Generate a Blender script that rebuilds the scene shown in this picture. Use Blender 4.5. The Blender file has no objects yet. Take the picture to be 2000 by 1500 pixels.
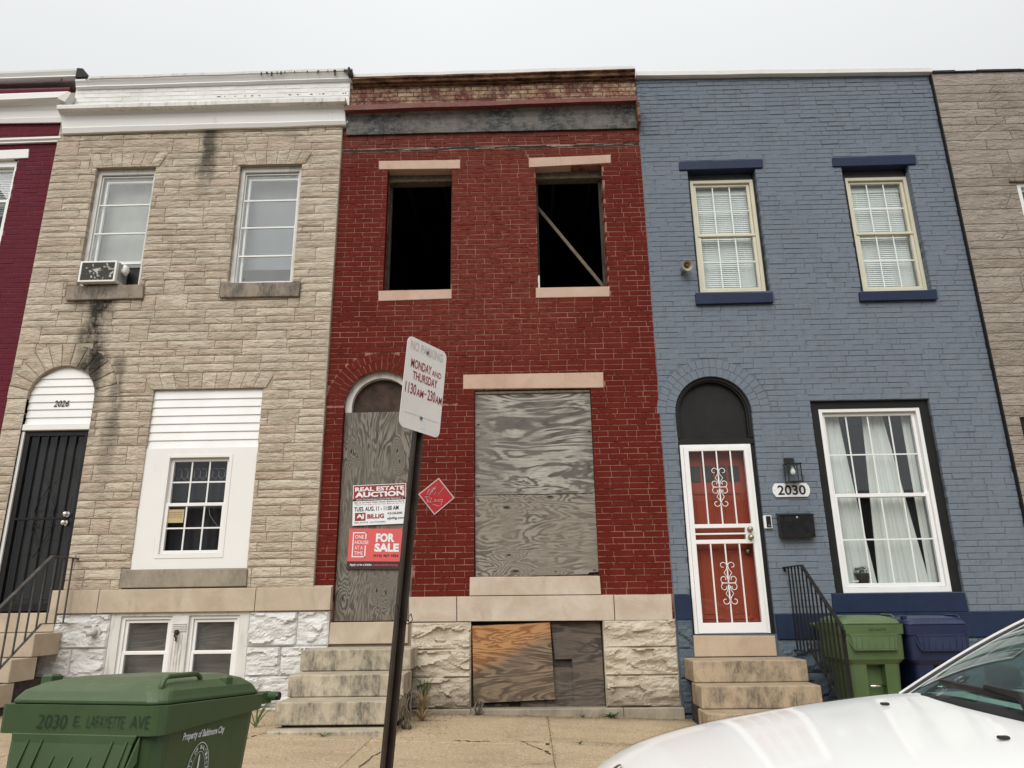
import bpy, math, random
from mathutils import Vector, Matrix, noise
from mathutils.geometry import tessellate_polygon
R = random.Random(7)
sc = bpy.context.scene
COL = sc.collection

# ------------------------------------------------------------------ camera
F, PITCH, YAW, ROLL = 1420.0, 0.292015, -0.01773456, -0.01319399
CAM = Vector((0.0, -8.0, 1.0597))
_fw = Vector((math.sin(YAW)*math.cos(PITCH), math.cos(YAW)*math.cos(PITCH), math.sin(PITCH)))
_r0 = Vector((math.cos(YAW), -math.sin(YAW), 0)); _u0 = _r0.cross(_fw)
RT = _r0*math.cos(ROLL) + _u0*math.sin(ROLL); UP = _u0*math.cos(ROLL) - _r0*math.sin(ROLL)
cd = bpy.data.cameras.new('camera'); cam = bpy.data.objects.new('camera', cd); COL.objects.link(cam)
cd.sensor_width = 36; cd.lens = F/2000*36; cd.clip_start = 0.05; cd.clip_end = 600
cam.matrix_world = Matrix(((RT.x, UP.x, -_fw.x, CAM.x), (RT.y, UP.y, -_fw.y, CAM.y), (RT.z, UP.z, -_fw.z, CAM.z), (0, 0, 0, 1)))
sc.camera = cam

def ray(px, py): return _fw + RT*((px-1000)/F) - UP*((py-750)/F)
def P(px, py, Y=0.0):
    "world point at depth Y seen at a measured spot of the survey photograph"
    d = ray(px, py); t = (Y-CAM.y)/d.y; return CAM + d*t
def PX(px, py, X):
    d = ray(px, py); t = (X-CAM.x)/d.x; return CAM + d*t

# ------------------------------------------------------------------ sky, sun
w = bpy.data.worlds.new('World'); sc.world = w; w.use_nodes = True
nt = w.node_tree; nt.nodes.clear()
SUN_EL, SUN_AZ = math.radians(42), math.radians(196)      # behind the camera, a little to the left
o_ = nt.nodes.new('ShaderNodeOutputWorld'); bg = nt.nodes.new('ShaderNodeBackground')
sky = nt.nodes.new('ShaderNodeTexSky'); sky.sky_type = 'NISHITA'; sky.sun_disc = False
sky.sun_elevation = SUN_EL; sky.sun_rotation = SUN_AZ; sky.dust_density = 6; sky.air_density = 1.0
hs = nt.nodes.new('ShaderNodeHueSaturation'); hs.inputs['Saturation'].default_value = 0.10; hs.inputs['Value'].default_value = 1.0
geo = nt.nodes.new('ShaderNodeTexCoord'); sx = nt.nodes.new('ShaderNodeSeparateXYZ')
mr = nt.nodes.new('ShaderNodeMapRange'); mr.inputs[1].default_value = 0.0; mr.inputs[2].default_value = 1.0
mr.inputs[3].default_value = 6.0; mr.inputs[4].default_value = 14.4          # overcast sky: brighter overhead
cn = nt.nodes.new('ShaderNodeTexNoise'); cn.inputs['Scale'].default_value = 2.2; cn.inputs['Detail'].default_value = 4
cm = nt.nodes.new('ShaderNodeMapRange'); cm.inputs[1].default_value = .3; cm.inputs[2].default_value = .7; cm.inputs[3].default_value = .975; cm.inputs[4].default_value = 1.02
mm = nt.nodes.new('ShaderNodeMath'); mm.operation = 'MULTIPLY'
vm = nt.nodes.new('ShaderNodeVectorMath'); vm.operation = 'SCALE'; vm.inputs[0].default_value = (.965, .985, 1.0)
mx = nt.nodes.new('ShaderNodeMix'); mx.data_type = 'RGBA'; mx.inputs[0].default_value = 0.93
L = nt.links.new
L(geo.outputs['Generated'], sx.inputs[0]); L(sx.outputs['Z'], mr.inputs[0]); L(geo.outputs['Generated'], cn.inputs['Vector'])
L(cn.outputs['Fac'], cm.inputs[0]); L(mr.outputs[0], mm.inputs[0]); L(cm.outputs[0], mm.inputs[1]); L(mm.outputs[0], vm.inputs['Scale'])
L(sky.outputs[0], hs.inputs['Color']); L(hs.outputs[0], mx.inputs[6]); L(vm.outputs[0], mx.inputs[7]); L(mx.outputs[2], bg.inputs[0])
bg.inputs[1].default_value = 0.0505
L(bg.outputs[0], o_.inputs[0])
sl = bpy.data.lights.new('sun', 'SUN'); sl.energy = 1.5; sl.angle = math.radians(50); sl.color = (1, .965, .92)
so = bpy.data.objects.new('sun', sl); COL.objects.link(so)
_sd = Vector((math.sin(SUN_AZ)*math.cos(SUN_EL), math.cos(SUN_AZ)*math.cos(SUN_EL), math.sin(SUN_EL)))
so.rotation_euler = _sd.to_track_quat('Z', 'Y').to_euler()
sc.view_settings.view_transform = 'Standard'; sc.view_settings.look = 'None'
sc.view_settings.gamma = 1; sc.view_settings.use_curve_mapping = False; sc.view_settings.exposure = 0.72
sc.cycles.max_bounces = 8; sc.cycles.transparent_max_bounces = 12; sc.cycles.use_denoising = True
sc.cycles.caustics_reflective = False; sc.cycles.caustics_refractive = False

# ------------------------------------------------------------------ materials
def srgb(r, g, b):
    f = lambda c: ((c/255+.055)/1.055)**2.4 if c > 10 else c/255/12.92
    return (f(r), f(g), f(b), 1)
def c4(c): return tuple(c)+(1,) if len(c) == 3 else tuple(c)
class Mt:
    def __init__(s, name, rough=.8, spec=.3, metal=0):
        s.m = bpy.data.materials.new(name); s.m.use_nodes = True; s.nt = s.m.node_tree
        s.b = s.nt.nodes['Principled BSDF']; s.b.inputs['Roughness'].default_value = rough
        s.b.inputs['Specular IOR Level'].default_value = spec; s.b.inputs['Metallic'].default_value = metal
        s._pos = None
    def n(s, t): return s.nt.nodes.new(t)
    def lk(s, a, b): s.nt.links.new(a, b)
    def put(s, sock, v):
        if hasattr(v, 'is_linked') or hasattr(v, 'links'): s.lk(v, sock)
        elif isinstance(v, (tuple, list)): sock.default_value = c4(v) if sock.type == 'RGBA' else v
        else: sock.default_value = v
    @property
    def pos(s):
        if s._pos is None: s._pos = s.n('ShaderNodeNewGeometry').outputs['Position']
        return s._pos
    def rnd(s):
        g = s.n('ShaderNodeNewGeometry').outputs['Random Per Island']; o = s.n('ShaderNodeObjectInfo').outputs['Random']
        return s.ma('FRACT', s.ma('ADD', g, o))
    def scaled(s, sc_, off=(0, 0, 0), rot=(0, 0, 0), src=None):
        m = s.n('ShaderNodeMapping'); s.lk(src or s.pos, m.inputs[0]); m.inputs['Scale'].default_value = sc_
        m.inputs['Location'].default_value = off; m.inputs['Rotation'].default_value = rot; return m.outputs[0]
    def noise(s, scale=5, detail=4, rough=.55, dist=0, sc3=None, vec=None, off=(0, 0, 0)):
        t = s.n('ShaderNodeTexNoise'); t.inputs['Scale'].default_value = scale; t.inputs['Detail'].default_value = detail
        t.inputs['Roughness'].default_value = rough; t.inputs['Distortion'].default_value = dist
        s.lk(vec or (s.scaled(sc3, off) if sc3 else s.scaled((1, 1, 1), off)), t.inputs['Vector']); return t.outputs['Fac']
    def vor(s, scale=5, sc3=(1, 1, 1), out='Distance', feat='F1'):
        t = s.n('ShaderNodeTexVoronoi'); t.feature = feat; t.inputs['Scale'].default_value = scale; s.lk(s.scaled(sc3), t.inputs['Vector']); return t.outputs[out]
    def ma(s, op, a, b=0.0, c=None, clamp=False):
        t = s.n('ShaderNodeMath'); t.operation = op; t.use_clamp = clamp; s.put(t.inputs[0], a); s.put(t.inputs[1], b)
        if c is not None: s.put(t.inputs[2], c)
        return t.outputs[0]
    def mr(s, v, a, b, c=0.0, d=1.0, smooth=False):
        t = s.n('ShaderNodeMapRange'); s.put(t.inputs[0], v)
        if smooth: t.interpolation_type = 'SMOOTHSTEP'
        for i, x in zip((1, 2, 3, 4), (a, b, c, d)): s.put(t.inputs[i], x)
        return t.outputs[0]
    def mix(s, f, a, b, mode='MIX'):
        t = s.n('ShaderNodeMix'); t.data_type = 'RGBA'; t.blend_type = mode
        s.put(t.inputs[0], f); s.put(t.inputs[6], a); s.put(t.inputs[7], b); return t.outputs[2]
    def xyz(s, src=None):
        t = s.n('ShaderNodeSeparateXYZ'); s.lk(src or s.pos, t.inputs[0]); return t.outputs
    def col(s, v): s.put(s.b.inputs['Base Color'], v); return s
    def rough(s, v): s.put(s.b.inputs['Roughness'], v); return s
    def bump(s, h, strength=.5, dist=.01):
        t = s.n('ShaderNodeBump'); t.inputs['Strength'].default_value = strength; t.inputs['Distance'].default_value = dist
        s.lk(h, t.inputs['Height']); s.lk(t.outputs[0], s.b.inputs['Normal']); return s

def sca(c, k): return tuple(x*k for x in c[:3])
def plain(name, c, rough=.6, spec=.4, metal=0, var=.12, nscale=6, bump=.15, bscale=80, coat=0):
    m = Mt(name, rough, spec, metal)
    n1 = m.noise(nscale, 5, .6)
    m.col(m.mix(m.mr(n1, .3, .7), sca(c, 1-var), sca(c, 1+var)))
    if bump: m.bump(m.noise(bscale, 3), bump, .002)
    m.rough(m.mr(m.noise(nscale*2.3, 3), .3, .7, max(0, rough-.08), min(1, rough+.08)))
    if coat: m.b.inputs['Coat Weight'].default_value = coat; m.b.inputs['Coat Roughness'].default_value = .09
    return m.m

def grime(m, c, k=.55, thr=(.55, .75)):
    "vertical rain streaks and blotches"
    st = m.ma('MULTIPLY', m.mr(m.noise(3, 5, .65, sc3=(6, 6, .8)), *thr), m.mr(m.noise(2, 4), .35, .65))
    return m.mix(st, c, m.mix(1.0, c, (k, k*.97, k*.92), 'MULTIPLY'))

def brick_paint(name, c1, c2, chip=None, chipthr=(.7, .78), rough=.55, worn=None, k=.25):
    m = Mt(name, rough+.15, .05)
    r = m.rnd()
    base = m.mix(m.mr(m.noise(2.2, 5, .7), .35, .65), c1, c2)
    base = m.mix(m.ma('MULTIPLY', r, k), base, m.mix(1.0, base, (1.35, 1.25, 1.2), 'MULTIPLY'))
    base = m.mix(m.mr(m.noise(24, 5, .75, sc3=(1, 1, 2.4)), .52, .70, 0, .55), base, m.mix(1.0, base, (.62, .55, .55), 'MULTIPLY'))
    if chip: base = m.mix(m.mr(m.noise(45, 4, .7), *chipthr), base, chip)
    m.col(base); m.bump(m.ma('ADD', m.noise(60, 5, .7), m.ma('MULTIPLY', m.noise(14, 3), .8)), .45, .004)
    m.rough(m.mr(m.noise(12, 4), .3, .7, rough+.05, rough+.3)); return m

RED1, RED2 = (.096, .0130, .0090), (.124, .0180, .0125)
m_red = brick_paint('red_brick_paint', RED1, RED2, chip=(.20, .055, .04), chipthr=(.66, .74))
z_ = m_red.xyz()
_b = m_red.b.inputs['Base Color'].links[0].from_socket
up = m_red.mr(m_red.ma('ADD', z_[2], m_red.ma('MULTIPLY', m_red.noise(1.6, 4), .9)), 6.7, 7.15)
mid = m_red.ma('MULTIPLY', m_red.mr(m_red.ma('ABSOLUTE', m_red.ma('SUBTRACT', z_[0], -.35)), 1.6, .5), m_red.mr(z_[2], 3.3, 4.2))
mid = m_red.ma('MULTIPLY', mid, m_red.mr(m_red.noise(11, 6, .8, sc3=(1, 1, 2.2)), .42, .56))
_b = m_red.mix(m_red.ma('MULTIPLY', mid, .75), _b, (.165, .042, .029))
m_red.col(m_red.mix(up, _b, m_red.mix(m_red.mr(m_red.noise(9, 5, .7), .35, .65), (.10, .022, .017), (.15, .040, .029))))
m_red = m_red.m
mt = Mt('red_mortar', .8)
wear = mt.mr(mt.ma('ADD', mt.noise(5, 5, .7), mt.ma('MULTIPLY', mt.noise(40, 3), .25)), .52, .64)
mt.col(mt.mix(mt.mr(mt.xyz()[2], .884, .880), mt.mix(wear, (.085, .0105, .0075), (.28, .135, .095)), (.27, .22, .165))); mt.bump(mt.noise(90, 3), .5, .003); m_redmort = mt.m

mt = Mt('worn_parapet_brick', .85)
wp = mt.mr(mt.ma('ADD', mt.noise(3.2, 5, .7), mt.ma('MULTIPLY', mt.noise(26, 5, .8), .6)), .70, .90)
mt.col(mt.mix(wp, mt.mix(mt.rnd(), (.085, .022, .020), (.15, .038, .033)), mt.mix(mt.mr(mt.noise(15, 5, .8), .35, .65), (.20, .10, .055), (.50, .39, .25))))
mt.bump(mt.noise(40, 5, .7), .6, .005); m_parapet = mt.m
mt = Mt('rusty_moulding', .8)
mt.col(mt.mix(mt.mr(mt.noise(5, 6, .75, sc3=(1, 1, 3)), .42, .62), (.055, .020, .012), mt.mix(mt.noise(20, 3), (.20, .07, .035), (.36, .25, .14))))
mt.bump(mt.noise(40, 5), .5, .004); m_rust = mt.m
mt = Mt('bare_zinc_cove', .6, .4)
g1 = mt.mr(mt.noise(14, 8, .85, sc3=(1, 1, 1.6)), .47, .56)
g2 = mt.mr(mt.ma('ADD', mt.noise(1.7, 4, .6), mt.ma('MULTIPLY', mt.noise(9, 4), .3)), .60, .78)
g3 = mt.mr(mt.noise(5, 6, .7, sc3=(1, 1, 5), off=(3, 1, 7)), .58, .7)
cc = mt.mix(g1, (.022, .026, .026), (.13, .12, .105)); cc = mt.mix(mt.ma('MULTIPLY', g2, .8), cc, (.17, .15, .13)); cc = mt.mix(mt.ma('MULTIPLY', g3, .6), cc, (.20, .21, .22))
mt.col(cc); mt.bump(mt.noise(60, 5), .3, .003); m_zinc = mt.m

m_blue = brick_paint('slate_blue_brick_paint', (.156, .184, .220), (.170, .200, .238), k=.10, rough=.5)
_b = m_blue.b.inputs['Base Color'].links[0].from_socket
p_ = m_blue.xyz()
dk = m_blue.ma('MULTIPLY', m_blue.mr(p_[0], 1.95, 1.6), m_blue.mr(p_[2], 6.0, 7.0)); dk = m_blue.ma('MULTIPLY', dk, m_blue.mr(m_blue.noise(9, 5, .8, sc3=(1, 1, 4)), .52, .6))
m_blue.col(m_blue.mix(dk, grime(m_blue, _b, .80, (.50, .72)), (.06, .075, .10))); m_blue = m_blue.m
m_bluemort = plain('slate_blue_mortar_paint', (.098, .122, .155), .6, bscale=60, bump=.4)
m_blueflush = plain('slate_blue_flush_joint', (.145, .177, .219), .55, bscale=60, bump=.3)
m_maroon = brick_paint('maroon_brick_paint', (.112, .018, .029), (.125, .021, .033), k=.10, rough=.5).m
m_maroonmort = plain('maroon_joint_paint', (.085, .014, .022), .6)
mt = Mt('white_brick_paint', .6)
cb = mt.mix(mt.mr(mt.noise(3, 5), .4, .7), (.78, .77, .74), (.66, .65, .61)); cb = grime(mt, cb, .6, (.62, .72))
cb = mt.mix(mt.mr(mt.noise(13, 6, .8, sc3=(1, 1, 3)), .66, .69), cb, (.07, .07, .07)); mt.col(cb); mt.bump(mt.noise(60, 4), .4, .003); m_wbrick = mt.m
m_wmort = plain('white_joint_paint', (.68, .67, .64), .7)

def formstone(name, ca, cb, cc, stain=False):
    m = Mt(name, .92, .15)
    r = m.rnd()
    base = m.mix(m.mr(r, .1, .9), ca, cb)
    base = m.mix(m.mr(m.ma('FRACT', m.ma('MULTIPLY', r, 7.3)), .72, .95, 0, .6), base, cc)
    base = m.mix(m.mr(m.noise(7, 6, .7, sc3=(1, 1, 2.2)), .40, .66, 0, .6), base, m.mix(1.0, base, (.66, .63, .6), 'MULTIPLY'))
    base = m.mix(m.mr(m.noise(150, 2, .8), .55, .75, 0, .5), base, m.mix(1.0, base, (1.35, 1.32, 1.28), 'MULTIPLY'))
    base = m.mix(m.mr(m.noise(1.1, 5, .7, sc3=(1, 1, .5), off=(4, 0, 2)), .50, .75, 0, .55), base, m.mix(1.0, base, (.62, .61, .58), 'MULTIPLY'))
    if stain:
        x, y, z = m.xyz()
        wob = m.ma('MULTIPLY', m.ma('SUBTRACT', m.noise(2.5, 3), .5), .35)
        nz = m.mr(m.noise(7, 5, .75, sc3=(1, 1, .4)), .25, .50)
        def streak(xc, wd, ztop, zdark, zbot, k):
            dx = m.ma('ABSOLUTE', m.ma('ADD', m.ma('SUBTRACT', x, xc), wob))
            a = m.mr(dx, wd, wd*.25, smooth=True)
            b = m.ma('MULTIPLY', m.mr(z, ztop+.02, ztop-.06), m.mr(z, zbot, zdark, smooth=True))
            return m.ma('MULTIPLY', m.ma('MULTIPLY', m.ma('MULTIPLY', a, b), nz), k, clamp=True)
        s_ = m.ma('MAXIMUM', streak(-5.06, .24, 4.68, 3.9, 2.5, .96), streak(-3.98, .16, 7.1, 6.6, 5.8, .8))
        s_ = m.ma('MAXIMUM', s_, streak(-4.72, .13, 3.9, 3.1, 1.9, .55))
        s_ = m.ma('MAXIMUM', s_, streak(-5.2, .35, 4.75, 4.62, 4.35, .75))
        s_ = m.ma('MAXIMUM', s_, m.ma('MULTIPLY', m.mr(z, 6.7, 6.95), m.mr(m.noise(1.3, 4), .5, .62, 0, .45)))
        base = m.mix(s_, base, (.022, .020, .017))
    m.col(base)
    ch = m.noise(6, 6, .66, dist=2.2, sc3=(1, 1, 2.2)); fine = m.noise(110, 3, .7)
    cut = m.mr(m.noise(4.6, 3, .5, dist=1.0, sc3=(1, 1, 4.2), off=(3, 2, 5)), .50, .555); cut2 = m.mr(m.noise(7, 3, .5, dist=.8, sc3=(1, 1, 3.6), off=(8, 1, 3)), .56, .60)
    m.bump(m.ma('ADD', m.ma('ADD', m.ma('MULTIPLY', ch, .8), m.ma('MULTIPLY', fine, .12)), m.ma('ADD', m.ma('MULTIPLY', cut, .32), m.ma('MULTIPLY', cut2, .22))), .9, .020); return m.m
m_form = formstone('tan_formstone', (.495, .42, .325), (.59, .515, .41), (.52, .40, .31), True)
m_formmort = Mt('tan_formstone_joint', .95); m_formmort.col(m_formmort.mix(m_formmort.mr(m_formmort.xyz()[2], 1.012, 1.008), (.36, .30, .225), (.56, .55, .52))); m_formmort.bump(m_formmort.noise(60), .5, .003); m_formmort = m_formmort.m
m_grey = formstone('grey_formstone', (.31, .27, .225), (.37, .325, .275), (.28, .235, .19))
m_greymort = plain('grey_formstone_joint', (.12, .10, .08), .95)

def limestone(name, ca, cb, dark=0.0, scale=1.0):
    m = Mt(name, .75, .3)
    base = m.mix(m.mr(m.noise(2.4, 6, .65, dist=.6), .35, .68), ca, cb)
    base = m.mix(m.mr(m.noise(7, 5, .7, sc3=(1, 1, .4), off=(2, 2, 2)), .55, .75, 0, .45), base, sca(ca, .68))
    base = m.mix(m.mr(m.noise(170, 2, .7), .55, .72, 0, .25), base, sca(ca, .6))
    if dark:
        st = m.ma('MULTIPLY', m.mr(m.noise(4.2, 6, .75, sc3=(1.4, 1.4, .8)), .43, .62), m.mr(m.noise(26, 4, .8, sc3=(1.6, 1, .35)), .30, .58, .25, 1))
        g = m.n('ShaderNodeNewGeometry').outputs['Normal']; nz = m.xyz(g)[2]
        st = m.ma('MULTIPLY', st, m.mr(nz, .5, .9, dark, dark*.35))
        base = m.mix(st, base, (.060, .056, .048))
    m.col(base); m.bump(m.ma('ADD', m.noise(45, 5, .7), m.noise(9, 3)), .35, .005); return m.m
m_belt = limestone('pale_limestone', (.42, .34, .25), (.54, .455, .35))
m_belt2 = limestone('pinkish_limestone', (.45, .355, .27), (.57, .495, .41))
m_lintel = limestone('pink_sandstone', (.47, .315, .235), (.56, .41, .32))
m_sill = limestone('sooty_stone', (.25, .205, .16), (.34, .28, .215), .9)
m_step = limestone('worn_step_stone', (.40, .345, .255), (.52, .455, .345), .9)
m_stepblue = limestone('warm_step_stone', (.38, .29, .195), (.46, .365, .25), .80)
m_thresh = limestone('clean_threshold_stone', (.44, .325, .225), (.52, .41, .30))

def rock(name, ca, cb, dirt, lo=.2):
    m = Mt(name, .85, .25)
    x, y, z = m.xyz()
    base = m.mix(m.mr(m.noise(6, 6, .7), .35, .65), ca, cb)
    base = m.mix(m.mr(m.noise(38, 5, .75), .52, .7, 0, .5), base, sca(ca, .72))
    low = m.ma('MULTIPLY', m.mr(z, lo+.12, lo-.12), m.mr(m.noise(4, 5, .7), .3, .6, .35, 1))
    base = m.mix(m.ma('MULTIPLY', low, .75), base, dirt)
    m.col(base); m.bump(m.ma('ADD', m.noise(22, 7, .78), m.ma('MULTIPLY', m.noise(90, 3), .35)), 1.0, .022); return m.m
m_rockw = rock('white_painted_rock', (.80, .79, .77), (.73, .72, .69), (.40, .36, .30), -.04)
m_rock = rock('natural_rock_face', (.56, .485, .38), (.66, .585, .47), (.23, .185, .135), .22)
m_rockb = rock('slate_blue_painted_rock', (.10, .135, .17), (.125, .165, .205), (.05, .065, .08), .2)
m_ledge = limestone('grey_plinth_stone', (.27, .235, .18), (.36, .31, .235), .4)

def ply(name, horiz, light, mid, dark, freq=11, orange=False, seed=0., knots=()):
    m = Mt(name, .85, .2)
    sc3 = (.75, 1, 3.4) if horiz else (3.4, 1, .75)
    v = m.scaled(sc3, (seed, seed*.7, seed*1.3))
    n = m.noise(1.15, 4, .5, dist=.9, vec=v)
    x, y, z = m.xyz()
    kn = None
    for (kx, kz, kr) in knots:
        ax, az = (1.0, 2.6) if horiz else (2.6, 1.0)
        d = m.ma('SQRT', m.ma('ADD', m.ma('POWER', m.ma('MULTIPLY', m.ma('SUBTRACT', x, kx), ax), 2.0), m.ma('POWER', m.ma('MULTIPLY', m.ma('SUBTRACT', z, kz), az), 2.0)))
        g = m.mr(d, 0, kr*2.6, .26, 0, smooth=True); n = m.ma('ADD', n, g)
        kk = m.mr(d, kr*.34, kr*.20); kn = kk if kn is None else m.ma('MAXIMUM', kn, kk)
    ring = m.ma('FRACT', m.ma('MULTIPLY', n, freq))
    ring = m.ma('ABSOLUTE', m.ma('SUBTRACT', m.ma('MULTIPLY', ring, 2.0), 1.0))
    fib = m.noise(20, 5, .75, sc3=((.35, 1, 9) if horiz else (9, 1, .35)))
    c = m.mix(m.mr(ring, .25, .8, smooth=True), light, dark)
    c = m.mix(m.mr(m.noise(2.1, 5, .65, off=(seed, 5, 1)), .38, .68), c, mid)
    c = m.mix(m.mr(fib, .45, .7, 0, .65), c, sca(dark, .62))
    c = m.mix(m.mr(m.noise(6, 5, .8, sc3=(1, 1, 2), off=(seed, 1, 9)), .66, .78, 0, .8), c, sca(dark, .45))
    if kn: c = m.mix(kn, c, sca(dark, .3))
    if orange:
        msk = m.mr(m.ma('ADD', m.ma('SUBTRACT', z, m.ma('MULTIPLY', x, .42)), m.ma('MULTIPLY', m.noise(3, 5, .7), .16)), orange-.10, orange+.12, smooth=True)
        oc = m.mix(m.mr(ring, .3, .8, smooth=True), (.42, .225, .10), (.24, .11, .045)); c = m.mix(msk, c, oc)
    m.col(c); m.bump(m.ma('ADD', ring, m.ma('MULTIPLY', fib, 1.2)), .5, .003); return m.m
m_plyd = ply('weathered_plywood_upright', False, (.26, .235, .20), (.175, .155, .128), (.080, .070, .058), 17, seed=3,
             knots=((-1.97, 2.72, .09), (-1.90, 2.66, .06), (-1.45, 2.72, .08), (-1.42, 2.60, .07), (-1.98, 1.12, .09), (-1.62, 1.2, .08), (-1.52, 1.18, .08)))
m_plyw = ply('weathered_plywood_flat', True, (.43, .40, .35), (.21, .195, .17), (.10, .092, .082), 9, seed=11)
m_plyw2 = ply('weathered_plywood_knotty', True, (.33, .295, .25), (.24, .21, .17), (.12, .105, .09), 13, seed=27,
              knots=((-.22, 2.06, .14), (-.13, 2.2, .08), (.26, 2.17, .12), (-.2, 1.55, .09), (-.13, 1.38, .13), (.3, 1.37, .06)))
m_plyo = ply('half_weathered_plywood', True, (.25, .185, .125), (.17, .13, .095), (.085, .062, .046), 13, orange=.72, seed=5)
m_plyk = ply('dark_wet_plywood', True, (.155, .125, .10), (.115, .095, .08), (.06, .05, .043), 9, seed=19)
m_darkwood = plain('charred_wood', (.06, .048, .038), .9, nscale=12, var=.4, bump=.5)
m_oldwood = plain('old_grey_wood', (.14, .115, .085), .9, nscale=20, var=.35, bump=.5)
m_beam = plain('pale_brace_wood', (.17, .135, .10), .85, nscale=14, var=.2)
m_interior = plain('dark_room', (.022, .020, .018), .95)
m_room = plain('dim_room_plaster', (.30, .29, .27), .9)

mt = Mt('white_paint', .5, .4); cb = mt.mix(mt.noise(2, 4), (.80, .79, .765), (.73, .72, .69)); cb = grime(mt, cb, .72, (.6, .8)); mt.col(cb); mt.bump(mt.noise(70, 3), .2, .002); m_white = mt.m
mt = Mt('weathered_white_paint', .6, .35); cb = mt.mix(mt.noise(3, 5), (.74, .73, .70), (.56, .54, .50)); cb = grime(mt, cb, .5, (.48, .68))
cb = mt.mix(mt.mr(mt.noise(19, 6, .8), .66, .70), cb, (.10, .095, .085)); mt.col(cb); mt.bump(mt.noise(50, 4), .35, .003); m_oldwhite = mt.m
m_coping = plain('white_coping_metal', (.68, .67, .64), .55, var=.06)
m_vinyl = plain('white_vinyl', (.78, .775, .755), .4, var=.05, bump=.06, nscale=2)
m_cream = plain('cream_vinyl', (.62, .585, .45), .4, var=.05, bump=.05)
m_white2 = plain('bright_white_frame', (.80, .80, .79), .35, var=.03, bump=.05)
m_muntin = plain('white_muntin', (.74, .77, .74), .4, var=.02, bump=0)
m_blacktrim = plain('black_trim_paint', (.015, .015, .014), .5, .2, var=.2)
m_greypanel = plain('dark_grey_panel', (.07, .07, .066), .5)
m_navy = plain('navy_paint', (.016, .026, .060), .5, .2, var=.1, bump=.2, bscale=30)
m_iron = plain('black_iron', (.011, .0105, .010), .5, .25, var=.4, nscale=20, bump=.3)
m_ironworn = plain('worn_black_iron', (.055, .050, .045), .5, .5, var=.5, nscale=14)
m_post = plain('brown_sign_post_steel', (.040, .026, .018), .5, .5, var=.35, nscale=10)
m_reddoor = plain('orange_red_door_paint', (.44, .085, .042), .4, var=.06, bump=.05)
m_brass = plain('tarnished_brass', (.42, .35, .22), .35, .5, .85, var=.2, nscale=30)
m_chrome = plain('chrome', (.72, .71, .69), .18, .5, 1, var=.05)
m_galv = plain('bolt_steel', (.20, .19, .18), .45, .5, .6)
m_bulb = plain('frosted_bulb', (.8, .8, .78), .4, var=.01, bump=0)
m_black = plain('black_enamel', (.012, .012, .013), .28, .5, var=.2, bump=.05)
m_tar = plain('tar_flashing', (.02, .019, .018), .8, var=.3, nscale=20)
m_curtain = plain('white_curtain', (.72, .75, .72), .9, var=.04, bump=0)
m_blind = plain('white_blind', (.78, .815, .795), .6, var=.03, bump=0)
m_sheet = plain('pale_window_sheet', (.30, .32, .295), .9, var=.22, nscale=3, bump=0)
m_darkcurtain = plain('dark_curtain', (.022, .020, .026), .95, var=.3, nscale=5)
m_doordark = plain('dark_door_paint', (.028, .028, .027), .6, .2, var=.15)
m_card = plain('yellowed_card', (.48, .38, .20), .8)
m_ink = plain('black_ink', (.012, .012, .012), .6, bump=0)
m_redink = plain('sign_red_ink', (.30, .018, .030), .5, bump=0, var=.25, nscale=60)
m_ghost = plain('faded_red_ink', (.60, .53, .50), .6, bump=0)
m_signred = plain('poster_dark_red', (.26, .025, .022), .5, bump=0, var=.03)
m_coral = plain('poster_coral', (.62, .10, .095), .5, bump=0, var=.03)
m_posterw = plain('poster_white', (.74, .75, .76), .45, bump=0, var=.02)
m_posterg = plain('poster_grey_ink', (.16, .13, .13), .6, bump=0)
m_posterk = plain('poster_dark_strip', (.045, .018, .016), .5, bump=0)
m_diamond = plain('diamond_sign_red', (.36, .008, .014), .35, bump=0, var=.05)
m_dborder = plain('diamond_sign_border', (.45, .36, .34), .4, bump=0)
mt = Mt('worn_white_sign_face', .42, .4); cb = mt.mix(mt.mr(mt.noise(5, 5), .35, .65), (.83, .79, .75), (.77, .72, .68))
cb = mt.mix(mt.mr(mt.noise(60, 4, .8, sc3=(3, 3, .3)), .64, .75, 0, .35), cb, (.45, .38, .34)); mt.col(cb); m_signface = mt.m
m_rubber = plain('black_rubber', (.013, .013, .013), .8)
m_carp = plain('white_car_paint', (.88, .88, .86), .5, .5, var=.004, bump=0, coat=.65); m_carp.node_tree.nodes['Principled BSDF'].inputs['Roughness'].links and m_carp.node_tree.links.remove(m_carp.node_tree.nodes['Principled BSDF'].inputs['Roughness'].links[0])
m_carblack = plain('black_car_plastic', (.012, .012, .013), .5)
m_carint = plain('grey_car_interior', (.10, .10, .10), .9)
m_lamp = plain('headlight_lens', (.5, .5, .5), .1, .6)

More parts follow.
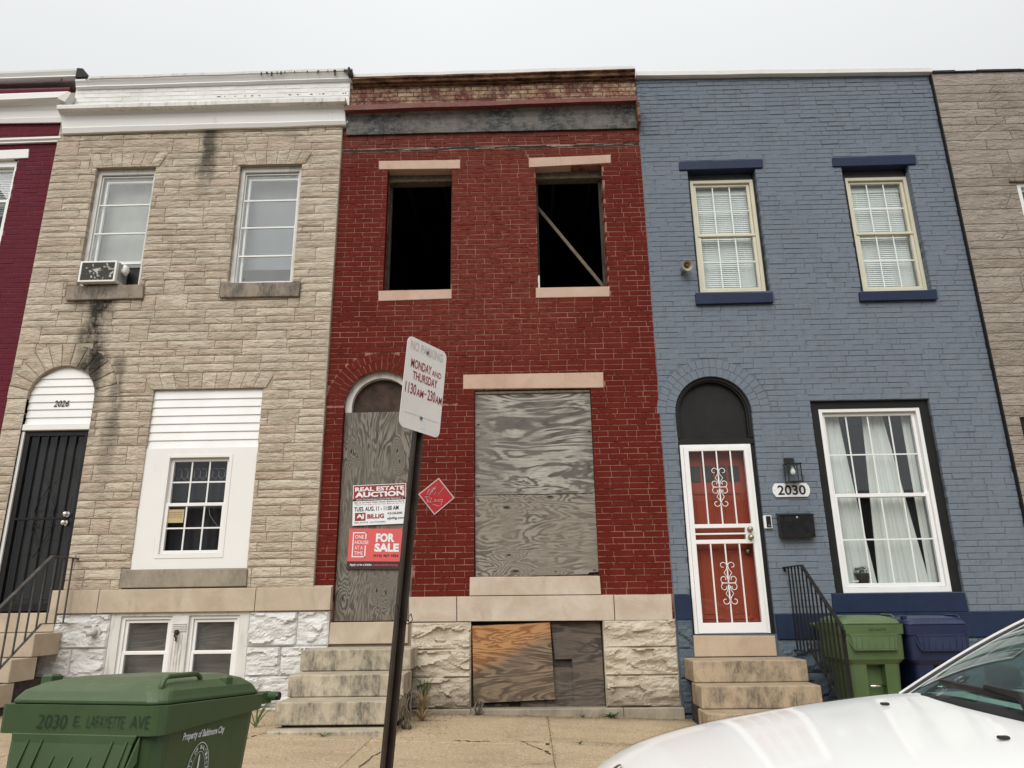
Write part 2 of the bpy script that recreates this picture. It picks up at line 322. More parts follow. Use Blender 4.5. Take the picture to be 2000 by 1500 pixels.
def glass(name, tint=(.975, .985, .98), ior=1.5, rough=.0, dirt=.0):
    m = bpy.data.materials.new(name); m.use_nodes = True; n = m.node_tree; n.nodes.clear()
    out = n.nodes.new('ShaderNodeOutputMaterial'); tr = n.nodes.new('ShaderNodeBsdfTransparent'); gl = n.nodes.new('ShaderNodeBsdfGlossy')
    fr = n.nodes.new('ShaderNodeFresnel'); 
    gb = n.nodes.new('ShaderNodeNewGeometry'); mi = n.nodes.new('ShaderNodeMapRange'); mi.inputs[3].default_value = ior; mi.inputs[4].default_value = 1/ior
    n.links.new(gb.outputs['Backfacing'], mi.inputs[0]); n.links.new(mi.outputs[0], fr.inputs[0]); mxs = n.nodes.new('ShaderNodeMixShader')
    tr.inputs[0].default_value = (*tint, 1); gl.inputs['Roughness'].default_value = rough; gl.inputs[0].default_value = (.95, .97, 1, 1)
    n.links.new(fr.outputs[0], mxs.inputs[0]); n.links.new(tr.outputs[0], mxs.inputs[1]); n.links.new(gl.outputs[0], mxs.inputs[2])
    last = mxs.outputs[0]
    if dirt:
        df = n.nodes.new('ShaderNodeBsdfDiffuse'); df.inputs[0].default_value = (.45, .45, .43, 1); m2 = n.nodes.new('ShaderNodeMixShader')
        tx = n.nodes.new('ShaderNodeTexNoise'); tx.inputs['Scale'].default_value = 3; tx.inputs['Detail'].default_value = 6
        g = n.nodes.new('ShaderNodeNewGeometry'); n.links.new(g.outputs['Position'], tx.inputs['Vector'])
        mp = n.nodes.new('ShaderNodeMapRange'); mp.inputs[1].default_value = .3; mp.inputs[2].default_value = .8; mp.inputs[3].default_value = dirt*.3; mp.inputs[4].default_value = dirt
        n.links.new(tx.outputs['Fac'], mp.inputs[0]); n.links.new(mp.outputs[0], m2.inputs[0]); n.links.new(last, m2.inputs[1]); n.links.new(df.outputs[0], m2.inputs[2]); last = m2.outputs[0]
    n.links.new(last, out.inputs[0]); return m
m_glass = glass('window_glass', ior=1.45)
m_glassdirty = glass('dusty_window_glass', ior=1.32, dirt=.12)
m_glasscar = glass('green_tinted_car_glass', (.50, .68, .62), ior=1.6, dirt=.05)
m_glassbig = glass('double_window_glass', ior=1.68)
m_glassdoor = glass('storm_door_glass', (.9, .9, .9), ior=1.38)

mt = Mt('sidewalk_concrete', .92, .2)
x_, y_, z2 = mt.xyz()
base = mt.mix(mt.mr(mt.noise(1.3, 6, .65), .3, .7), (.42, .318, .195), (.52, .41, .265))
base = mt.mix(mt.mr(mt.vor(150), .25, .6, .55, 0), base, (.20, .135, .08))
base = mt.mix(mt.mr(mt.noise(52, 4, .85), .50, .62, 0, .7), base, (.66, .56, .41)); base = mt.mix(mt.mr(mt.noise(44, 4, .85, off=(9, 9, 9)), .54, .64, 0, .65), base, (.20, .14, .085)); base = mt.mix(mt.mr(mt.noise(.7, 5, .7, sc3=(1, 2.2, 1)), .48, .7, 0, .45), base, (.22, .165, .11))
base = mt.mix(mt.mr(mt.noise(2.6, 6, .75, off=(7, 3, 1)), .56, .74, 0, .6), base, (.19, .135, .085))
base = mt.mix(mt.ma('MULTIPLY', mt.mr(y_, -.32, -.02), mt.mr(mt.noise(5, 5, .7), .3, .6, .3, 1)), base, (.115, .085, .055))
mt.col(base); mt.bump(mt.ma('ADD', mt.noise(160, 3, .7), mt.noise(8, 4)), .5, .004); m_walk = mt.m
m_asphalt = plain('asphalt', (.052, .051, .050), .9, nscale=3, bscale=140, bump=.7, var=.25)
m_kerb = limestone('kerb_stone', (.30, .28, .25), (.38, .36, .32), .3)
m_soil = plain('joint_dirt', (.075, .052, .034), .95, nscale=20, var=.4)
m_leaf = plain('weed_green', (.10, .135, .045), .7, var=.3, nscale=30, bump=0)
m_dry = plain('dry_straw', (.27, .20, .11), .9, var=.3, nscale=30, bump=0)
m_leafdk = plain('house_plant_green', (.03, .06, .025), .6, var=.3)

def plastic(name, c, scuff=None):
    m = Mt(name, .42, .45)
    b = m.mix(m.mr(m.noise(3, 4), .3, .7), sca(c, .9), sca(c, 1.12))
    b = m.mix(m.mr(m.noise(9, 6, .75, sc3=(1, 1, 1)), .62, .8, 0, .4), b, sca(c, .6))
    g = m.n('ShaderNodeNewGeometry').outputs['Normal']; nz = m.xyz(g)[2]
    b = m.mix(m.ma('MULTIPLY', m.mr(nz, .3, .9), m.mr(m.noise(5, 6, .75), .35, .7, .12, .6)), b, scuff or sca(c, 1.9))
    b = m.mix(m.ma('MULTIPLY', m.mr(nz, .2, .8), m.mr(m.noise(26, 6, .85, sc3=(.6, 2.2, 1)), .60, .70, 0, .55)), b, (.30, .33, .25))
    b = m.mix(m.mr(m.noise(20, 6, .8, sc3=(3, 3, .5), off=(4, 4, 4)), .66, .74, 0, .35), b, sca(c, 2.2))
    m.col(b); m.bump(m.noise(220, 3), .12, .002); m.rough(m.mr(m.noise(6, 4), .3, .7, .34, .55)); return m.m
m_binG = plastic('dark_green_plastic', (.045, .080, .029), (.13, .165, .095))
m_binL = plastic('light_green_plastic', (.072, .118, .045), (.15, .20, .095))
m_binB = plastic('blue_plastic', (.010, .017, .055), (.04, .055, .11))

# ------------------------------------------------------------------ mesh helpers
BASE = {}
def base_of(o): return BASE.get(o.name, Vector((0, 0, 0)))
class MB:
    def __init__(s): s.v = []; s.f = []; s.mi = []
    def add(s, vs, fs, m=0):
        k = len(s.v); s.v += [Vector(v) for v in vs]; s.f += [tuple(i+k for i in f) for f in fs]; s.mi += [m]*len(fs); return s
    def box(s, x0, x1, y0, y1, z0, z1, m=0):
        vs = [(x, y, z) for x in (x0, x1) for y in (y0, y1) for z in (z0, z1)]
        return s.add(vs, [(0, 1, 3, 2), (4, 6, 7, 5), (0, 4, 5, 1), (2, 3, 7, 6), (0, 2, 6, 4), (1, 5, 7, 3)], m)
    def bbox(s, x0, x1, y0, y1, z0, z1, b=.006, m=0):
        "box with a worn chamfer"
        vs = []; 
        for z, k in ((z0, b), (z0+b, 0), (z1-b, 0), (z1, b)):
            vs += [(x0+k, y0+k, z), (x1-k, y0+k, z), (x1-k, y1-k, z), (x0+k, y1-k, z)]
        fs = [(3, 2, 1, 0), (12, 13, 14, 15)]
        for r in range(3):
            for i in range(4): fs.append((r*4+i, r*4+(i+1) % 4, r*4+4+(i+1) % 4, r*4+4+i))
        return s.add(vs, fs, m)
    def prism(s, pts, off, m=0):
        "polygon of 3D points extruded by off"
        n = len(pts); off = Vector(off); a = [Vector(p) for p in pts]; b = [p+off for p in a]
        fs = [tuple(range(n)), tuple(range(2*n-1, n-1, -1))]+[(i, i+n, (i+1) % n+n, (i+1) % n) for i in range(n)]
        return s.add(a+b, fs, m)
    def xz(s, pts, y0, y1, m=0): return s.prism([(p[0], y0, p[1]) for p in pts], (0, y1-y0, 0), m)
    def tube(s, pts, r, n=6, m=0, flat=1.0):
        pts = [Vector(p) for p in pts]; rs = r if isinstance(r, (list, tuple)) else [r]*len(pts)
        base = len(s.v); ref = Vector((0, 0, 1)); nrm = None
        for i, p in enumerate(pts):
            t = (pts[min(i+1, len(pts)-1)]-pts[max(i-1, 0)]).normalized()
            if nrm is None: nrm = t.cross(ref) if abs(t.dot(ref)) < .95 else t.cross(Vector((1, 0, 0)))
            nrm = (nrm-t*nrm.dot(t)).normalized(); bn = t.cross(nrm)
            for k in range(n):
                a = 2*math.pi*k/n; s.v.append(p+nrm*math.cos(a)*rs[i]+bn*math.sin(a)*rs[i]*flat)
        for i in range(len(pts)-1):
            for k in range(n):
                s.f.append((base+i*n+k, base+i*n+(k+1) % n, base+(i+1)*n+(k+1) % n, base+(i+1)*n+k)); s.mi.append(m)
        s.f.append(tuple(base+k for k in range(n-1, -1, -1))); s.f.append(tuple(base+(len(pts)-1)*n+k for k in range(n))); s.mi += [m, m]; return s
    def lathe(s, prof, c, axis, n=16, m=0):
        "prof: (radius, along) pairs about axis through c"
        ax = Vector(axis).normalized(); u = ax.orthogonal().normalized(); v = ax.cross(u); k0 = len(s.v); c = Vector(c)
        for (r, h) in prof:
            for k in range(n):
                a = 2*math.pi*k/n; s.v.append(c+ax*h+(u*math.cos(a)+v*math.sin(a))*r)
        for i in range(len(prof)-1):
            for k in range(n): s.f.append((k0+i*n+k, k0+i*n+(k+1) % n, k0+(i+1)*n+(k+1) % n, k0+(i+1)*n+k)); s.mi.append(m)
        s.f.append(tuple(k0+k for k in range(n-1, -1, -1))); s.f.append(tuple(k0+(len(prof)-1)*n+k for k in range(n))); s.mi += [m, m]; return s
    def xform(s, M): s.v = [M @ v for v in s.v]; return s
    def build(s, name, mat, parent=None, smooth=False, kind=None, label=None, bevel=0, sub=0):
        b = base_of(parent) if parent else Vector((0, 0, 0))
        me = bpy.data.meshes.new(name); me.from_pydata([tuple(v-b) for v in s.v], [], s.f)
        mats = mat if isinstance(mat, (list, tuple)) else [mat]
        for q in mats: me.materials.append(q)
        if len(mats) > 1: me.polygons.foreach_set('material_index', s.mi)
        if smooth: me.polygons.foreach_set('use_smooth', [True]*len(me.polygons))
        o = bpy.data.objects.new(name, me); COL.objects.link(o)
        if parent: o.parent = parent
        BASE[o.name] = b
        if kind: o['kind'] = kind
        if label: o['label'] = label
        if bevel:
            md = o.modifiers.new('edge', 'BEVEL'); md.width = bevel; md.segments = 2; md.limit_method = 'ANGLE'; md.angle_limit = .6; md.harden_normals = False
        if sub: md = o.modifiers.new('smooth', 'SUBSURF'); md.levels = sub; md.render_levels = sub
        return o
def thing(name, label, cat, loc, group=None):
    o = bpy.data.objects.new(name, None); COL.objects.link(o); o.location = loc; o.empty_display_size = .1
    o['label'] = label; o['category'] = cat
    if group: o['group'] = group
    BASE[o.name] = Vector(loc); return o
def tag(o, label, cat, group=None):
    o['label'] = label; o['category'] = cat
    if group: o['group'] = group
    return o
def recentre(o, loc):
    "give a one-mesh thing its origin at its base"
    loc = Vector(loc); o.data.transform(Matrix.Translation(-loc)); o.location = loc; BASE[o.name] = loc; return o

def quad(pxs, Y): return [P(x, y, Y) for x, y in pxs]
def slab_px(mb, pxs, yf, yb, m=0):
    "stone whose four front corners (TL TR BR BL) were measured; runs back to yb"
    return mb.prism(quad(pxs, yf), (0, yb-yf, 0), m)
def rect_px(tl, tr, bl, br, Y):
    a, b, c, d = P(*tl, Y), P(*tr, Y), P(*bl, Y), P(*br, Y)
    return ((a.x+c.x)/2, (b.x+d.x)/2, (c.z+d.z)/2, (a.z+b.z)/2)

def text(body, org, ux, uz, rect, mat, parent, name='lettering', bold=0.0, shear=0.0, off=.0015, label=None, spacing=1.0):
    "flat print: the words fill rect (x0,y0,x1,y1) in metres on the plane org + ux, uz"
    cu = bpy.data.curves.new('words', 'FONT'); cu.body = body; cu.size = 1; cu.offset = bold; cu.shear = shear; cu.space_character = spacing; cu.resolution_u = 3
    cu.align_x = 'LEFT'; t = bpy.data.objects.new('words', cu); COL.objects.link(t)
    dg = bpy.context.evaluated_depsgraph_get(); me = bpy.data.meshes.new_from_object(t.evaluated_get(dg)); bpy.data.objects.remove(t); bpy.data.curves.remove(cu)
    xs = [v.co.x for v in me.vertices]; ys = [v.co.y for v in me.vertices]
    if not xs: return None
    a, b, c, d = min(xs), max(xs), min(ys), max(ys); x0, y0, x1, y1 = rect
    n = ux.cross(uz).normalized(); bs = base_of(parent)
    for v in me.vertices:
        u = x0+(v.co.x-a)/(b-a)*(x1-x0); k = y0+(v.co.y-c)/max(d-c, 1e-6)*(y1-y0)
        v.co = org+ux*u+uz*k+n*off-bs
    me.materials.clear(); me.materials.append(mat); me.name = name
    o = bpy.data.objects.new(name, me); COL.objects.link(o); o.parent = parent; BASE[o.name] = bs
    if label: o['label'] = label
    return o
def plate(mb, org, ux, uz, rect, off, th=.002, m=0):
    n = ux.cross(uz).normalized(); x0, y0, x1, y1 = rect
    pts = [org+ux*a+uz*b+n*off for a, b in ((x0, y0), (x1, y0), (x1, y1), (x0, y1))]
    return mb.prism(pts, -n*th, m)

# ------------------------------------------------------------------ front wall with openings
def arc_pts(cx, cz, r, n=18, a0=0., a1=math.pi): return [(cx+r*math.cos(a0+(a1-a0)*i/n), cz+r*math.sin(a0+(a1-a0)*i/n)) for i in range(n+1)]
def arch_loop(x0, x1, z0, cz): return [(x0, z0), (x1, z0)]+arc_pts((x0+x1)/2, cz, (x1-x0)/2)
def rect_loop(x0, x1, z0, z1): return [(x0, z0), (x1, z0), (x1, z1), (x0, z1)]
def front_wall(outer, holes, yf, yb, mat, parent, name='wall'):
    mb = MB(); loops = [outer]+holes
    allp = [p for l in loops for p in l]
    tris = tessellate_polygon([[Vector((p[0], p[1], 0)) for p in l] for l in loops])
    mb.add([(p[0], yf, p[1]) for p in allp], [tuple(t) for t in tris])
    for l in loops:
        n = len(l); mb.add([(p[0], yf, p[1]) for p in l]+[(p[0], yb, p[1]) for p in l], [(i, (i+1) % n, (i+1) % n+n, i+n) for i in range(n)])
    return mb.build(name, mat, parent)

def subtract(rs, h):
    out = []
    for (a, b, c, d) in rs:
        if h[1] <= a or h[0] >= b or h[3] <= c or h[2] >= d: out.append((a, b, c, d)); continue
        if h[0] > a: out.append((a, h[0], c, d))
        if h[1] < b: out.append((h[1], b, c, d))
        x0, x1 = max(a, h[0]), min(b, h[1])
        if h[2] > c: out.append((x0, x1, c, h[2]))
        if h[3] < d: out.append((x0, x1, h[3], d))
    return out
def cut_cells(cells, holes, arches, minw=.028, minh=.022):
    res = []
    for c in cells:
        rs = [c]
        for h in holes: rs = subtract(rs, h)
        for (cx, cz, r) in arches:
            nr = []; rs = [t for q in rs for t in ([q] if not (q[2] < cz-.012 < q[3] and abs((q[0]+q[1])/2-cx) < r+.3) else [(q[0], q[1], q[2], cz), (q[0], q[1], cz, q[3])])]
            for q in rs:
                zm = (q[2]+q[3])/2
                if q[3] <= cz or zm-cz >= r: nr.append(q); continue
                hw = math.sqrt(max(r*r-max(zm-cz, 0)**2, 0)); nr += [t for t in subtract([q], (cx-hw, cx+hw, q[2]-.01, q[3]+.01))]
            rs = nr
        res += [q for q in rs if q[1]-q[0] > minw and q[3]-q[2] > minh]
    return res

def unit_brick(seed, mat, cx=.018, cz=.07, jit=.0015):
    r = random.Random(seed); v = []; j = lambda k: r.uniform(-k, k)
    fr = [(-.5+cx+j(.008), j(jit), -.5+cz+j(.02)), (.5-cx+j(.008), j(jit), -.5+cz+j(.02)), (.5-cx+j(.008), j(jit), .5-cz+j(.02)), (-.5+cx+j(.008), j(jit), .5-cz+j(.02))]
    md = [(-.5, .004, -.5), (.5, .004, -.5), (.5, .004, .5), (-.5, .004, .5)]; bk = [(a, .10, c) for a, b, c in md]
    mid = [((fr[0][0]+fr[1][0])/2, j(jit), fr[0][2]), ((fr[2][0]+fr[3][0])/2, j(jit), fr[2][2])]
    v = fr+md+bk+mid
    f = [(0, 12, 13, 3), (12, 1, 2, 13)]
    f += [(4, 5, 1, 12, 0), (5, 6, 2, 1), (6, 7, 3, 13, 2), (7, 4, 0, 3)]
    f += [(8, 9, 5, 4), (9, 10, 6, 5), (10, 11, 7, 6), (11, 8, 4, 7)]
    me = bpy.data.meshes.new('brick'); me.from_pydata(v, [], f); me.materials.append(mat); return me
def area_px(c, y=0.0):
    p = Vector(((c[0]+c[1])/2, y, (c[2]+c[3])/2)); d = (p-CAM); k = d.dot(_fw)
    u, v = d.dot(RT)/k*F, d.dot(UP)/k*F
    if abs(u) > 1010 or abs(v) > 760: return 0
    return (c[1]-c[0])*(c[3]-c[2])/k**2*max(.05, -(Vector((0, -1, 0)).dot(d.normalized())))
def lay_bricks(cells, parent, mat, yf, limit=300, jit=.0015, joint=.008, edges=(), wild=None, seed=1, rotj=.0):
    rr = random.Random(seed); meshes = [unit_brick(seed*10+i, mat, jit=jit) for i in range(6)]
    cells = sorted(cells, key=area_px, reverse=True); bs = base_of(parent); rest = MB(); n = 0
    for c in cells:
        x0, x1, z0, z1 = c; cx, cz = (x0+x1)/2, (z0+z1)/2
        j = joint/2; a = x0+j; b = x1-j; cc = z0+j; d = z1-j
        for e in edges:
            if e[2]-.02 < cz < e[3]+.02:
                if abs(x0-e[1]) < .002: a = x0-.003
                if abs(x1-e[0]) < .002: b = x1+.003
        dy = rr.uniform(-.0015, .0015); rot = rr.uniform(-rotj, rotj); dz = 0
        if wild and wild(cx, cz): dy = rr.uniform(-.005, .0015); rot = rr.uniform(-.02, .02); dz = rr.uniform(-.004, .004)
        me = meshes[rr.randrange(6)]
        M = Matrix.Translation((( a+b)/2, yf+dy, (cc+d)/2+dz)) @ Matrix.Rotation(rot, 4, 'Y') @ Matrix.Diagonal((b-a, 1, d-cc, 1))
        if n < limit:
            o = bpy.data.objects.new('brick', me); COL.objects.link(o); o.parent = parent; o.matrix_local = Matrix.Translation(-bs) @ M; n += 1
        else: rest.add([M @ v.co for v in me.vertices], [tuple(p.vertices) for p in me.polygons])
    if rest.v: rest.build('brick_courses', mat, parent, kind='stuff')
def brick_cells(x0, x1, z0, z1, h, Lb, off=0.0, jit=.004, seed=1, header=0):
    rr = random.Random(seed); out = []; i = 0; z = z0
    while z < z1-.01:
        zt = min(z+h, z1); x = x0-Lb*((.5 if i % 2 else 0)+off % 1); 
        while x < x1:
            l = Lb/2 if (header and rr.random() < header) else Lb
            nx = x+l+rr.uniform(-jit, jit); a, b = max(x, x0), min(nx, x1)
            if b-a > .02: out.append((a, b, z, zt))
            x = nx
        z += h; i += 1
    return out
def voussoirs(parent, cx, cz, r0, rings, th, y, mat, n=20, a0=0., a1=math.pi, depth=.09, gap=.010):
    for k in range(rings):
        ra = r0+k*th; rb = ra+th-gap*.6; nn = n+k*4
        for i in range(nn):
            t0 = a0+(a1-a0)*i/nn; t1 = a0+(a1-a0)*(i+1)/nn; g0 = gap/2/((ra+rb)/2)
            t0 += g0; t1 -= g0
            pts = [(cx+ra*math.cos(t0), cz+ra*math.sin(t0)), (cx+ra*math.cos(t1), cz+ra*math.sin(t1)), (cx+rb*math.cos(t1), cz+rb*math.sin(t1)), (cx+rb*math.cos(t0), cz+rb*math.sin(t0))]
            dy = R.uniform(-.0015, .0015)
            MB().xz(pts, y+dy, y+depth).build('brick', mat, parent)

# rock-faced or chiselled stones
def rough_stone(x0, x1, z0, z1, yf, yb, amp, nx, nz, seed, margin=.0, quadpts=None, ridge=False):
    mb = MB(); vs = []; sd = Vector((seed*13.7, seed*5.1, seed*3.3))
    def pt(u, v):
        if quadpts:
            a, b, c, d = quadpts; return ((a[0]*(1-u)+b[0]*u)*(1-v)+(d[0]*(1-u)+c[0]*u)*v, (a[1]*(1-u)+b[1]*u)*(1-v)+(d[1]*(1-u)+c[1]*u)*v)
        return (x0+(x1-x0)*u, z0+(z1-z0)*v)
    for j in range(nz+1):
        for i in range(nx+1):
            u, v = i/nx, j/nz; x, z = pt(u, v)
            e = min(u*(nx), (1-u)*nx, v*nz*1.0, (1-v)*nz*1.0, 1.0)
            p = Vector((x*2.3, 0, z*5.5))+sd
            pw = p*1.5+noise.noise_vector(p*2.0)*.35; vv = noise.voronoi(pw)[1][0]; rv = noise.noise_vector(vv*7.3+Vector((1.3, .2, 2.1)))
            h = .42+1.5*(pw-vv).dot(rv)+.35*noise.noise(vv*5.1)+noise.fractal(p*3.5, .8, 2.1, 4)*.22
            if ridge: h = .62+noise.noise(Vector((x*4, 0, z*13))+sd)*.42+max(0, noise.noise(Vector((x*9, 0, z*30))+sd*1.7)-.12)*.75
            vs.append((x, yf-amp*max(h, 0)*(e if e < 1 else 1), z))
    fs = [(j*(nx+1)+i, j*(nx+1)+i+1, (j+1)*(nx+1)+i+1, (j+1)*(nx+1)+i) for j in range(nz) for i in range(nx)]
    mb.add(vs, fs)
    loop = [i for i in range(nx+1)]+[j*(nx+1)+nx for j in range(1, nz+1)]+[nz*(nx+1)+i for i in range(nx-1, -1, -1)]+[j*(nx+1) for j in range(nz-1, 0, -1)]
    k = len(mb.v); mb.v += [Vector((mb.v[i].x, yb, mb.v[i].z)) for i in loop]; n = len(loop)
    for a in range(n): mb.f.append((loop[(a+1) % n], loop[a], k+a, k+(a+1) % n)); mb.mi.append(0)
    return mb

def moulding(mb, rows, m=0, close=True):
    "rows: (pxL,pyL,pxR,pyR,Y) profile points from bottom to top; a run of trim between its two measured ends"
    Lp = [P(a, b, y) for a, b, c, d, y in rows]; Rp = [P(c, d, y) for a, b, c, d, y in rows]
    xl = sum(p.x for p in Lp)/len(Lp); xr = sum(p.x for p in Rp)/len(Rp)
    Lp.insert(0, Vector((Lp[0].x, .05, Lp[0].z))); Rp.insert(0, Vector((Rp[0].x, .05, Rp[0].z)))
    Lp.append(Vector((Lp[-1].x, .05, Lp[-1].z))); Rp.append(Vector((Rp[-1].x, .05, Rp[-1].z)))
    n = len(Lp); NS = 10; vs = []
    rr = random.Random(int(abs(rows[0][0])*7)+3); wob = [0]+[rr.uniform(-.004, .004) for _ in range(NS-1)]+[0]
    for k in range(NS+1):
        t = k/NS
        for a, b in zip(Lp, Rp): q = a.lerp(b, t); vs.append(q+Vector((0, 0, wob[k])))
    fs = [(k*n+i, (k+1)*n+i, (k+1)*n+i+1, k*n+i+1) for k in range(NS) for i in range(n-1)]
    fs.append(tuple(range(n-1, -1, -1))); fs.append(tuple(NS*n+i for i in range(n)))
    mb.add(vs, fs, m); return mb

def shell(parent, x0, x1, ztop, mat, floors=(1.0, 4.1), zb=-.6, y0=.33, depth=9.0):
    mb = MB(); mb.box(x0, x0+.12, y0, depth, zb, ztop); mb.box(x1-.12, x1, y0, depth, zb, ztop)
    mb.box(x0+.12, x1-.12, depth-.12, depth, zb, ztop); mb.build('rear_wall', mat, parent)
    mb = MB().box(x0-.0, x1+.0, .02, depth+.05, ztop+.001, ztop+.05); mb.build('roof', m_tar, parent)
    for z in floors: MB().box(x0+.121, x1-.121, y0, depth-.121, z-.12, z).build('floor_slab', mat, parent)

# ================================================================== THE STREET
def zg(x, y): return -.03*(x+.9) + .012*y if y > -4.7 else -.03*(x+.9)-.0564-.15+.0*(y)
KERB = -4.7
grd = MB()
grd.add([(x, y, -.03*(x+.9)-.21+.0) for x in (-60, 60) for y in (-60, KERB-.1)], [(0, 2, 3, 1)])
grd.build('road', m_asphalt, None, kind='structure')
g2 = MB().add([(-150, -150, -5), (150, -150, -5), (150, 150, -5), (-150, 150, -5)], [(0, 1, 2, 3)]); g2.build('ground', m_soil, None, kind='structure')
walk = bpy.data.objects.new('sidewalk', None); COL.objects.link(walk); walk['kind'] = 'structure'; BASE['sidewalk'] = Vector((0, 0, 0))
def slope_slab(x0, x1, y0, y1, th=.1, gap=.006, r=None):
    mb = MB(); n = 1
    a, b, c, d = x0+gap, x1-gap, y0+gap, y1-gap; dz = R.uniform(-.003, .003)
    t = [(a, c), (b, c), (b, d), (a, d)]; top = [(x, y, zg(x, y)+dz) for x, y in t]
    e = .006; bt = [(x+(-e if x == a else e), y+(-e if y == c else e), zg(x, y)+dz-.010) for x, y in t]
    lo = [(x, y, z-th) for x, y, z in bt]
    mb.add(top+bt+lo, [(0, 1, 2, 3), (4, 5, 1, 0), (5, 6, 2, 1), (6, 7, 3, 2), (7, 4, 0, 3), (8, 9, 5, 4), (9, 10, 6, 5), (10, 11, 7, 6), (11, 8, 4, 7)]); return mb
xs = [-13.8, -11.8, -9.8, -7.8, -5.8, -3.75, -1.32, .17, 1.9, 3.7, 5.5, 7.3, 9.3, 11.3, 13.3]
ys = [-4.5, -3.0, -1.5, .0]
bed = MB(); bed.add([(x, y, zg(x, max(y, -4.6))-.014) for x in (-14, 14) for y in (-4.55, .3)], [(0, 2, 3, 1)]); bed.build('joint_bed', m_soil, walk)
for i in range(len(xs)-1):
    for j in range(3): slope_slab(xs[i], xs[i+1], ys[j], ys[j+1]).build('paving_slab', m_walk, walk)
for i in range(12):
    x0 = -14+i*2.4
    mb = MB(); mb.add([(x, y, zg(x, -4.6)+dz) for x in (x0+.004, x0+2.396) for y, dz in ((-4.7, -.35), (-4.7, -.02), (-4.69, 0), (-4.51, 0), (-4.51, -.35))],
                      [(0, 5, 6, 1), (1, 6, 7, 2), (2, 7, 8, 3), (3, 8, 9, 4), (0, 1, 2, 3, 4), (9, 8, 7, 6, 5)]); mb.build('kerb_stone', m_kerb, walk)
def crack(pts, wd=.008):
    mb = MB(); vs = []; 
    for i, (x, y) in enumerate(pts):
        wv = wd*R.uniform(.4, 1.3) if 0 < i < len(pts)-1 else .001
        vs += [(x-wv*.5, y-wv*.5, zg(x, y)+.004), (x+wv*.5, y+wv*.5, zg(x, y)+.004)]
    mb.add(vs, [(2*i, 2*i+1, 2*i+3, 2*i+2) for i in range(len(pts)-1)]); mb.build('crack', m_soil, walk)
def gpt(px, py):
    p = P(px, py, -1.0)
    for _ in range(12):
        d = ray(px, py); z = zg(p.x, p.y); t = (z-CAM.z)/d.z; p = CAM+d*t
    return (p.x, p.y)
def gcrack(pxs, wd=.01, sub=6):
    pts = []
    for a, b in zip(pxs[:-1], pxs[1:]):
        for k in range(sub):
            t = k/sub; pts.append(gpt(a[0]+(b[0]-a[0])*t+R.uniform(-2, 2), a[1]+(b[1]-a[1])*t+R.uniform(-1, 1)))
    pts.append(gpt(*pxs[-1])); crack(pts, wd)
gcrack([(700, 1500), (728, 1478), (745, 1468)], .012)
gcrack([(1015, 1448), (1040, 1458), (1062, 1466)], .010)
gcrack([(1000, 1500), (1035, 1494), (1066, 1493)], .008)
gcrack([(455, 1452), (490, 1440), (520, 1432)], .03)
gcrack([(1100, 1449), (1200, 1453), (1290, 1456)], .006); gcrack([(885, 1447), (925, 1449), (958, 1449)], .03); gcrack([(1010, 1449), (1066, 1450)], .012)
for x_, y_ in ((1064, 1466), (1066, 1452), (1069, 1470)): gcrack([(x_, y_), (x_+6, y_+4)], .03, 3)

# ================================================================== HOUSES
XT0, XT1 = -5.97, -2.275      # tan house
XR1 = 1.525                   # red house right side
XB1 = 5.325                   # blue house right side
ZB = -.6
H_MAR = thing('row_house', 'maroon painted brick row house with white cornices, left of the tan one', 'house', (-7.8, 0, 0), 'row houses along the street')
H_TAN = thing('row_house', 'tan stone-clad row house numbered 2026 with white siding over its window', 'house', (-4.1, 0, 0), 'row houses along the street')
H_RED = thing('row_house', 'vacant dark red brick row house with boarded openings and empty black upper windows', 'house', (-.4, 0, 0), 'row houses along the street')
H_BLU = thing('row_house', 'slate blue painted brick row house with navy sills and a white security door', 'house', (3.4, 0, 0), 'row houses along the street')
H_GRY = thing('row_house', 'grey-brown stone-clad row house with diagonal joints beside the slate blue house', 'house', (7.2, 0, 0), 'row houses along the street')

# ---------- windows (each window a part; frame pieces, sashes, panes its sub-parts)
def frame_ring(mb, x0, x1, z0, z1, t, yf, yb, tb=None, tt=None, m=0):
    tb = tb or t; tt = tt or t
    mb.bbox(x0, x0+t, yf, yb, z0, z1, .003, m); mb.bbox(x1-t, x1, yf, yb, z0, z1, .003, m)
    mb.bbox(x0+t+.0003, x1-t-.0003, yf+.001, yb, z0, z0+tb, .003, m); mb.bbox(x0+t+.0003, x1-t-.0003, yf+.001, yb, z1-tt, z1, .003, m); return mb
def sash(win, x0, x1, z0, z1, y, t, mat, gm, cols=1, rows=1, mt_=.018, mm=None, th=.035, glass_y=.02):
    frame_ring(MB(), x0, x1, z0, z1, t, y, y+th).build('sash', mat, win)
    a, b, c, d = x0+t, x1-t, z0+t, z1-t
    MB().box(a-.004, b+.004, y+glass_y, y+glass_y+.004, c-.004, d+.004).build('pane', gm, win)
    mm = mm or mat
    for i in range(1, cols):
        x = a+(b-a)*i/cols; MB().box(x-mt_/2, x+mt_/2, y+glass_y-.009, y+glass_y-.001, c, d).build('muntin', mm, win)
    for i in range(1, rows):
        z = c+(d-c)*i/rows; MB().box(a, b, y+glass_y-.0105, y+glass_y-.0015, z-mt_/2, z+mt_/2).build('muntin', mm, win)
def room_box(parent, x0, x1, z0, z1, y0, depth, mat):
    mb = MB(); e = .10
    x0 -= e; x1 += e; z0 -= e; z1 += e
    vs = [(x, y, z) for x in (x0, x1) for y in (y0, y0+depth) for z in (z0, z1)]
    mb.add(vs, [(0, 1, 3, 2), (4, 6, 7, 5), (2, 3, 7, 6), (0, 2, 6, 4), (1, 5, 7, 3)]); return mb.build('room', mat, parent)
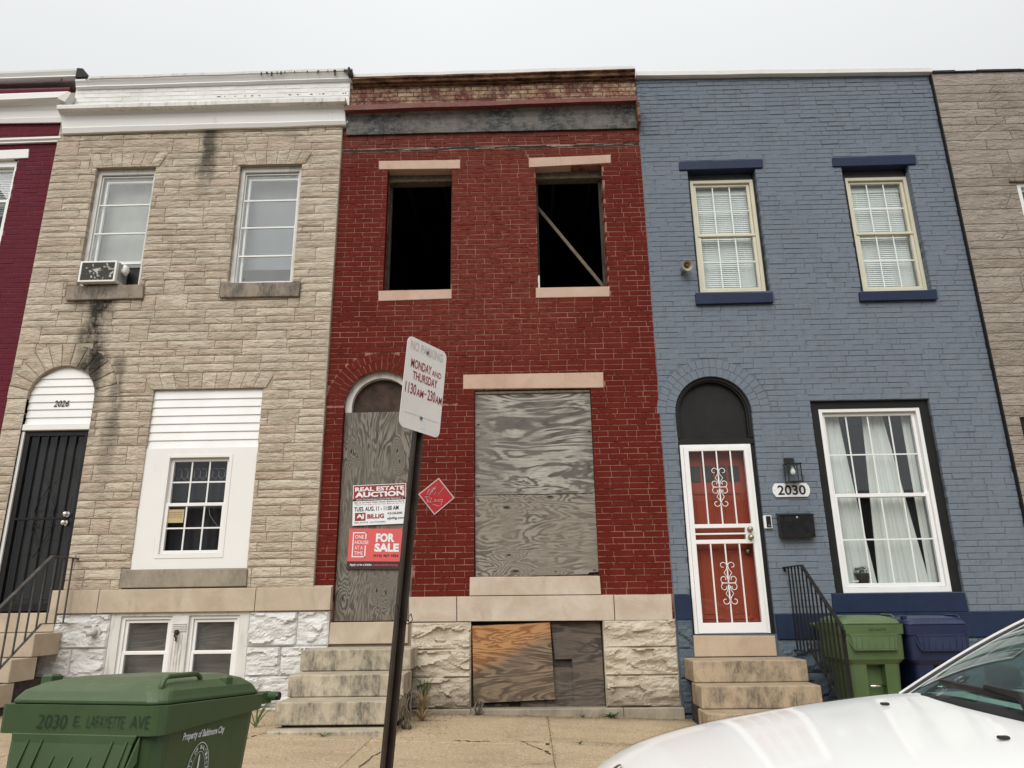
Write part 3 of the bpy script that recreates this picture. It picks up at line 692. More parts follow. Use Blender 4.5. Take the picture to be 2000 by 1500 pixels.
def curtain(win, x0, x1, z0, z1, y, mat, amp=.03, waves=5, name='curtain', gather=None, seed=0):
    nx, nz = max(24, waves*8), 14; vs = []; rr = random.Random(seed)
    ph = rr.uniform(0, 6)
    for j in range(nz+1):
        v = j/nz; a, b = x0, x1
        if gather: a, b = gather(v, x0, x1)
        for i in range(nx+1):
            u = i/nx; vs.append((a+(b-a)*u, y+amp*math.sin(u*waves*6.283+ph+.6*math.sin(v*3))*(.6+.4*math.sin(u*17+ph)), z0+(z1-z0)*v))
    MB().add(vs, [(j*(nx+1)+i, j*(nx+1)+i+1, (j+1)*(nx+1)+i+1, (j+1)*(nx+1)+i) for j in range(nz) for i in range(nx)]).build(name, mat, win, smooth=True)

# ---------------------------------------------------------------- red house
W1 = rect_px((756.7, 330), (884, 330), (748, 567), (880.7, 565), 0)
W2 = rect_px((1047.7, 326.7), (1177, 320), (1049, 561.7), (1185.7, 560), 0)
W3 = rect_px((930, 762), (1154.5, 758), (922, 1126), (1169.7, 1124), 0)
DR = (-2.072, -1.235, .885, 3.244)           # boarded door: x0 x1 sill spring
BR = (-.600, .768, .04, .875)                # basement opening
BELT_R = P(1000, 1164).z; BOT_R = P(1000, 1213).z
def pz(px, py, Y=0): return P(px, py, Y).z
zc0 = (pz(678, 295)+pz(1250, 281))/2
ZTOP = 7.60
front_wall([(XT1, ZB), (XR1, ZB), (XR1, ZTOP), (XT1, ZTOP)],
           [rect_loop(*W1), rect_loop(*W2), rect_loop(*W3), arch_loop(DR[0], DR[1], DR[2], DR[3]), rect_loop(*BR)], 0, .32, m_redmort, H_RED)
def slotr(px4, Y=0):
    r = rect_px(*px4, Y); return r
lint1 = [(740, 314), (898.7, 312), (898.7, 329), (740, 330.7)]; lint2 = [(1033, 309), (1192.7, 301.7), (1192.7, 318), (1033, 326.7)]
lint3 = [(904.7, 731.7), (1178, 727), (1179, 757), (904.7, 759.8)]
sill1 = [(739, 568), (882, 565), (882, 583), (739, 588)]; sill2 = [(1046.7, 561.7), (1190.7, 559.3), (1190.7, 579), (1046.7, 581.7)]
sill3 = [(917.6, 1127.4), (1171.5, 1125), (1174, 1161), (917, 1163.5)]
stones = [lint1, lint2, lint3, sill1, sill2, sill3]
def hole_of(q, Y=0, grow=.0):
    a = quad(q, Y); return (min(a[0].x, a[3].x)-grow, max(a[1].x, a[2].x)+grow, (a[2].z+a[3].z)/2-grow, (a[0].z+a[1].z)/2+grow)
holes = [W1, W2, W3, BR, (DR[0], DR[1], 0, DR[3]), (XT1-.1, DR[0], -1, 1.262)]+[hole_of(q) for q in stones]+[(XT1, XR1, zc0-.028, zc0+.028)]
ARC = ((DR[0]+DR[1])/2, DR[3], (DR[1]-DR[0])/2)
cells = brick_cells(XT1+.004, XR1-.002, BELT_R, pz(960, 256)+.02, .0655, .2135, seed=3, header=.04)
cells = cut_cells(cells, holes, [(ARC[0], ARC[1], ARC[2]+.215)])
lay_bricks(cells, H_RED, m_red, -.004, edges=[W1, W2, W3, (DR[0], DR[1], 0, DR[3])], seed=2, joint=.0058, jit=.001, rotj=.002, wild=lambda x, z: z > zc0 and R.random() < .4)
voussoirs(H_RED, ARC[0], ARC[1], ARC[2]+.002, 2, .105, -.006, m_red, n=22, a0=-.0, a1=math.pi)
# crack with the bare nailer in it
mb = MB(); N = 24
for i in range(N):
    x0 = XT1+.02+(XR1-XT1-.04)*i/N; x1 = XT1+.02+(XR1-XT1-.04)*(i+1)/N
    if R.random() < .82: mb.box(x0, x1-.002, .004+R.uniform(0, .01), .05, zc0-.026, zc0+R.uniform(-.012, .022))
mb.build('wood_nailer', m_oldwood, H_RED)
mb = MB(); vs = []
for i in range(49):
    x = XT1+.012+(XR1-XT1-.024)*i/48; q_ = noise.noise(Vector((x*2.3, 3, 1)))*.5+.5; vs += [(x, -.0008, zc0-.029+R.uniform(0, .010)), (x, -.0008, zc0-.004+.036*q_+R.uniform(-.004, .004))]
mb.add(vs, [(2*i, 2*i+2, 2*i+3, 2*i+1) for i in range(48)]); mb.build('crack', m_interior, H_RED)
mb = MB()
for i in range(13):
    x0 = XT1+.05+R.uniform(0, 3.5); l_ = R.uniform(.12, .5); z_m = zc0+R.uniform(-.022, .01); mb.box(x0, min(x0+l_, XR1-.02), -.003, .01, z_m, z_m+R.uniform(.004, .012))
mb.build('mortar_crumbs', plain('pale_mortar', (.30, .24, .19), .9, nscale=30, var=.4), H_RED, kind='stuff')
for i, (q, nm, mt_) in enumerate(((lint1, 'lintel', m_lintel), (lint2, 'lintel', m_lintel), (lint3, 'lintel', m_lintel), (sill1, 'sill', m_lintel), (sill2, 'sill', m_lintel), (sill3, 'sill', m_belt2))):
    slab_px(MB(), q, -.012 if i != 5 else -.03, .30).build(nm, mt_, H_RED, bevel=.006)
# belt course in three stones
for a, b in ((799, 891), (892.5, 1198), (1199.5, 1311)):
    q = [(a, 1166+(1161-1166)*(a-800)/508), (b, 1166-5*(b-800)/508), (b+3*(b-800)/508, 1214.5-3.5*(b-800)/508), (a+3*(a-800)/508, 1214.5-3.5*(a-800)/508)]
    slab_px(MB(), q, -.035, .02).build('belt_stone', m_belt2, H_RED, bevel=.005)
# door: white arched frame, board and dark tympanum
def arch_ring(cx, cz, r1, r0, yf, yb, zlow, n=24):
    mb = MB(); o = [(cx+r1, zlow)]+arc_pts(cx, cz, r1, n)+[(cx-r1, zlow)]; i = [(cx+r0, zlow)]+arc_pts(cx, cz, r0, n)+[(cx-r0, zlow)]
    k = len(o); vs = [(p[0], yf, p[1]) for p in o+i]+[(p[0], yb, p[1]) for p in o+i]
    fs = []
    for a in range(k-1): fs += [(a, a+1, k+a+1, k+a), (2*k+a, 3*k+a, 3*k+a+1, 2*k+a+1), (a, 2*k+a, 2*k+a+1, a+1), (k+a, k+a+1, 3*k+a+1, 3*k+a)]
    fs += [(0, k, 3*k, 2*k), (k-1, 3*k-1, 4*k-1, 2*k-1)]
    return mb.add(vs, fs)
arch_ring(ARC[0], ARC[1], ARC[2]-.001, ARC[2]-.075, .075, .16, 2.6).build('arched_door_frame', m_oldwhite, H_RED)
MB().xz(arc_pts(ARC[0], ARC[1], ARC[2]-.07, 20)+[(DR[0]+.07, 2.9), (DR[1]-.07, 2.9)][::1], .15, .18).build('tympanum_board', plain('dark_reddish_board', (.05, .028, .02), .8, var=.5, nscale=8, bump=.5), H_RED)
zt = pz(740, 802.6); MB().box(DR[0]+.006, DR[1]-.006, .055, .070, .893, zt).build('plywood_board', m_plyd, H_RED, bevel=.002, label='tall grey plywood board closing the arched doorway')
zm = pz(1045, 965.5, .03)
a = P(932, 764, .03); b = P(1153, 761, .03)
mb = MB().xz([(W3[0]+.008, zm+.004), (W3[1]-.006, zm+.002), (W3[1]-.008, W3[3]-.02), (W3[0]+.006, W3[3]-.025)], .03, .045); mb.build('plywood_board', m_plyw, H_RED, bevel=.002, label='upper boarding sheet with wavy grain')
pts = [(W3[0]+.018, W3[2]+.006), (W3[0]+.03, W3[2]-.004), (W3[1]-.12, W3[2]+.012), (W3[1]-.10, W3[2]+.03), (W3[1]-.002, W3[2]+.035), (W3[1]-.006, zm+.008), (W3[1]-.09, zm-.006), (W3[0]+.006, zm-.003)]
MB().xz(pts, .026, .041).build('plywood_board', m_plyw2, H_RED, label='lower boarding sheet with dark knots and a broken corner')
MB().box(W3[0], W3[1], .06, .08, W3[2], W3[3]).build('window_backing', m_darkwood, H_RED)
mb = MB().bbox(W3[0]+.01, W3[1]-.01, .012, .05, W3[3]-.045, W3[3]-.016, .004); mb.build('head_batten', m_oldwood, H_RED)
for i in range(26):
    pass
nl = MB()
for (x, z) in ((W3[0]+.04, 2.14), (W3[0]+.04, 1.97), (W3[0]+.05, 1.36), (W3[1]-.05, 1.38), (W3[0]+.04, 3.0), (W3[1]-.04, 2.9), (W3[1]-.05, 2.2), (W3[0]+.04, 2.3)): nl.box(x-.012, x+.02, .022, .03, z-.004, z+.006)
nl.build('nail_rust', m_darkwood, H_RED, kind='stuff')
# basement boards
def board(pxs, yf, yb, mat, lab=None):
    return slab_px(MB(), pxs, yf, yb).build('plywood_board', mat, H_RED, bevel=.0015, label=lab)
cr = lambda x, y: (860+x/3.571, 1180+y/3.571)
board([cr(770, 122), cr(1113, 118), cr(1133, 380), cr(800, 385)], .045, .060, m_plyk, 'dark upper board in the basement opening')
board([cr(735, 440), cr(925, 443), cr(935, 718), cr(733, 722)], .040, .053, m_plyk)
board([cr(918, 377), cr(1131, 375), cr(1151, 715), cr(935, 722)], .020, .034, m_plyk, 'dark overlapping board at the right of the basement opening')
board([cr(562, 675), cr(728, 672), cr(733, 728), cr(560, 732)], .030, .040, m_plyk)
board([cr(300, 700), cr(480, 690), cr(480, 720), cr(300, 722)], .050, .060, m_plyk)
board([cr(222, 152), cr(765, 128), cr(801, 664), cr(233, 692)], -.012, .004, m_plyo, 'leaning board, orange at the top and grey below')
MB().box(BR[0]+.001, BR[1]-.001, .09, .11, BR[2], BR[3]-.001).build('window_backing', m_darkwood, H_RED)
# natural rock-faced foundation, three courses each side of the opening
zs = [.042, .335, .605, .872]
for (xa, xb, sd) in ((-1.225, BR[0]-.004, 3), (BR[1]+.004, XR1-.004, 7)):
    for k in range(3):
        rough_stone(xa, xb, zs[k]+.001, zs[k+1]-.001, -.018, .03, .060, 46, 20, sd+k*1.7).build('foundation_stone', m_rock, H_RED)
for a, b in ((-1.2, BR[0]), (BR[0]+.006, .93), (.936, XR1+.012)):
    MB().bbox(a, b, -.075, .03, -.25, .036+R.uniform(-.004, .003), .008).build('plinth_stone', m_ledge, H_RED)
# upper openings: joist ends, brace, ragged frames
for wv in (W1, W2):
    MB().bbox(wv[0]-.02, wv[1]+.02, .13, .27, wv[3]-.10, wv[3]+.03, .006).build('head_timber', m_oldwood, H_RED)
for wv in (W1, W2):
    for s in (0, 1):
        x = wv[0]+.004 if s == 0 else wv[1]-.030
        MB().bbox(x, x+.026, .20, .26, wv[2], wv[3]-.1, .003).build('jamb_timber', m_darkwood, H_RED)
for i in range(7):
    MB().box(XT1+.2+i*.5, XT1+.245+i*.5, .5, 6, 6.52, 6.72).build('ceiling_joist', m_darkwood, H_RED)
a, b = P(1048, 402, .42), P(1176, 556, .42)
d = (b-a).normalized(); a -= d*.35; b += d*.25
MB().prism([a+Vector((-.014, 0, -.016)), a+Vector((.014, 0, .016)), b+Vector((.014, 0, .016)), b+Vector((-.014, 0, -.016))], (0, .035, 0)).build('brace', m_beam, H_RED, bevel=.003)
MB().box(W2[0]+.0, W2[0]+.018, -.004, .06, W2[2], W2[2]+.16).build('broken_jamb', m_oldwhite, H_RED)
# cornice
c3 = lambda x, y: (640+x/3, 100+y/3)
def row(l, r, y): return (*l, *r, y)
mb = MB(); moulding(mb, [row(c3(110, 490), c3(1815, 450), -.02), row(c3(110, 489), c3(1815, 449), -.035), row(c3(110, 458), c3(1815, 410), -.05), row(c3(109, 455), c3(1812, 407), -.035),
    row(c3(108, 415), c3(1810, 365), -.045), row(c3(106, 385), c3(1808, 333), -.065), row(c3(103, 362), c3(1806, 305), -.095), row(c3(100, 350), c3(1806, 291), -.13), row(c3(100, 345), c3(1806, 286), -.155)])
mb.build('cornice_cove', m_zinc, H_RED)
mb = MB(); moulding(mb, [row(c3(97, 345), c3(1811, 287), -.165), row(c3(97, 320), c3(1812, 270), -.165), row(c3(99, 316), c3(1812, 266), -.155)]); mb.build('cornice_lip', plain('oxide_red_lip', (.14, .035, .024), .6, nscale=9, var=.3), H_RED)
zb0 = pz(690, 202, -.02); zb1 = pz(960, 160, -.02)
sh = (pz(*c3(1805, 172), -.02)-pz(*c3(148, 214), -.02))/(XR1-XT1)
cs = brick_cells(XT1+.05, XR1, zb0-.05, zb1+.02, .0655, .2135, seed=9)
lay_bricks([c for c in cs], H_RED, m_parapet, -.022, limit=120, seed=5, joint=.0075, rotj=.004)
MB().box(XT1+.05, XR1-.001, -.019, .0, zb0-.05, zb1+.03).build('parapet', plain('dark_parapet_joint', (.06, .03, .022), .9), H_RED)
mb = MB(); moulding(mb, [row(c3(146, 213), c3(1805, 172), -.03), row(c3(146, 205), c3(1804, 160), -.06), row(c3(144, 196), c3(1802, 150), -.055), row(c3(144, 185), c3(1802, 138), -.10), row(c3(143, 172), c3(1800, 122), -.11), row(c3(142, 162), c3(1802, 106), -.14), row(c3(142, 158), c3(1802, 101), -.14)])
mb.build('top_moulding', m_rust, H_RED)
mb = MB(); moulding(mb, [row((690, 150), (1240, 134.5), -.05), row((690, 144.5), (1240, 128.6), -.05)]); mb.build('roof_edge', m_coping, H_RED)
MB().box(XR1-.035, XR1-.001, -.17, .05, pz(1243, 248, -.05), pz(1243, 200, -.165)).build('cornice_end', m_rust, H_RED)
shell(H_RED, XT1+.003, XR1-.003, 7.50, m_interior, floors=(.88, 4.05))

# ---------------------------------------------------------------- slate blue house
V1 = rect_px((1343.3, 331.8), (1475.6, 328), (1361.6, 571), (1504, 568), 0)
V2 = rect_px((1642.7, 326), (1774, 321.5), (1680.7, 569.6), (1819.4, 565.4), 0)
V3 = rect_px((1582.7, 782.7), (1816, 778.7), (1629.3, 1159), (1882.4, 1156), 0)
DB = (1.700, 2.560, .715, 3.083)
BELT_B = P(1640, 1198).z; BOT_B = P(1640, 1247).z
front_wall([(XR1, ZB), (XB1, ZB), (XB1, 7.58), (XR1, 7.58)], [rect_loop(*V1), rect_loop(*V2), rect_loop(*V3), arch_loop(DB[0], DB[1], DB[2], DB[3])], 0, .32, m_bluemort, H_BLU)
bl = [[(1327, 315.4), (1490, 311), (1490, 326.8), (1327, 331.8)], [(1625.6, 307.8), (1788, 303), (1790, 320), (1627.5, 325)]]
bs_ = [[(1359, 572), (1509.8, 570.4), (1511, 590), (1360.5, 594)], [(1679.6, 569.6), (1829.7, 565.4), (1832, 584.4), (1681.5, 587.5)], [(1625, 1159.5), (1884.6, 1157), (1893.4, 1194.5), (1629, 1197)]]
holes = [V1, V2, V3, (DB[0], DB[1], 0, DB[3]), (XR1-.1, DB[0], -1, pz(1330, 1161.5)), (DB[1], XB1+.1, -1, BELT_B)]+[hole_of(q) for q in bl+bs_]
ARB = ((DB[0]+DB[1])/2, DB[3], (DB[1]-DB[0])/2)
cells = cut_cells(brick_cells(XR1+.003, XB1-.002, BELT_B, 7.57, .0655, .2135, off=.3, seed=13, jit=.008, header=.05), holes, [(ARB[0], ARB[1], ARB[2]+.215)])
lay_bricks(cells, H_BLU, m_blue, -.0045, edges=[V1, V2, V3, (DB[0], DB[1], 0, DB[3])], seed=4, joint=.006, jit=.0012, rotj=.004,
           wild=lambda x, z: R.random() < (.8 if z > 6.75 else .12 if z > 4.5 else .03))
# paint bridges most of the joints lower down: the flush film between bricks
rr = random.Random(31); film = MB()
for c in cells:
    if (c[3] < 6.6 and rr.random() < .45) or rr.random() < .12:
        film.box(c[1]-.004, c[1]+.004, -.0035, .01, c[2]+.004, c[3]-.004)
    if (c[3] < 6.6 and rr.random() < .30) or rr.random() < .08:
        film.box(c[0]+.01, c[1]-.01, -.0034, .01, c[3]-.0045, c[3]+.0045)
film.build('joint_paint', m_blueflush, H_BLU, kind='stuff')
voussoirs(H_BLU, ARB[0], ARB[1], ARB[2]+.002, 2, .105, -.0052, m_blue, n=20, gap=.006)
for q in bl: slab_px(MB(), q, -.025, .2).build('lintel', m_navy, H_BLU, bevel=.005)
for i, q in enumerate(bs_): slab_px(MB(), q, -.05 if i < 2 else -.03, .30).build('sill', m_navy, H_BLU, bevel=.006)
z1, z0_ = pz(1330, 1161.5), pz(1330, 1211)
MB().bbox(XR1+.012, DB[0]-.002, -.035, .02, z0_, z1, .004).build('belt_stone', m_navy, H_BLU)
for a, b in ((DB[1]+.004, 3.9), (3.904, XB1-.002)): MB().bbox(a, b, -.035, .02, BOT_B, BELT_B, .004).build('belt_stone', m_navy, H_BLU)
zs = [.0, .30, .585, .873]
for k in range(3): rough_stone(XR1+.014, DB[0]-.01, zs[k]-.04*(k == 0), zs[k+1]-.004, -.012, .03, .045, 14, 16, 21+k).build('foundation_stone', m_rockb, H_BLU)
MB().bbox(XR1+.014, DB[0]+.02, -.05, .03, -.3, -.045, .006).build('plinth_stone', m_rockb, H_BLU)
for k, (za, zb) in enumerate(((-.36, .02), (.024, .34), (.344, BOT_B-.002))):
    for j, (a, b) in enumerate(((DB[1]+.0, 3.15), (3.155, 3.85), (3.855, 4.6), (4.605, XB1-.01))):
        rough_stone(a, b, za, zb-.004, -.012, .03, .05, 22, 10, 40+k*5+j).build('foundation_stone', m_rockb, H_BLU)
mb = MB(); moulding(mb, [row((1243, 148.8), (1821, 141.2), -.06), row((1243, 147), (1821, 139.6), -.075), row((1243, 139.2), (1820, 131.6), -.075), row((1243, 138.6), (1820, 131), -.06)]); mb.build('coping', m_coping, H_BLU)
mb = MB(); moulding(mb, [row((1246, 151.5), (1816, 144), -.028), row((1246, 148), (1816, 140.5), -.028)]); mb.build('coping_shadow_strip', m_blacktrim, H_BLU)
MB().box(XB1-.012, XB1+.004, -.05, .02, -.3, 7.5).build('edge_flashing', m_blacktrim, H_BLU)
shell(H_BLU, XR1+.003, XB1-.003, 7.50, m_room, floors=(.70, 4.05))
# sashes
def blue_window(V, fr, label):
    x0, x1, z0, z1 = rect_px(*fr, .10); z0 = V[2]+.004
    win = frame_ring(MB(), x0, x1, z0, z1, .042, .085, .17, tb=.05).build('window', m_cream, H_BLU, label=label)
    MB().box(V[0]-.01, V[1]+.01, .115, .14, z1+.001, V[3]+.02).build('head_panel', m_greypanel, win)
    mb = MB(); mb.box(V[0]+.001, x0-.001, .06, .15, V[2], z1); mb.box(x1+.001, V[1]-.001, .06, .19, V[2], V[3]); mb.build('jamb', m_blacktrim, win)
    a, b = x0+.045, x1-.045; zm = (z0+z1)/2+.01
    sash(win, a, b, zm-.018, z1-.045, .115, .032, m_cream, m_glass, 3, 2, .014, m_muntin)
    sash(win, a, b, z0+.054, zm+.018, .095, .034, m_cream, m_glass, 3, 2, .014, m_muntin)
    MB().box(a, b, .082, .098, zm-.016, zm+.012).build('meeting_rail', m_cream, win)
    bm = MB(); z = z0+.09
    while z < z1-.16:
        bm.add([(a+.02, .196, z), (b-.02, .196, z), (b-.02, .206, z+.026), (a+.02, .206, z+.026)], [(0, 1, 2, 3)]); z += .0265
    bm.box(a+.015, b-.015, .19, .235, z1-.155, z1-.09)
    for xx in (a+.12, b-.12): bm.box(xx, xx+.004, .196, .199, z0+.09, z1-.12)
    bm.build('blind', m_blind, win)
    MB().box(x0-.02, x1+.02, .27, .272, V[2]-.05, V[3]+.05).build('blind_backing', m_curtain, win)
blue_window(V1, ((1348, 354.6), (1469.9, 351.5), (1363.5, 570), (1493.8, 567)), 'cream framed sash window beside the horn loudspeaker')
blue_window(V2, ((1647, 349), (1768, 346), (1682, 562), (1810, 561.6)), 'cream framed sash window nearer the grey-brown house')
# big window
x0, x1, z0, z1 = rect_px((1596.3, 798.5), (1794, 796.3), (1647.8, 1157), (1860, 1156), .05); z0 = V3[2]+.002
win = MB(); win.box(V3[0]+.001, x0-.001, .04, .14, V3[2], V3[3]); win.box(x1+.001, V3[1]-.001, .04, .14, V3[2], V3[3]); win.box(x0-.001, x1+.001, .041, .14, z1+.001, V3[3])
win = win.build('window', m_blacktrim, H_BLU, label='large white sash window in a black surround')
frame_ring(MB(), x0, x1, z0, z1, .040, .048, .15, tb=.055).build('frame', m_white2, win)
a, b = x0+.043, x1-.043; zm = pz(1715, 967, .07)
sash(win, a, b, zm-.02, z1-.043, .095, .036, m_white2, m_glassbig, 4, 2, .015, m_muntin)
sash(win, a, b, z0+.058, zm+.02, .070, .040, m_white2, m_glassbig, 4, 2, .015, m_muntin)
wd = b-a
def g1(v, p, q): s = .30+.18*max(0, v-.0)*0; return (a-.02, a+wd*(.235+.16*(1-v)**1.2*(1 if v < .85 else 1)))
def g2(v, p, q): return (a+wd*(.50-.0*v-.10*(1-v)**1.1), a+wd*(.72+.22*(1-v)))
def g3(v, p, q): return (a+wd*(.92-.0*v), b+.02)
curtain(win, 0, 0, z0+.0, z1, .22, m_curtain, .018, 4, gather=g1, seed=1)
curtain(win, 0, 0, z0+.0, z1, .24, m_curtain, .020, 5, gather=g2, seed=2)
curtain(win, 0, 0, z0+.0, z1, .22, m_curtain, .012, 2, gather=g3, seed=3)
room_box(H_BLU, V3[0], V3[1], V3[2], V3[3], .325, 2.5, plain('dim_parlour', (.16, .16, .155), .9))
# potted plant on the inside sill
pc = P(1685, 1132, .19); pot = thing('potted_plant', 'small plant in a dark pot standing inside the large white window', 'plant', (pc.x, .18, z0+.06))
MB().lathe([(.045, 0), (.06, .09), (.072, .13), (.075, .15), (.066, .15)], (pc.x, .18, z0+.055), (0, 0, 1), 14).build('pot', plain('dark_pot', (.035, .028, .024), .7), pot, smooth=True)
lm = MB()
for i in range(46):
    an = R.uniform(0, 6.28); r_ = R.uniform(.01, .085); c = Vector((pc.x+math.cos(an)*r_, .18+math.sin(an)*r_*.4, z0+.20+R.uniform(0, .09)-r_*.3))
    u = Vector((R.uniform(-1, 1), R.uniform(-.5, .5), R.uniform(-.3, 1))).normalized()*R.uniform(.012, .022); v = u.cross(Vector((R.uniform(-1, 1), 1, 0))).normalized()*.007
    lm.add([c-u, c+v, c+u, c-v], [(0, 1, 2, 3)])
lm.build('foliage', m_leafdk, pot)
MB().box(pc.x-.14, pc.x-.07, .13, .132, z0+.115, z0+.13).build('window_sticker', m_posterw, win)

# door of the blue house
arch_ring(ARB[0], ARB[1], ARB[2]-.002, ARB[2]-.035, .03, .16, 2.80).build('door_arch_trim', m_blacktrim, H_BLU)
arch_ring(ARB[0], ARB[1], ARB[2]-.036, ARB[2]-.052, .05, .16, 2.80).build('door_arch_trim', m_blacktrim, H_BLU)
MB().xz([(DB[0]+.04, 2.76)]+[(DB[1]-.04, 2.76)]+arc_pts(ARB[0], ARB[1], ARB[2]-.05, 20), .105, .13).build('tympanum', m_blacktrim, H_BLU)
MB().bbox(DB[0]+.002, DB[1]-.002, .02, .15, 2.725, 2.79, .004).build('transom_bar', m_blacktrim, H_BLU)
mb = MB(); mb.box(DB[0]+.001, DB[0]+.02, .02, .16, DB[2], 2.724); mb.box(2.508, DB[1]-.001, .035, .20, DB[2], 2.724); mb.build('door_jamb', m_blacktrim, H_BLU)
DX0, DX1, DZ0, DZ1 = 1.722, 2.505, .722, 2.722
def sdz(py): return DZ1+(pz(1400, py)-pz(1400, 868))*(DZ1-DZ0)/(pz(1400, 868)-pz(1400, 1240))
door = frame_ring(MB(), DX0, DX1, DZ0, DZ1, .035, .012, .06, tb=.001, tt=.03).build('storm_door', m_white2, H_BLU, label='white security door with scrollwork')
k5 = lambda y: 680+y/2.42
o0, o1 = DX0+.088, DX1-.082
zu1, zu0 = sdz(k5(487)), sdz(k5(834)); zl1, zl0 = sdz(k5(928)), sdz(k5(1303))
mb = MB(); mb.bbox(DX0+.037, o0, -.004, .04, DZ0+.004, DZ1-.032, .004); mb.bbox(o1, DX1-.037, -.004, .04, DZ0+.004, DZ1-.032, .004)
mb.bbox(o0, o1, -.003, .04, zu1, DZ1-.033, .004); mb.bbox(o0, o1, -.003, .04, DZ0+.005, zl0, .004)
zr1, zr2 = sdz(k5(853)), sdz(k5(908))
mb.bbox(o0, o1, -.003, .04, zr1, zu0, .003); mb.bbox(o0, o1, -.003, .04, zl1, zr2, .003); mb.bbox(o1-.075, o1, -.0035, .04, zr2, zr1, .003)
mb.build('door_leaf', m_white2, door)
mb = MB(); zz = (zr1+zr2)/2; mb.bbox(o0, o1-.075, .0, .02, zz-.009, zz+.009, .002); mb.build('guard_bar', m_white2, door)
for zt_, zb_ in ((zu1, zu0), (zl1, zl0)):
    for fx in (.25, .50, .75):
        x = o0+(o1-o0)*fx; MB().bbox(x-.007, x+.007, -.0, .014, zb_, zt_, .002).build('guard_bar', m_white2, door)
def scroll(mb, cx, cz, y, r, start, turns, sgn, rt, n=22):
    pts = []
    for i in range(n+1):
        t = i/n; a = start+sgn*turns*2*math.pi*t; q = r*(1-.62*t); pts.append((cx+q*math.cos(a), y, cz+q*math.sin(a)))
    mb.tube(pts, rt, 5)
def ornament(cx, cz, y, H, W, par, mat, rt=.0042):
    mb = MB()
    for s in (-1, 1):
        for t in (-1, 1):
            scroll(mb, cx+s*W*.30, cz+t*H*.44, y, W*.26, math.radians(180 if s > 0 else 0), .8, -s*t, rt)
            scroll(mb, cx+s*W*.30, cz+t*H*.10, y, W*.27, math.radians(-90 if t > 0 else 90), .85, s*t, rt)
            mb.tube([(cx+s*W*.06, y, cz+t*H*.06), (cx+s*W*.10, y, cz+t*H*.16), (cx+s*W*.26, y, cz+t*H*.26), (cx+s*W*.07, y, cz+t*H*.36), (cx+s*W*.03, y, cz+t*H*.44)], rt, 5)
        mb.tube([(cx, y, cz), (cx+s*W*.5, y, cz)], rt*1.3, 5)
    mb.build('scrollwork', mat, par, smooth=True)
xm = (o0+o1)/2
ornament(xm, sdz(k5(660)), -.012, sdz(k5(573))-sdz(k5(746)), .155, door, m_white2)
ornament(xm, sdz(k5(1115)), -.012, sdz(k5(1020))-sdz(k5(1210)), .155, door, m_white2)
mb = MB()
for pyy in (862, 900):
    z = sdz(k5(pyy)); mb.lathe([(.028, 0), (.028, .006), (.013, .008), (.012, .03), (.024, .036), (.027, .05), (.018, .06), (0.004, .062)], (o1-.030, -.004, z), (0, -1, 0), 16)
mb.build('door_knob', m_brass, door, smooth=True)
MB().box(o0-.01, o1+.01, .028, .031, DZ0+.08, DZ1-.06).build('storm_glass', m_glassdoor, door)
# inner red door
ID = MB(); ID.box(DX0+.02, DX1-.02, .150, .19, DZ0, DZ1-.02)
inner = ID.build('front_door', m_reddoor, H_BLU, label='orange red panelled door behind the security door')
for (u0, u1, v0, v1) in ((.12, .46, .52, .74), (.54, .88, .52, .74), (.12, .46, .07, .44), (.54, .88, .07, .44)):
    w_, h_ = DX1-DX0-.04, DZ1-DZ0; xa, xb, za, zb = DX0+.02+u0*w_, DX0+.02+u1*w_, DZ0+v0*h_, DZ0+v1*h_
    mb = MB(); frame_ring(mb, xa, xb, za, zb, .018, .140, .1505); mb.bbox(xa+.05, xb-.05, .143, .1505, za+.05, zb-.05, .004); mb.build('door_panel', m_reddoor, inner)
for i in range(4):
    w_ = DX1-DX0-.04; xa = DX0+.02+(.12+.195*i)*w_; MB().box(xa, xa+.165*w_, .144, .149, DZ0+.80*(DZ1-DZ0), DZ0+.89*(DZ1-DZ0)).build('door_light', m_greypanel, inner)
MB().lathe([(.03, 0), (.03, .006), (.012, .01), (.012, .035), (.028, .045), (.03, .06), (.004, .068)], (DX1-.12, .15, sdz(k5(962))), (0, -1, 0), 14).build('door_knob', m_brass, inner, smooth=True)
mb = MB(); slab_px(mb, [(1354, 1241.5), (1514, 1241.5), (1518, 1281.5), (1357, 1283)], -.02, .15); mb.build('threshold_stone', m_thresh, H_BLU, bevel=.006)

# ---------------------------------------------------------------- tan stone-clad house
YT = -.050
T1 = (-5.394, -4.621, 4.785, 6.425); T2 = (-3.552, -2.757, 4.785, 6.415)
T3 = rect_px((303, 761), (515, 756), (248, 1112), (481, 1110.7), YT)
DT = (-5.744, -4.950, 1.02, 3.385)
BELT_T = pz(400, 1149.5); BOT_T = pz(400, 1195)
BT = rect_px((231, 1199), (471.8, 1197.6), (222, 1350), (470, 1350), 0); BT = (BT[0], BT[1], .30, BOT_T)
front_wall([(XT0, ZB), (XT1, ZB), (XT1, 7.58), (XT0, 7.58)], [rect_loop(*T1), rect_loop(*T2), rect_loop(*T3), arch_loop(DT[0]+.004, DT[1]-.004, DT[2], DT[3]), rect_loop(*BT)], YT+.012, .32, m_formmort, H_TAN)
ART = ((DT[0]+DT[1])/2, DT[3], (DT[1]-DT[0])/2)
ZF1 = pz(400, 253, YT)+.03
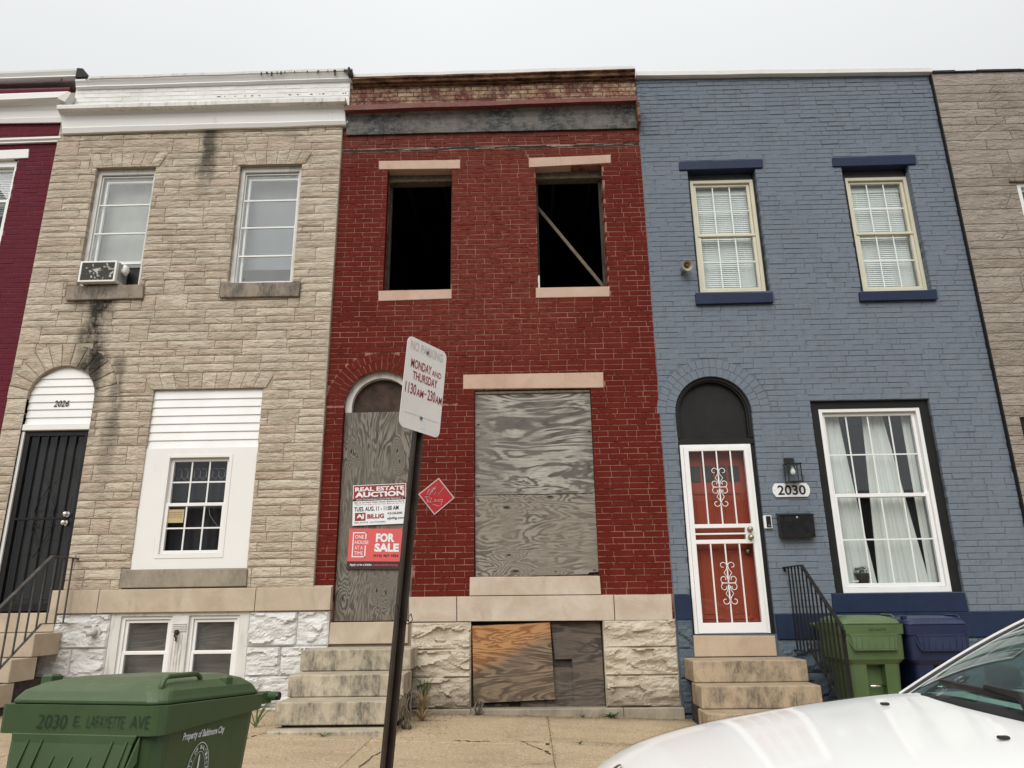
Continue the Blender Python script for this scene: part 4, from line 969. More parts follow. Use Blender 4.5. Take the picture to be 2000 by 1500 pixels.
def formstone_cells(x0, x1, z0, z1, seed, h=(.078, .120), wl=(.24, .75), tall=.30):
    rr = random.Random(seed); out = []; z = z0
    while z < z1-.05:
        ha = rr.uniform(*h); hb = rr.uniform(*h)
        if z+ha+hb > z1-.04: ha = (z1-z)/2; hb = ha
        x = x0
        while x < x1-.001:
            if rr.random() < tall:
                nx = min(x+rr.uniform(.20, .40), x1); nx = x1 if x1-nx < .12 else nx
                out.append((x, nx, z, z+ha+hb)); x = nx; continue
            nx = min(x+rr.uniform(.55, 1.25), x1); nx = x1 if x1-nx < .15 else nx
            for (za, zb) in ((z, z+ha), (z+ha, z+ha+hb)):
                xa = x
                while xa < nx-.001:
                    xb = min(xa+rr.uniform(*wl), nx); xb = nx if nx-xb < .16 else xb
                    out.append((xa, xb, za, zb)); xa = xb
            x = nx
        z += ha+hb
    return out
def lay_formstone(cells, parent, mat, y, limit=300, seed=0, gap=.0075, edges=(), amp=.0105):
    cells = sorted(cells, key=area_px, reverse=True); n = 0; rest = MB()
    for i, c in enumerate(cells):
        a, b, cc, d = c[0]+gap*.42, c[1]-gap*.42, c[2]+gap*.55, c[3]-gap*.55
        for e in edges:
            if e[2]-.02 < (cc+d)/2 < e[3]+.02:
                if abs(c[0]-e[1]) < .003: a = c[0]-.004
                if abs(c[1]-e[0]) < .003: b = c[1]+.004
        q = [(a, cc+R.uniform(-.003, .003)), (b, cc+R.uniform(-.003, .003)), (b, d+R.uniform(-.003, .003)), (a, d+R.uniform(-.003, .003))]
        if n < limit: s_ = rough_stone(0, 0, 0, 0, y+.004, .11, amp, 8, 4, seed+i*.37, quadpts=q, ridge=True); s_.build('cladding_stone', mat, parent); n += 1
        else: s_ = rough_stone(0, 0, 0, 0, y+.004, .03, amp, 6, 3, seed+i*.37, quadpts=q, ridge=True); rest.add(s_.v, s_.f)
    if rest.v: rest.build('cladding_courses', mat, parent, kind='stuff')
sillT = [[(130, 559), (280, 555), (278, 582), (127, 586)], [(430, 552), (587, 550), (583, 578), (427, 580.5)], [(238, 1112.5), (482, 1110.9), (480.5, 1145), (231.7, 1148.7)]]
fans = []
def fan(x0, x1, z, h, n, parent, mat, y, ov=.10, seed=1, key=.0):
    w0 = (x1-x0)/n
    for i in range(n):
        f0, f1 = i/n, (i+1)/n; hh = h+(key if i == n//2 else 0)
        q = [(x0+(x1-x0)*f0+.003, z+.002), (x0+(x1-x0)*f1-.003, z+.002), (x0-ov+(x1-x0+2*ov)*f1-.003, z+hh), (x0-ov+(x1-x0+2*ov)*f0+.003, z+hh)]
        rough_stone(0, 0, 0, 0, y, .10, .013, 4, 5, seed+i, quadpts=q).build('cladding_stone', mat, parent)
holes = [T1, T2, T3, (DT[0], DT[1], 0, DT[3]), BT]+[hole_of(q, YT) for q in sillT]
fan(T1[0]-.03, T1[1]+.03, T1[3], .20, 7, H_TAN, m_form, YT, seed=50, key=.0); fan(T2[0]-.03, T2[1]+.03, T2[3], .20, 7, H_TAN, m_form, YT, seed=60, key=.0)
fan(T3[0]-.03, T3[1]+.03, T3[3], .19, 9, H_TAN, m_form, YT, seed=70, key=.0)
for T_, h in ((T1, .205), (T2, .205), (T3, .195)): holes.append((T_[0]-.10, T_[1]+.10, T_[3]-.001, T_[3]+h))
RO = ART[2]+.27
nv = 13
for i in range(nv):
    t0, t1 = math.pi*i/nv+.012, math.pi*(i+1)/nv-.012; ro = RO+R.uniform(-.02, .03); q = [(ART[0]+r_*math.cos(t), ART[1]+r_*math.sin(t)) for r_, t in ((ART[2]-.002, t0), (ro, t0), (ro, t1), (ART[2]-.002, t1))]
    if q[1][0] > -100: 
        q = [(max(a, XT0+.002), b) for a, b in q]
        rough_stone(0, 0, 0, 0, YT, .11, .012, 5, 4, 80+i, quadpts=q).build('cladding_stone', m_form, H_TAN)
cells = cut_cells(formstone_cells(XT0+.004, XT1-.002, BELT_T, ZF1, 5), holes, [(ART[0], ART[1], RO+.01)], .04, .03)
lay_formstone(cells, H_TAN, m_form, YT, seed=3, edges=[T1, T2, T3, (DT[0], DT[1], 0, DT[3])])
for i, q in enumerate(sillT): slab_px(MB(), q, YT-.035 if i < 2 else YT-.03, .30).build('sill', m_sill if i < 2 else m_ledge, H_TAN, bevel=.007)
x = P(113, 1150).x
for a, b in ((x, P(203, 1150).x), (P(204.5, 1150).x, P(505, 1150).x), (P(506.5, 1150).x, -2.076)):
    za, zb = BELT_T, BOT_T
    MB().bbox(a, b, YT-.035, .02, zb, za, .006).build('belt_stone', m_belt, H_TAN)
MB().xz([(XT1-.0, BELT_T), (-2.076, BELT_T), (-2.076, BELT_T+.015), (XT1, BELT_T+.015)], -.03, .0).build('belt_filler', m_belt, H_TAN)
MB().bbox(XT0+.002, DT[0]-.01, YT-.035, .02, BOT_T, BELT_T, .006).build('belt_stone', m_belt, H_TAN)
# white painted rock-faced foundation
zs = [.075, .37, .655, BOT_T-.003]
for (xa, xb, sd) in ((P(106, 1240).x-.1, BT[0]-.075, 31), (BT[1]+.075, -2.085, 37)):
    for k in range(3):
        sp = [xa, xb] if xb-xa < .8 and k != 1 else [xa, (xa+xb)/2+R.uniform(-.1, .1), xb]
        for u in range(len(sp)-1): rough_stone(sp[u]+.002, sp[u+1]-.002, zs[k]+.003, zs[k+1]-.003, -.045, .03, .055, int((sp[u+1]-sp[u])*60), 20, sd+k*2.3+u).build('foundation_stone', m_rockw, H_TAN)
MB().box(XT0, -2.085, -.016, .02, -.3, BOT_T).build('foundation_joint', m_wmort, H_TAN) if False else None
for a, b in ((-5.0, -3.6), (-3.594, -2.36)): MB().bbox(a, b, -.09, .03, -.2, .072, .01).build('plinth_stone', plain('whitewashed_plinth', (.50, .48, .44), .8, nscale=5, var=.2, bump=.5), H_TAN)
# white siding, panel and small window
def siding(x0, x1, zlist, y, parent, clip=None, fl=0):
    for i in range(len(zlist)-1):
        zt_, zb_ = zlist[i], zlist[i+1]; a, b, c, d = x0, x1, x0, x1
        if clip: (a, b), (c, d) = clip(zt_), clip(zb_)
        n = 6; tp = []; bt = []
        pts_t = [(a+(b-a)*k/n) for k in range(n+1)]; pts_b = [(c+(d-c)*k/n) for k in range(n+1)]
        mb = MB(); vs = []
        for k in range(n+1): vs += [(pts_b[k], y-.014, zb_), (pts_b[k], y-.012, zb_-.004), (pts_t[k], y, zt_)]
        fs = []
        for k in range(n): p = 3*k; q = 3*k+3; fs += [(p, q, q+2, p+2), (p+1, q+1, q, p)]
        k0 = len(vs); vs += [(v[0], y+.03, v[2]) for v in vs]
        e = 3*n; fs += [(0, 2, k0+2, k0+1, 1), (e, e+1, k0+e+1, k0+e+2, e+2), (1, k0+1, k0+e+1, e+1), (2, e+2, k0+e+2, k0+2)]
        mb.add(vs, fs); mb.build('siding_plank', m_vinyl, parent)
k7 = lambda y: 660+y/3
ys7 = [297, 350, 398, 447, 495, 543, 592, 640]
zl = [pz(400, k7(y), YT) for y in ys7]; zl[0] = T3[3]-.002
siding(T3[0]+.004, T3[1]-.004, zl, -.005, H_TAN)
fq = rect_px((325, 888), (457, 887.7), (306, 1090), (435, 1090.7), -.02)
mb = MB(); mb.box(T3[0]+.003, fq[0]-.001, -.030, .03, T3[2]+.003, zl[-1]-.004); mb.box(fq[1]+.001, T3[1]-.003, -.030, .03, T3[2]+.003, zl[-1]-.004)
mb.box(fq[0]-.001, fq[1]+.001, -.0295, .03, fq[3]+.001, zl[-1]-.004); mb.box(fq[0]-.001, fq[1]+.001, -.0295, .03, T3[2]+.003, fq[2]-.001)
mb.build('infill_panel', m_white, H_TAN)
win = frame_ring(MB(), *fq, .035, -.036, .06, tb=.045).build('window', m_white, H_TAN, label='small white twelve-pane sash window set in the white panel')
zm = pz(380, 985, 0.0)
sash(win, fq[0]+.037, fq[1]-.037, zm-.016, fq[3]-.038, .012, .034, m_vinyl, m_glass, 3, 2, .016)
sash(win, fq[0]+.037, fq[1]-.037, fq[2]+.048, zm+.016, -.012, .036, m_vinyl, m_glass, 3, 2, .016)
curtain(win, fq[0]+.02, fq[1]-.02, fq[2], fq[3], .13, m_darkcurtain, .018, 7, seed=8)
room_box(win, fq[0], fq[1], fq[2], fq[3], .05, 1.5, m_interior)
# notice card taped inside, lace hem and a loose cord
cp = rect_px((326, 994), (360, 996), (323, 1021), (357, 1021), .0)
card = MB().box(cp[0], cp[1], .004, .0055, cp[2], cp[3]).build('notice_card', m_card, win)
for k in range(4):
    text(['posted notice', 'do not knock', 'no solicitors', '- - - -'][k] if False else 'm nn um ni wn', Vector((cp[0], .004, cp[2])), Vector((1, 0, 0)), Vector((0, 0, 1)), (.02, (cp[3]-cp[2])*(.74-.17*k), (cp[1]-cp[0])-.02, (cp[3]-cp[2])*(.82-.17*k)), m_ink, win, 'print_line', label='illegible line of print on the card') if k < 3 else None
lc = MB()
for i in range(9):
    cx = fq[0]+.09+i*(fq[1]-fq[0]-.18)/8; zt_ = fq[3]-.23
    lc.tube([(cx-.04, .10, zt_+.05), (cx-.03, .10, zt_), (cx, .10, zt_-.03), (cx+.03, .10, zt_), (cx+.04, .10, zt_+.05), (cx+.02, .1, zt_+.09), (cx-.02, .1, zt_+.09)], .0018, 4)
lc.build('lace_hem', m_sheet, win)
a = P(407, 985, .03); MB().tube([(a.x, .03, a.z), (a.x+.03, .03, a.z-.12), (a.x+.09, .03, a.z-.2), (a.x+.18, .03, a.z-.29)], .003, 5).build('cord', m_sheet, win, smooth=True)

# upper windows of the tan house
def storm_window(T_, ys, lab, gap_bottom=False, pane2=m_glassdirty):
    x0, x1, z0, z1 = T_; H = z1-z0
    win = frame_ring(MB(), x0+.003, x1-.003, z0, z1-.02, .050, .015, .20, tb=.03, tt=.05).build('window', m_oldwhite, H_TAN, label=lab)
    MB().bbox(x0, x1, .010, .2, z1-.019, z1-.001, .004).build('head_board', m_oldwhite, win)
    a, b = x0+.054, x1-.054
    frame_ring(MB(), a, b, z0+.032, z1-.085, .014, .040, .070).build('storm_frame', m_vinyl, win)
    frame_ring(MB(), a+.030, b-.004, z0+.05 if not gap_bottom else z0+.36, z1-.125, .024, .085, .115).build('sash', m_vinyl, win)
    zt_ = z1-.10
    cuts = [z1-.10]+[z1-H*f for f in ys]
    for k in range(len(cuts)-1):
        zt_, zb_ = cuts[k], cuts[k+1]
        MB().bbox(a+.014, b-.014, .043-.004*k, .063-.004*k, zb_-.010, zb_+.010, .002).build('storm_rail', m_vinyl, win)
        MB().box(a+.014, b-.014, .055-.004*k, .058-.004*k, zb_+.011, zt_-.011).build('pane', pane2, win)
    return win, a, b
win1, a1, b1 = storm_window(T1, (.30, .545, .80), 'upper sash window with the air conditioner in it', True)
curtain(win1, a1, b1, T1[2]+.30, T1[3]-.05, .22, m_sheet, .012, 2, 'sheet_curtain', seed=4)
MB().box(a1, b1, .18, .20, T1[2]+.30, T1[2]+.345).build('sash_rail', m_vinyl, win1)
win2, a2, b2 = storm_window(T2, (.285, .52, .76, .985), 'upper sash window without air conditioner')
curtain(win2, a2, b2, T2[2]+.30, T2[3]-.05, .24, plain('grey_window_sheet', (.19, .215, .235), .9, var=.05, bump=0), .004, 1, 'roller_shade', seed=5)
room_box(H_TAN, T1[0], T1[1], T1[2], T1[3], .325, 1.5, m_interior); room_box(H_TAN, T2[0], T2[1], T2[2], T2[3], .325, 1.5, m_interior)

# tan door: siding tympanum with number, black security door
ysd = [170, 230, 275, 320, 367, 410, 457, 497]
zl = [pz(125, k7(y), YT) for y in ysd]; zl[0] = ART[1]+ART[2]-.005
def clipT(z):
    r = ART[2]-.006
    if z <= ART[1]: return (ART[0]-r, ART[0]+r)
    hw = math.sqrt(max(r*r-(z-ART[1])**2, .0004)); return (ART[0]-hw, ART[0]+hw)
zz = [zl[0], zl[0]-.035, (zl[0]-.035+zl[1])/2]+zl[1:]
MB().xz(arc_pts(ART[0], ART[1], ART[2]-.004, 24)+[(DT[0]+.004, zl[-1]), (DT[1]-.004, zl[-1])], .012, .03).build('tympanum', m_vinyl, H_TAN)
siding(0, 0, [zl[0], zl[1]], .008, H_TAN, clip=clipT); siding(0, 0, zl[1:], .008, H_TAN, clip=clipT)
zh = pz(110, 841, YT)
MB().bbox(DT[0]+.01, DT[1]-.01, -.035, .03, zh+.012, zl[-1]-.006, .006).build('door_header', m_vinyl, H_TAN)
c_ = P(105, 795, 0); d_ = P(137, 782, 0)
text('2026', Vector((c_.x, -.008, c_.z)), Vector((1, 0, 0)), Vector((0, 0, 1)), (0, 0, d_.x-c_.x, d_.z-c_.z), m_ink, H_TAN, 'house_number', bold=.012, shear=.25)
tx0, tx1, tz0, tz1 = DT[0]+.035, DT[1]-.010, 1.035, zh
MB().box(DT[0]+.004, tx0, -.02, .10, tz0, tz1).build('door_trim', m_white, H_TAN)
sd_ = frame_ring(MB(), tx0, tx1, tz0, tz1, .055, .0, .05, tb=.08, tt=.05).build('security_door', m_iron, H_TAN, label='black barred security door')
for i in range(1, 6):
    x = tx0+.055+(tx1-tx0-.11)*i/6; MB().bbox(x-.0065, x+.0065, .004, .018, tz0+.08, tz1-.05, .002).build('guard_bar', m_iron, sd_)
zm = pz(80, 1013, 0); MB().bbox(tx0+.05, tx1-.12, -.002, .02, zm-.012, zm+.012, .002).build('guard_bar', m_iron, sd_)
mb = MB(); cx = (tx0+tx1)/2
for s in (-1, 1):
    for t in (-1, 1):
        scroll(mb, cx+s*.055, zm+t*.065, -.002, .055, math.radians(-90 if t > 0 else 90), .8, s*t, .004)
        mb.tube([(cx+s*.11, -.002, zm+t*.06), (cx+s*.105, -.002, zm+t*.12), (cx+s*.05, -.002, zm+t*.24), (cx, -.002, zm+t*.34), (cx-s*.04, -.002, zm+t*.42), (cx-s*.055, -.002, zm+t*.40)], .004, 5)
mb.build('scrollwork', m_iron, sd_, smooth=True)
mb = MB()
for px_, py_ in ((129, 1004), (125, 1021)):
    q = P(px_, py_, -.02); mb.lathe([(.034, 0), (.034, .008), (.014, .01), (.014, .03), (.028, .04), (.03, .055), (.004, .064)], (q.x, .0, q.z), (0, -1, 0), 16)
mb.build('door_knob', m_chrome, sd_, smooth=True)
MB().box(tx0+.05, tx1-.05, .024, .027, tz0+.06, tz1-.04).build('storm_glass', m_glassdoor, sd_)
dd = MB().box(tx0+.01, tx1-.01, .14, .18, tz0, tz1-.02).build('front_door', m_doordark, H_TAN, label='dark front door behind the bars')
mb = MB(); mb.xz([(cx-.16, tz1-.52), (cx+.20, tz1-.52)]+arc_pts(cx+.02, tz1-.40, .18, 12), .130, .141); mb.build('fan_light', m_interior, dd)
for (za, zb) in ((tz0+.12, tz0+.62), (tz0+.75, tz0+1.25)):
    for s in (0, 1): xa = tx0+.10+s*.27; frame_ring(MB(), xa, xa+.2, za, zb, .02, .132, .141).build('door_panel', m_doordark, dd)

# basement sashes
mb = MB(); mb.box(BT[0]-.072, BT[0]+.03, -.045, .06, .08, BOT_T-.002); mb.box(BT[1]-.03, BT[1]+.072, -.045, .06, .08, BOT_T-.002)
xa, xb = P(337, 1250).x, P(369, 1250).x; mb.box(BT[0]+.03, BT[1]-.03, -.0445, .06, BOT_T-.035, BOT_T-.002)
bw = mb.build('basement_window_casing', m_oldwhite, H_TAN)
mb = MB(); mb.bbox(xa, xb, -.055, .05, .08, BOT_T-.036, .004)
for k in range(5): mb.bbox(xa+.012, xb-.012, -.066, -.054, BOT_T-.12-k*.018, BOT_T-.11-k*.018, .002)
for k in range(4): q = xa+.022+k*.03; mb.bbox(q, q+.012, -.062, -.054, .08, BOT_T-.21, .003)
mb.build('mullion_post', m_oldwhite, bw)
for (p, q) in ((BT[0]+.03, xa-.001), (xb+.001, BT[1]-.03)):
    wn = frame_ring(MB(), p, q, .09, BOT_T-.036, .035, -.02, .05).build('window', m_vinyl, H_TAN, label='white basement sash window with dark glass')
    zmm = pz(290, 1275, 0)
    sash(wn, p+.037, q-.037, zmm-.012, BOT_T-.075, .0, .030, m_vinyl, m_glassdirty, 1, 1); sash(wn, p+.037, q-.037, .13, zmm+.012, -.012, .030, m_vinyl, m_glassdirty, 1, 1)
    MB().box(p+.05, q-.05, .12, .14, .13, BOT_T-.06).build('inner_board', m_plyk, wn)
q = P(345, 1241, -.06); k = MB(); k.tube([(q.x-.012, -.07, q.z+.05), (q.x+.014, -.085, q.z+.03), (q.x-.01, -.09, q.z+.0), (q.x+.008, -.08, q.z-.03), (q.x-.002, -.07, q.z-.05)], .010, 6); k.lathe([(.025, 0), (.028, .01), (.01, .02)], (q.x, -.06, q.z+.03), (0, -1, 0), 10)
tag(recentre(k.build('rusty_latch', plain('rusty_iron', (.045, .025, .018), .9, var=.5, nscale=60), None, smooth=True), (q.x, -.06, q.z)), 'small rusty iron latch on the white post between the basement windows', 'latch')
q = P(184, 1235, -.08); k = MB(); k.lathe([(.055, 0), (.055, .012), (.048, .014)], (q.x+.02, -.075, q.z), (0, -1, 0), 18); k.tube([(q.x+.015, -.08, q.z), (q.x+.0, -.13, q.z-.004), (q.x-.03, -.16, q.z-.012)], .030, 14)
tag(recentre(k.build('vent_pipe', plain('dull_white_pipe', (.50, .49, .46), .7), None, smooth=True), (q.x, -.07, q.z)), 'round white vent pipe stub on the white-painted rock foundation', 'pipe')

# tan cornice
c0 = lambda x, y: (x/2.857, 100+y/2.857)
mb = MB(); moulding(mb, [row((121.5, 262), (675.5, 244.5), YT-.02), row((121.5, 260.5), (675.5, 243), YT-.035), row((122, 250), (674.5, 235.5), YT-.055), row((122, 248.5), (674.3, 233.5), YT-.035),
    row((120, 236), (674, 221), YT-.045), row((117, 225), (674, 210), YT-.065), row((114, 217), (674, 202), YT-.10), row((111.5, 212.5), (673.9, 197.8), YT-.15)]); mb.build('cornice_cove', m_white, H_TAN, smooth=False)
mb = MB(); moulding(mb, [row((110.7, 212.3), (673.8, 197.6), YT-.16), row((110.7, 206.5), (673.8, 190), YT-.16), row((111, 205), (674, 189), YT-.15)]); mb.build('cornice_lip', m_oldwhite, H_TAN)
zb0 = pz(400, 196, YT); zb1 = pz(400, 166, YT)
cs = brick_cells(-5.84, -2.215, 7.02, zb1+.05, .0655, .2135, seed=19)
lay_bricks(cs, H_TAN, m_wbrick, YT-.003, limit=0, seed=8, joint=.006, jit=.002)
MB().box(-5.845, -2.21, YT+.001, .0, 7.0, zb1+.06).build('parapet', m_wmort, H_TAN)
mb = MB(); moulding(mb, [row((148.7, 174.5), (685.5, 158), YT-.02), row((148, 170), (685, 153), YT-.045), row((148, 168), (685, 151.5), YT-.035), row((147.5, 163), (684.5, 146.5), YT-.05), row((147, 158), (684.5, 140.5), YT-.07), row((146.5, 155), (684.5, 137.5), YT-.072)]); mb.build('top_moulding', m_white, H_TAN)
mb = MB(); moulding(mb, [row((172, 153.5), (687.5, 137.0), YT-.085), row((172, 149.5), (687.5, 132.6), YT-.085)]); mb.build('roof_edge', m_oldwhite, H_TAN)
td = MB()
for (x, l) in ((510, 18), (530, 26), (541, 14), (556, 10), (575, 8), (600, 8), (620, 22), (622, 9), (652, 12), (654, 36), (672, 14), (676, 16), (686, 20), (520, 9), (548, 16), (640, 8), (168, 8), (120, 20)):
    a = P(x, 141.5-(x-520)*.0305 if x > 200 else 153.5, YT-.088); td.box(a.x-.004, a.x+R.uniform(.002, .02), YT-.089, YT-.084, a.z-l*.0022, a.z+.01)
for i in range(20):
    x = R.uniform(420, 690); a = P(x, 196-(x-400)*.0275-6, YT-.165); td.box(a.x, a.x+R.uniform(.01, .03), YT-.163, YT-.158, a.z+.0, a.z+R.uniform(.006, .014))
td.build('tar_drips', m_tar, H_TAN, kind='stuff')
MB().bbox(-2.222, -2.195, YT-.12, .05, pz(687, 146, YT-.1), pz(687, 133, YT-.1)+.003, .003).build('end_flashing', m_tar, H_TAN)
shell(H_TAN, XT0+.003, XT1-.003, 7.50, m_room, floors=(1.0, 4.2))

# ---------------------------------------------------------------- maroon house
XM0 = -9.75
c1 = lambda x, y: (x/3.75, 120+y/3.75)
M1 = rect_px((-90, 322), (36, 310.7), (-130, 480), (0, 472), 0); M1 = (-6.366-.82, P(35.5, 311).x, 4.78, P(30, 311).z)
M2 = (-7.4, -6.55, 1.02, 3.4)
front_wall([(XM0, ZB), (XT0, ZB), (XT0, 7.7), (XM0, 7.7)], [rect_loop(*M1), arch_loop(-9.4, -8.6, 1.1, 3.38), rect_loop(-8.3, -6.7, 1.4, 3.4)], 0, .32, m_maroonmort, H_MAR)
lint = [(-60, 296), (56, 290.7), (54.5, 308), (-60, 313)]
cells = cut_cells(brick_cells(XM0, XT0-.002, 1.26, 7.68, .0655, .2135, seed=23, jit=.006), [M1, (-9.6, -8.4, 0, 3.9), (-8.35, -6.65, 0, 3.45), hole_of(lint)], [])
lay_bricks(cells, H_MAR, m_maroon, -.004, limit=300, edges=[M1], seed=6, joint=.005, jit=.0012, rotj=.002)
slab_px(MB(), lint, -.02, .2).build('lintel', m_white, H_MAR, bevel=.005)
MB().bbox(M1[0]-.1, M1[1]+.1, -.05, .2, M1[2]-.12, M1[2]-.001, .006).build('sill', m_white, H_MAR)
win = frame_ring(MB(), M1[0]+.002, M1[1]-.002, M1[2], M1[3]-.002, .045, .03, .14, tt=.09).build('window', m_vinyl, H_MAR, label='white framed sash window cut by the picture edge')
zm = pz(10, 395, .08)
sash(win, M1[0]+.05, M1[1]-.05, zm-.02, M1[3]-.095, .075, .035, m_vinyl, m_glass, 1, 1); sash(win, M1[0]+.05, M1[1]-.05, M1[2]+.05, zm+.02, .055, .035, m_vinyl, m_glass, 1, 1)
bm = MB(); z = zm-.15
while z < M1[3]-.14: bm.add([(M1[0]+.06, .16, z), (M1[1]-.06, .16, z), (M1[1]-.06, .18, z+.02), (M1[0]+.06, .18, z+.02)], [(0, 1, 2, 3)]); z += .026
bm.build('blind', m_blind, win)
room_box(H_MAR, M1[0], M1[1], M1[2], M1[3], .325, 1.5, m_interior)
MB().bbox(-8.3, -6.7, .05, .1, 1.4, 3.4, .01).build('shuttered_window', m_vinyl, H_MAR); MB().bbox(-9.4, -8.6, .1, .15, 1.1, 3.78, .01).build('front_door', m_doordark, H_MAR)
ext = lambda l, r, k=-420: (k, l[1]+(l[1]-r[1])/(l[0]-r[0]+1e-6)*(k-l[0]))
def rowe(l, r, y): e = ext(l, r); return (*e, *r, y)
mb = MB(); moulding(mb, [rowe(c1(0, 453), c1(452, 446), -.02), rowe(c1(0, 452), c1(452, 445), -.04), rowe(c1(0, 420), c1(451, 407), -.055), rowe(c1(0, 415), c1(450, 402), -.035),
    rowe(c1(0, 370), c1(448, 360), -.045), rowe(c1(0, 325), c1(443, 322), -.075), rowe(c1(0, 295), c1(437, 296), -.12), rowe(c1(0, 281), c1(432, 268), -.16)]); mb.build('cornice_cove', m_white, H_MAR)
mb = MB(); moulding(mb, [rowe(c1(0, 281), c1(425, 262), -.17), rowe(c1(0, 242), c1(500, 222), -.17), rowe(c1(0, 238), c1(500, 219), -.16)]); mb.build('cornice_lip', m_white, H_MAR)
mb = MB(); a = P(*c1(425, 262), -.17); b = P(*c1(500, 222), -.17); mb.xz([(a.x, a.z-.02), (a.x+.10, a.z-.07), (b.x+.04, b.z-.02), (b.x+.02, b.z), (a.x, b.z)], -.169, -.05); mb.build('cornice_end', m_oldwhite, H_MAR)
mb = MB(); moulding(mb, [rowe(c1(0, 605), c1(443, 590), -.02), rowe(c1(0, 600), c1(443, 585), -.04), rowe(c1(0, 590), c1(443, 572), -.03), rowe(c1(0, 575), c1(443, 560), -.055), rowe(c1(0, 562), c1(443, 546), -.055)]); mb.build('string_moulding', m_white, H_MAR)
mb = MB(); moulding(mb, [rowe(c1(0, 140), c1(548, 117), -.02), rowe(c1(0, 125), c1(560, 106), -.045), rowe(c1(0, 118), c1(562, 98), -.04), rowe(c1(0, 90), c1(572, 66), -.065), rowe(c1(0, 76), c1(574, 52), -.07)]); mb.build('top_moulding', m_white, H_MAR)
a = P(*c1(575, 47), -.08); b = P(*c1(650, 108), -.08); MB().xz([(a.x-.02, b.z-.01), (b.x, b.z+.0), (b.x-.06, a.z-.09), (a.x+.06, a.z-.01), (a.x-.02, a.z+.0)], -.08, .4).build('roof_edge_flashing', m_tar, H_MAR)
MB().box(XM0, a.x, -.02, .3, a.z-.09, a.z-.012).build('roof_edge', m_oldwhite, H_MAR)
shell(H_MAR, XM0+.003, XT0-.003, 7.55, m_room, floors=(1.1, 4.3))
for k in range(3): rough_stone(XM0, XT0-.01, .08+k*.3, .375+k*.3, -.035, .03, .05, 60, 8, 90+k).build('foundation_stone', m_rockw, H_MAR, smooth=True)

# ---------------------------------------------------------------- grey-brown house
XG1 = 9.15; YG = -.04
G1 = (P(1985, 356, YG).x, P(1985, 356, YG).x+.82, 4.6, P(1985, 356, YG).z); G2 = (P(1992, 815, YG).x, P(1992, 815, YG).x+1.3, 1.2, P(1992, 815, YG).z)
ztg = pz(1900, 140, YG)
front_wall([(XB1+.006, ZB), (XG1, ZB), (XG1, ztg), (XB1+.006, ztg)], [rect_loop(*G1), rect_loop(*G2)], YG+.008, .32, m_greymort, H_GRY)
rr = random.Random(77); z = ZB+.1; n = 0; rest = MB(); k = 0
z = ztg-.20; rows_ = [(ztg-.20, ztg)]
while z > -.6: h_ = rr.choice((.10, .115, .125, .14, .20)); rows_.append((z-h_, z)); z -= h_
for (za, zb) in rows_:
    x = XB1+.008; slant = 0.; first = True
    while x < XG1:
        wl_ = rr.uniform(.35, .85); nx = min(x+wl_, XG1); ns = rr.choice((0., 0., -.12, -.16, -.10, .02))
        if za > ztg-.25: nx = XG1; ns = 0
        if XG1-nx < .15: nx = XG1; ns = 0
        segs = [(x, nx, za, zb)]
        for hh in (G1, G2): segs = [t for s_ in segs for t in subtract([s_], hh)]
        for (a, b, c, d) in segs:
            if b-a < .03 or d-c < .02: continue
            s0 = slant if a == x else 0; s1 = ns if b == nx and nx < XG1 else 0
            q = [(a+.004+s0*.5, c+.004), (b-.004+s1*.5, c+.004), (b-.004-s1*.5, d-.004), (a+.004-s0*.5, d-.004)]
            st = rough_stone(0, 0, 0, 0, YG+.003, .05, .007, 6, 3, k*.9, quadpts=q); k += 1
            vis = area_px((a, b, c, d)) > 0 or a < 7.2
            if vis and n < 200: st.build('cladding_stone', m_grey, H_GRY); n += 1
            else: rest.add(st.v, st.f)
        x = nx; slant = ns
rest.build('cladding_courses', m_grey, H_GRY, kind='stuff')
MB().bbox(G1[0]-.09, G1[1]+.1, YG-.03, .1, G1[3]+.001, G1[3]+.05, .005).build('lintel', m_sill, H_GRY)
for G_, mt_, lab in ((G1, m_vinyl, 'white framed upper window at the picture edge'), (G2, m_iron, 'black framed ground floor window at the picture edge')):
    win = frame_ring(MB(), *[G_[0]+.002, G_[1]-.002, G_[2], G_[3]-.002], .05, -.02, .12).build('window', mt_, H_GRY, label=lab)
    zm = (G_[2]+G_[3])/2
    sash(win, G_[0]+.055, G_[1]-.055, zm-.02, G_[3]-.055, .03, .035, m_vinyl, m_glass, 1, 1); sash(win, G_[0]+.055, G_[1]-.055, G_[2]+.055, zm+.02, .01, .035, m_vinyl, m_glass, 1, 1)
    curtain(win, G_[0], G_[1], G_[2], G_[3], .2, m_sheet, .01, 3, seed=9); room_box(H_GRY, *G_, .325, 1.5, m_interior)
mb = MB(); 
for i in range(14): x = XB1+.02+i*.28; mb.box(x, x+.285, -.06, .3, ztg-.012, ztg+.012+rr.uniform(-.008, .012))
mb.build('roof_edge', m_tar, H_GRY)
shell(H_GRY, XB1+.01, XG1-.003, 7.40, m_room, floors=(.7, 4.0))

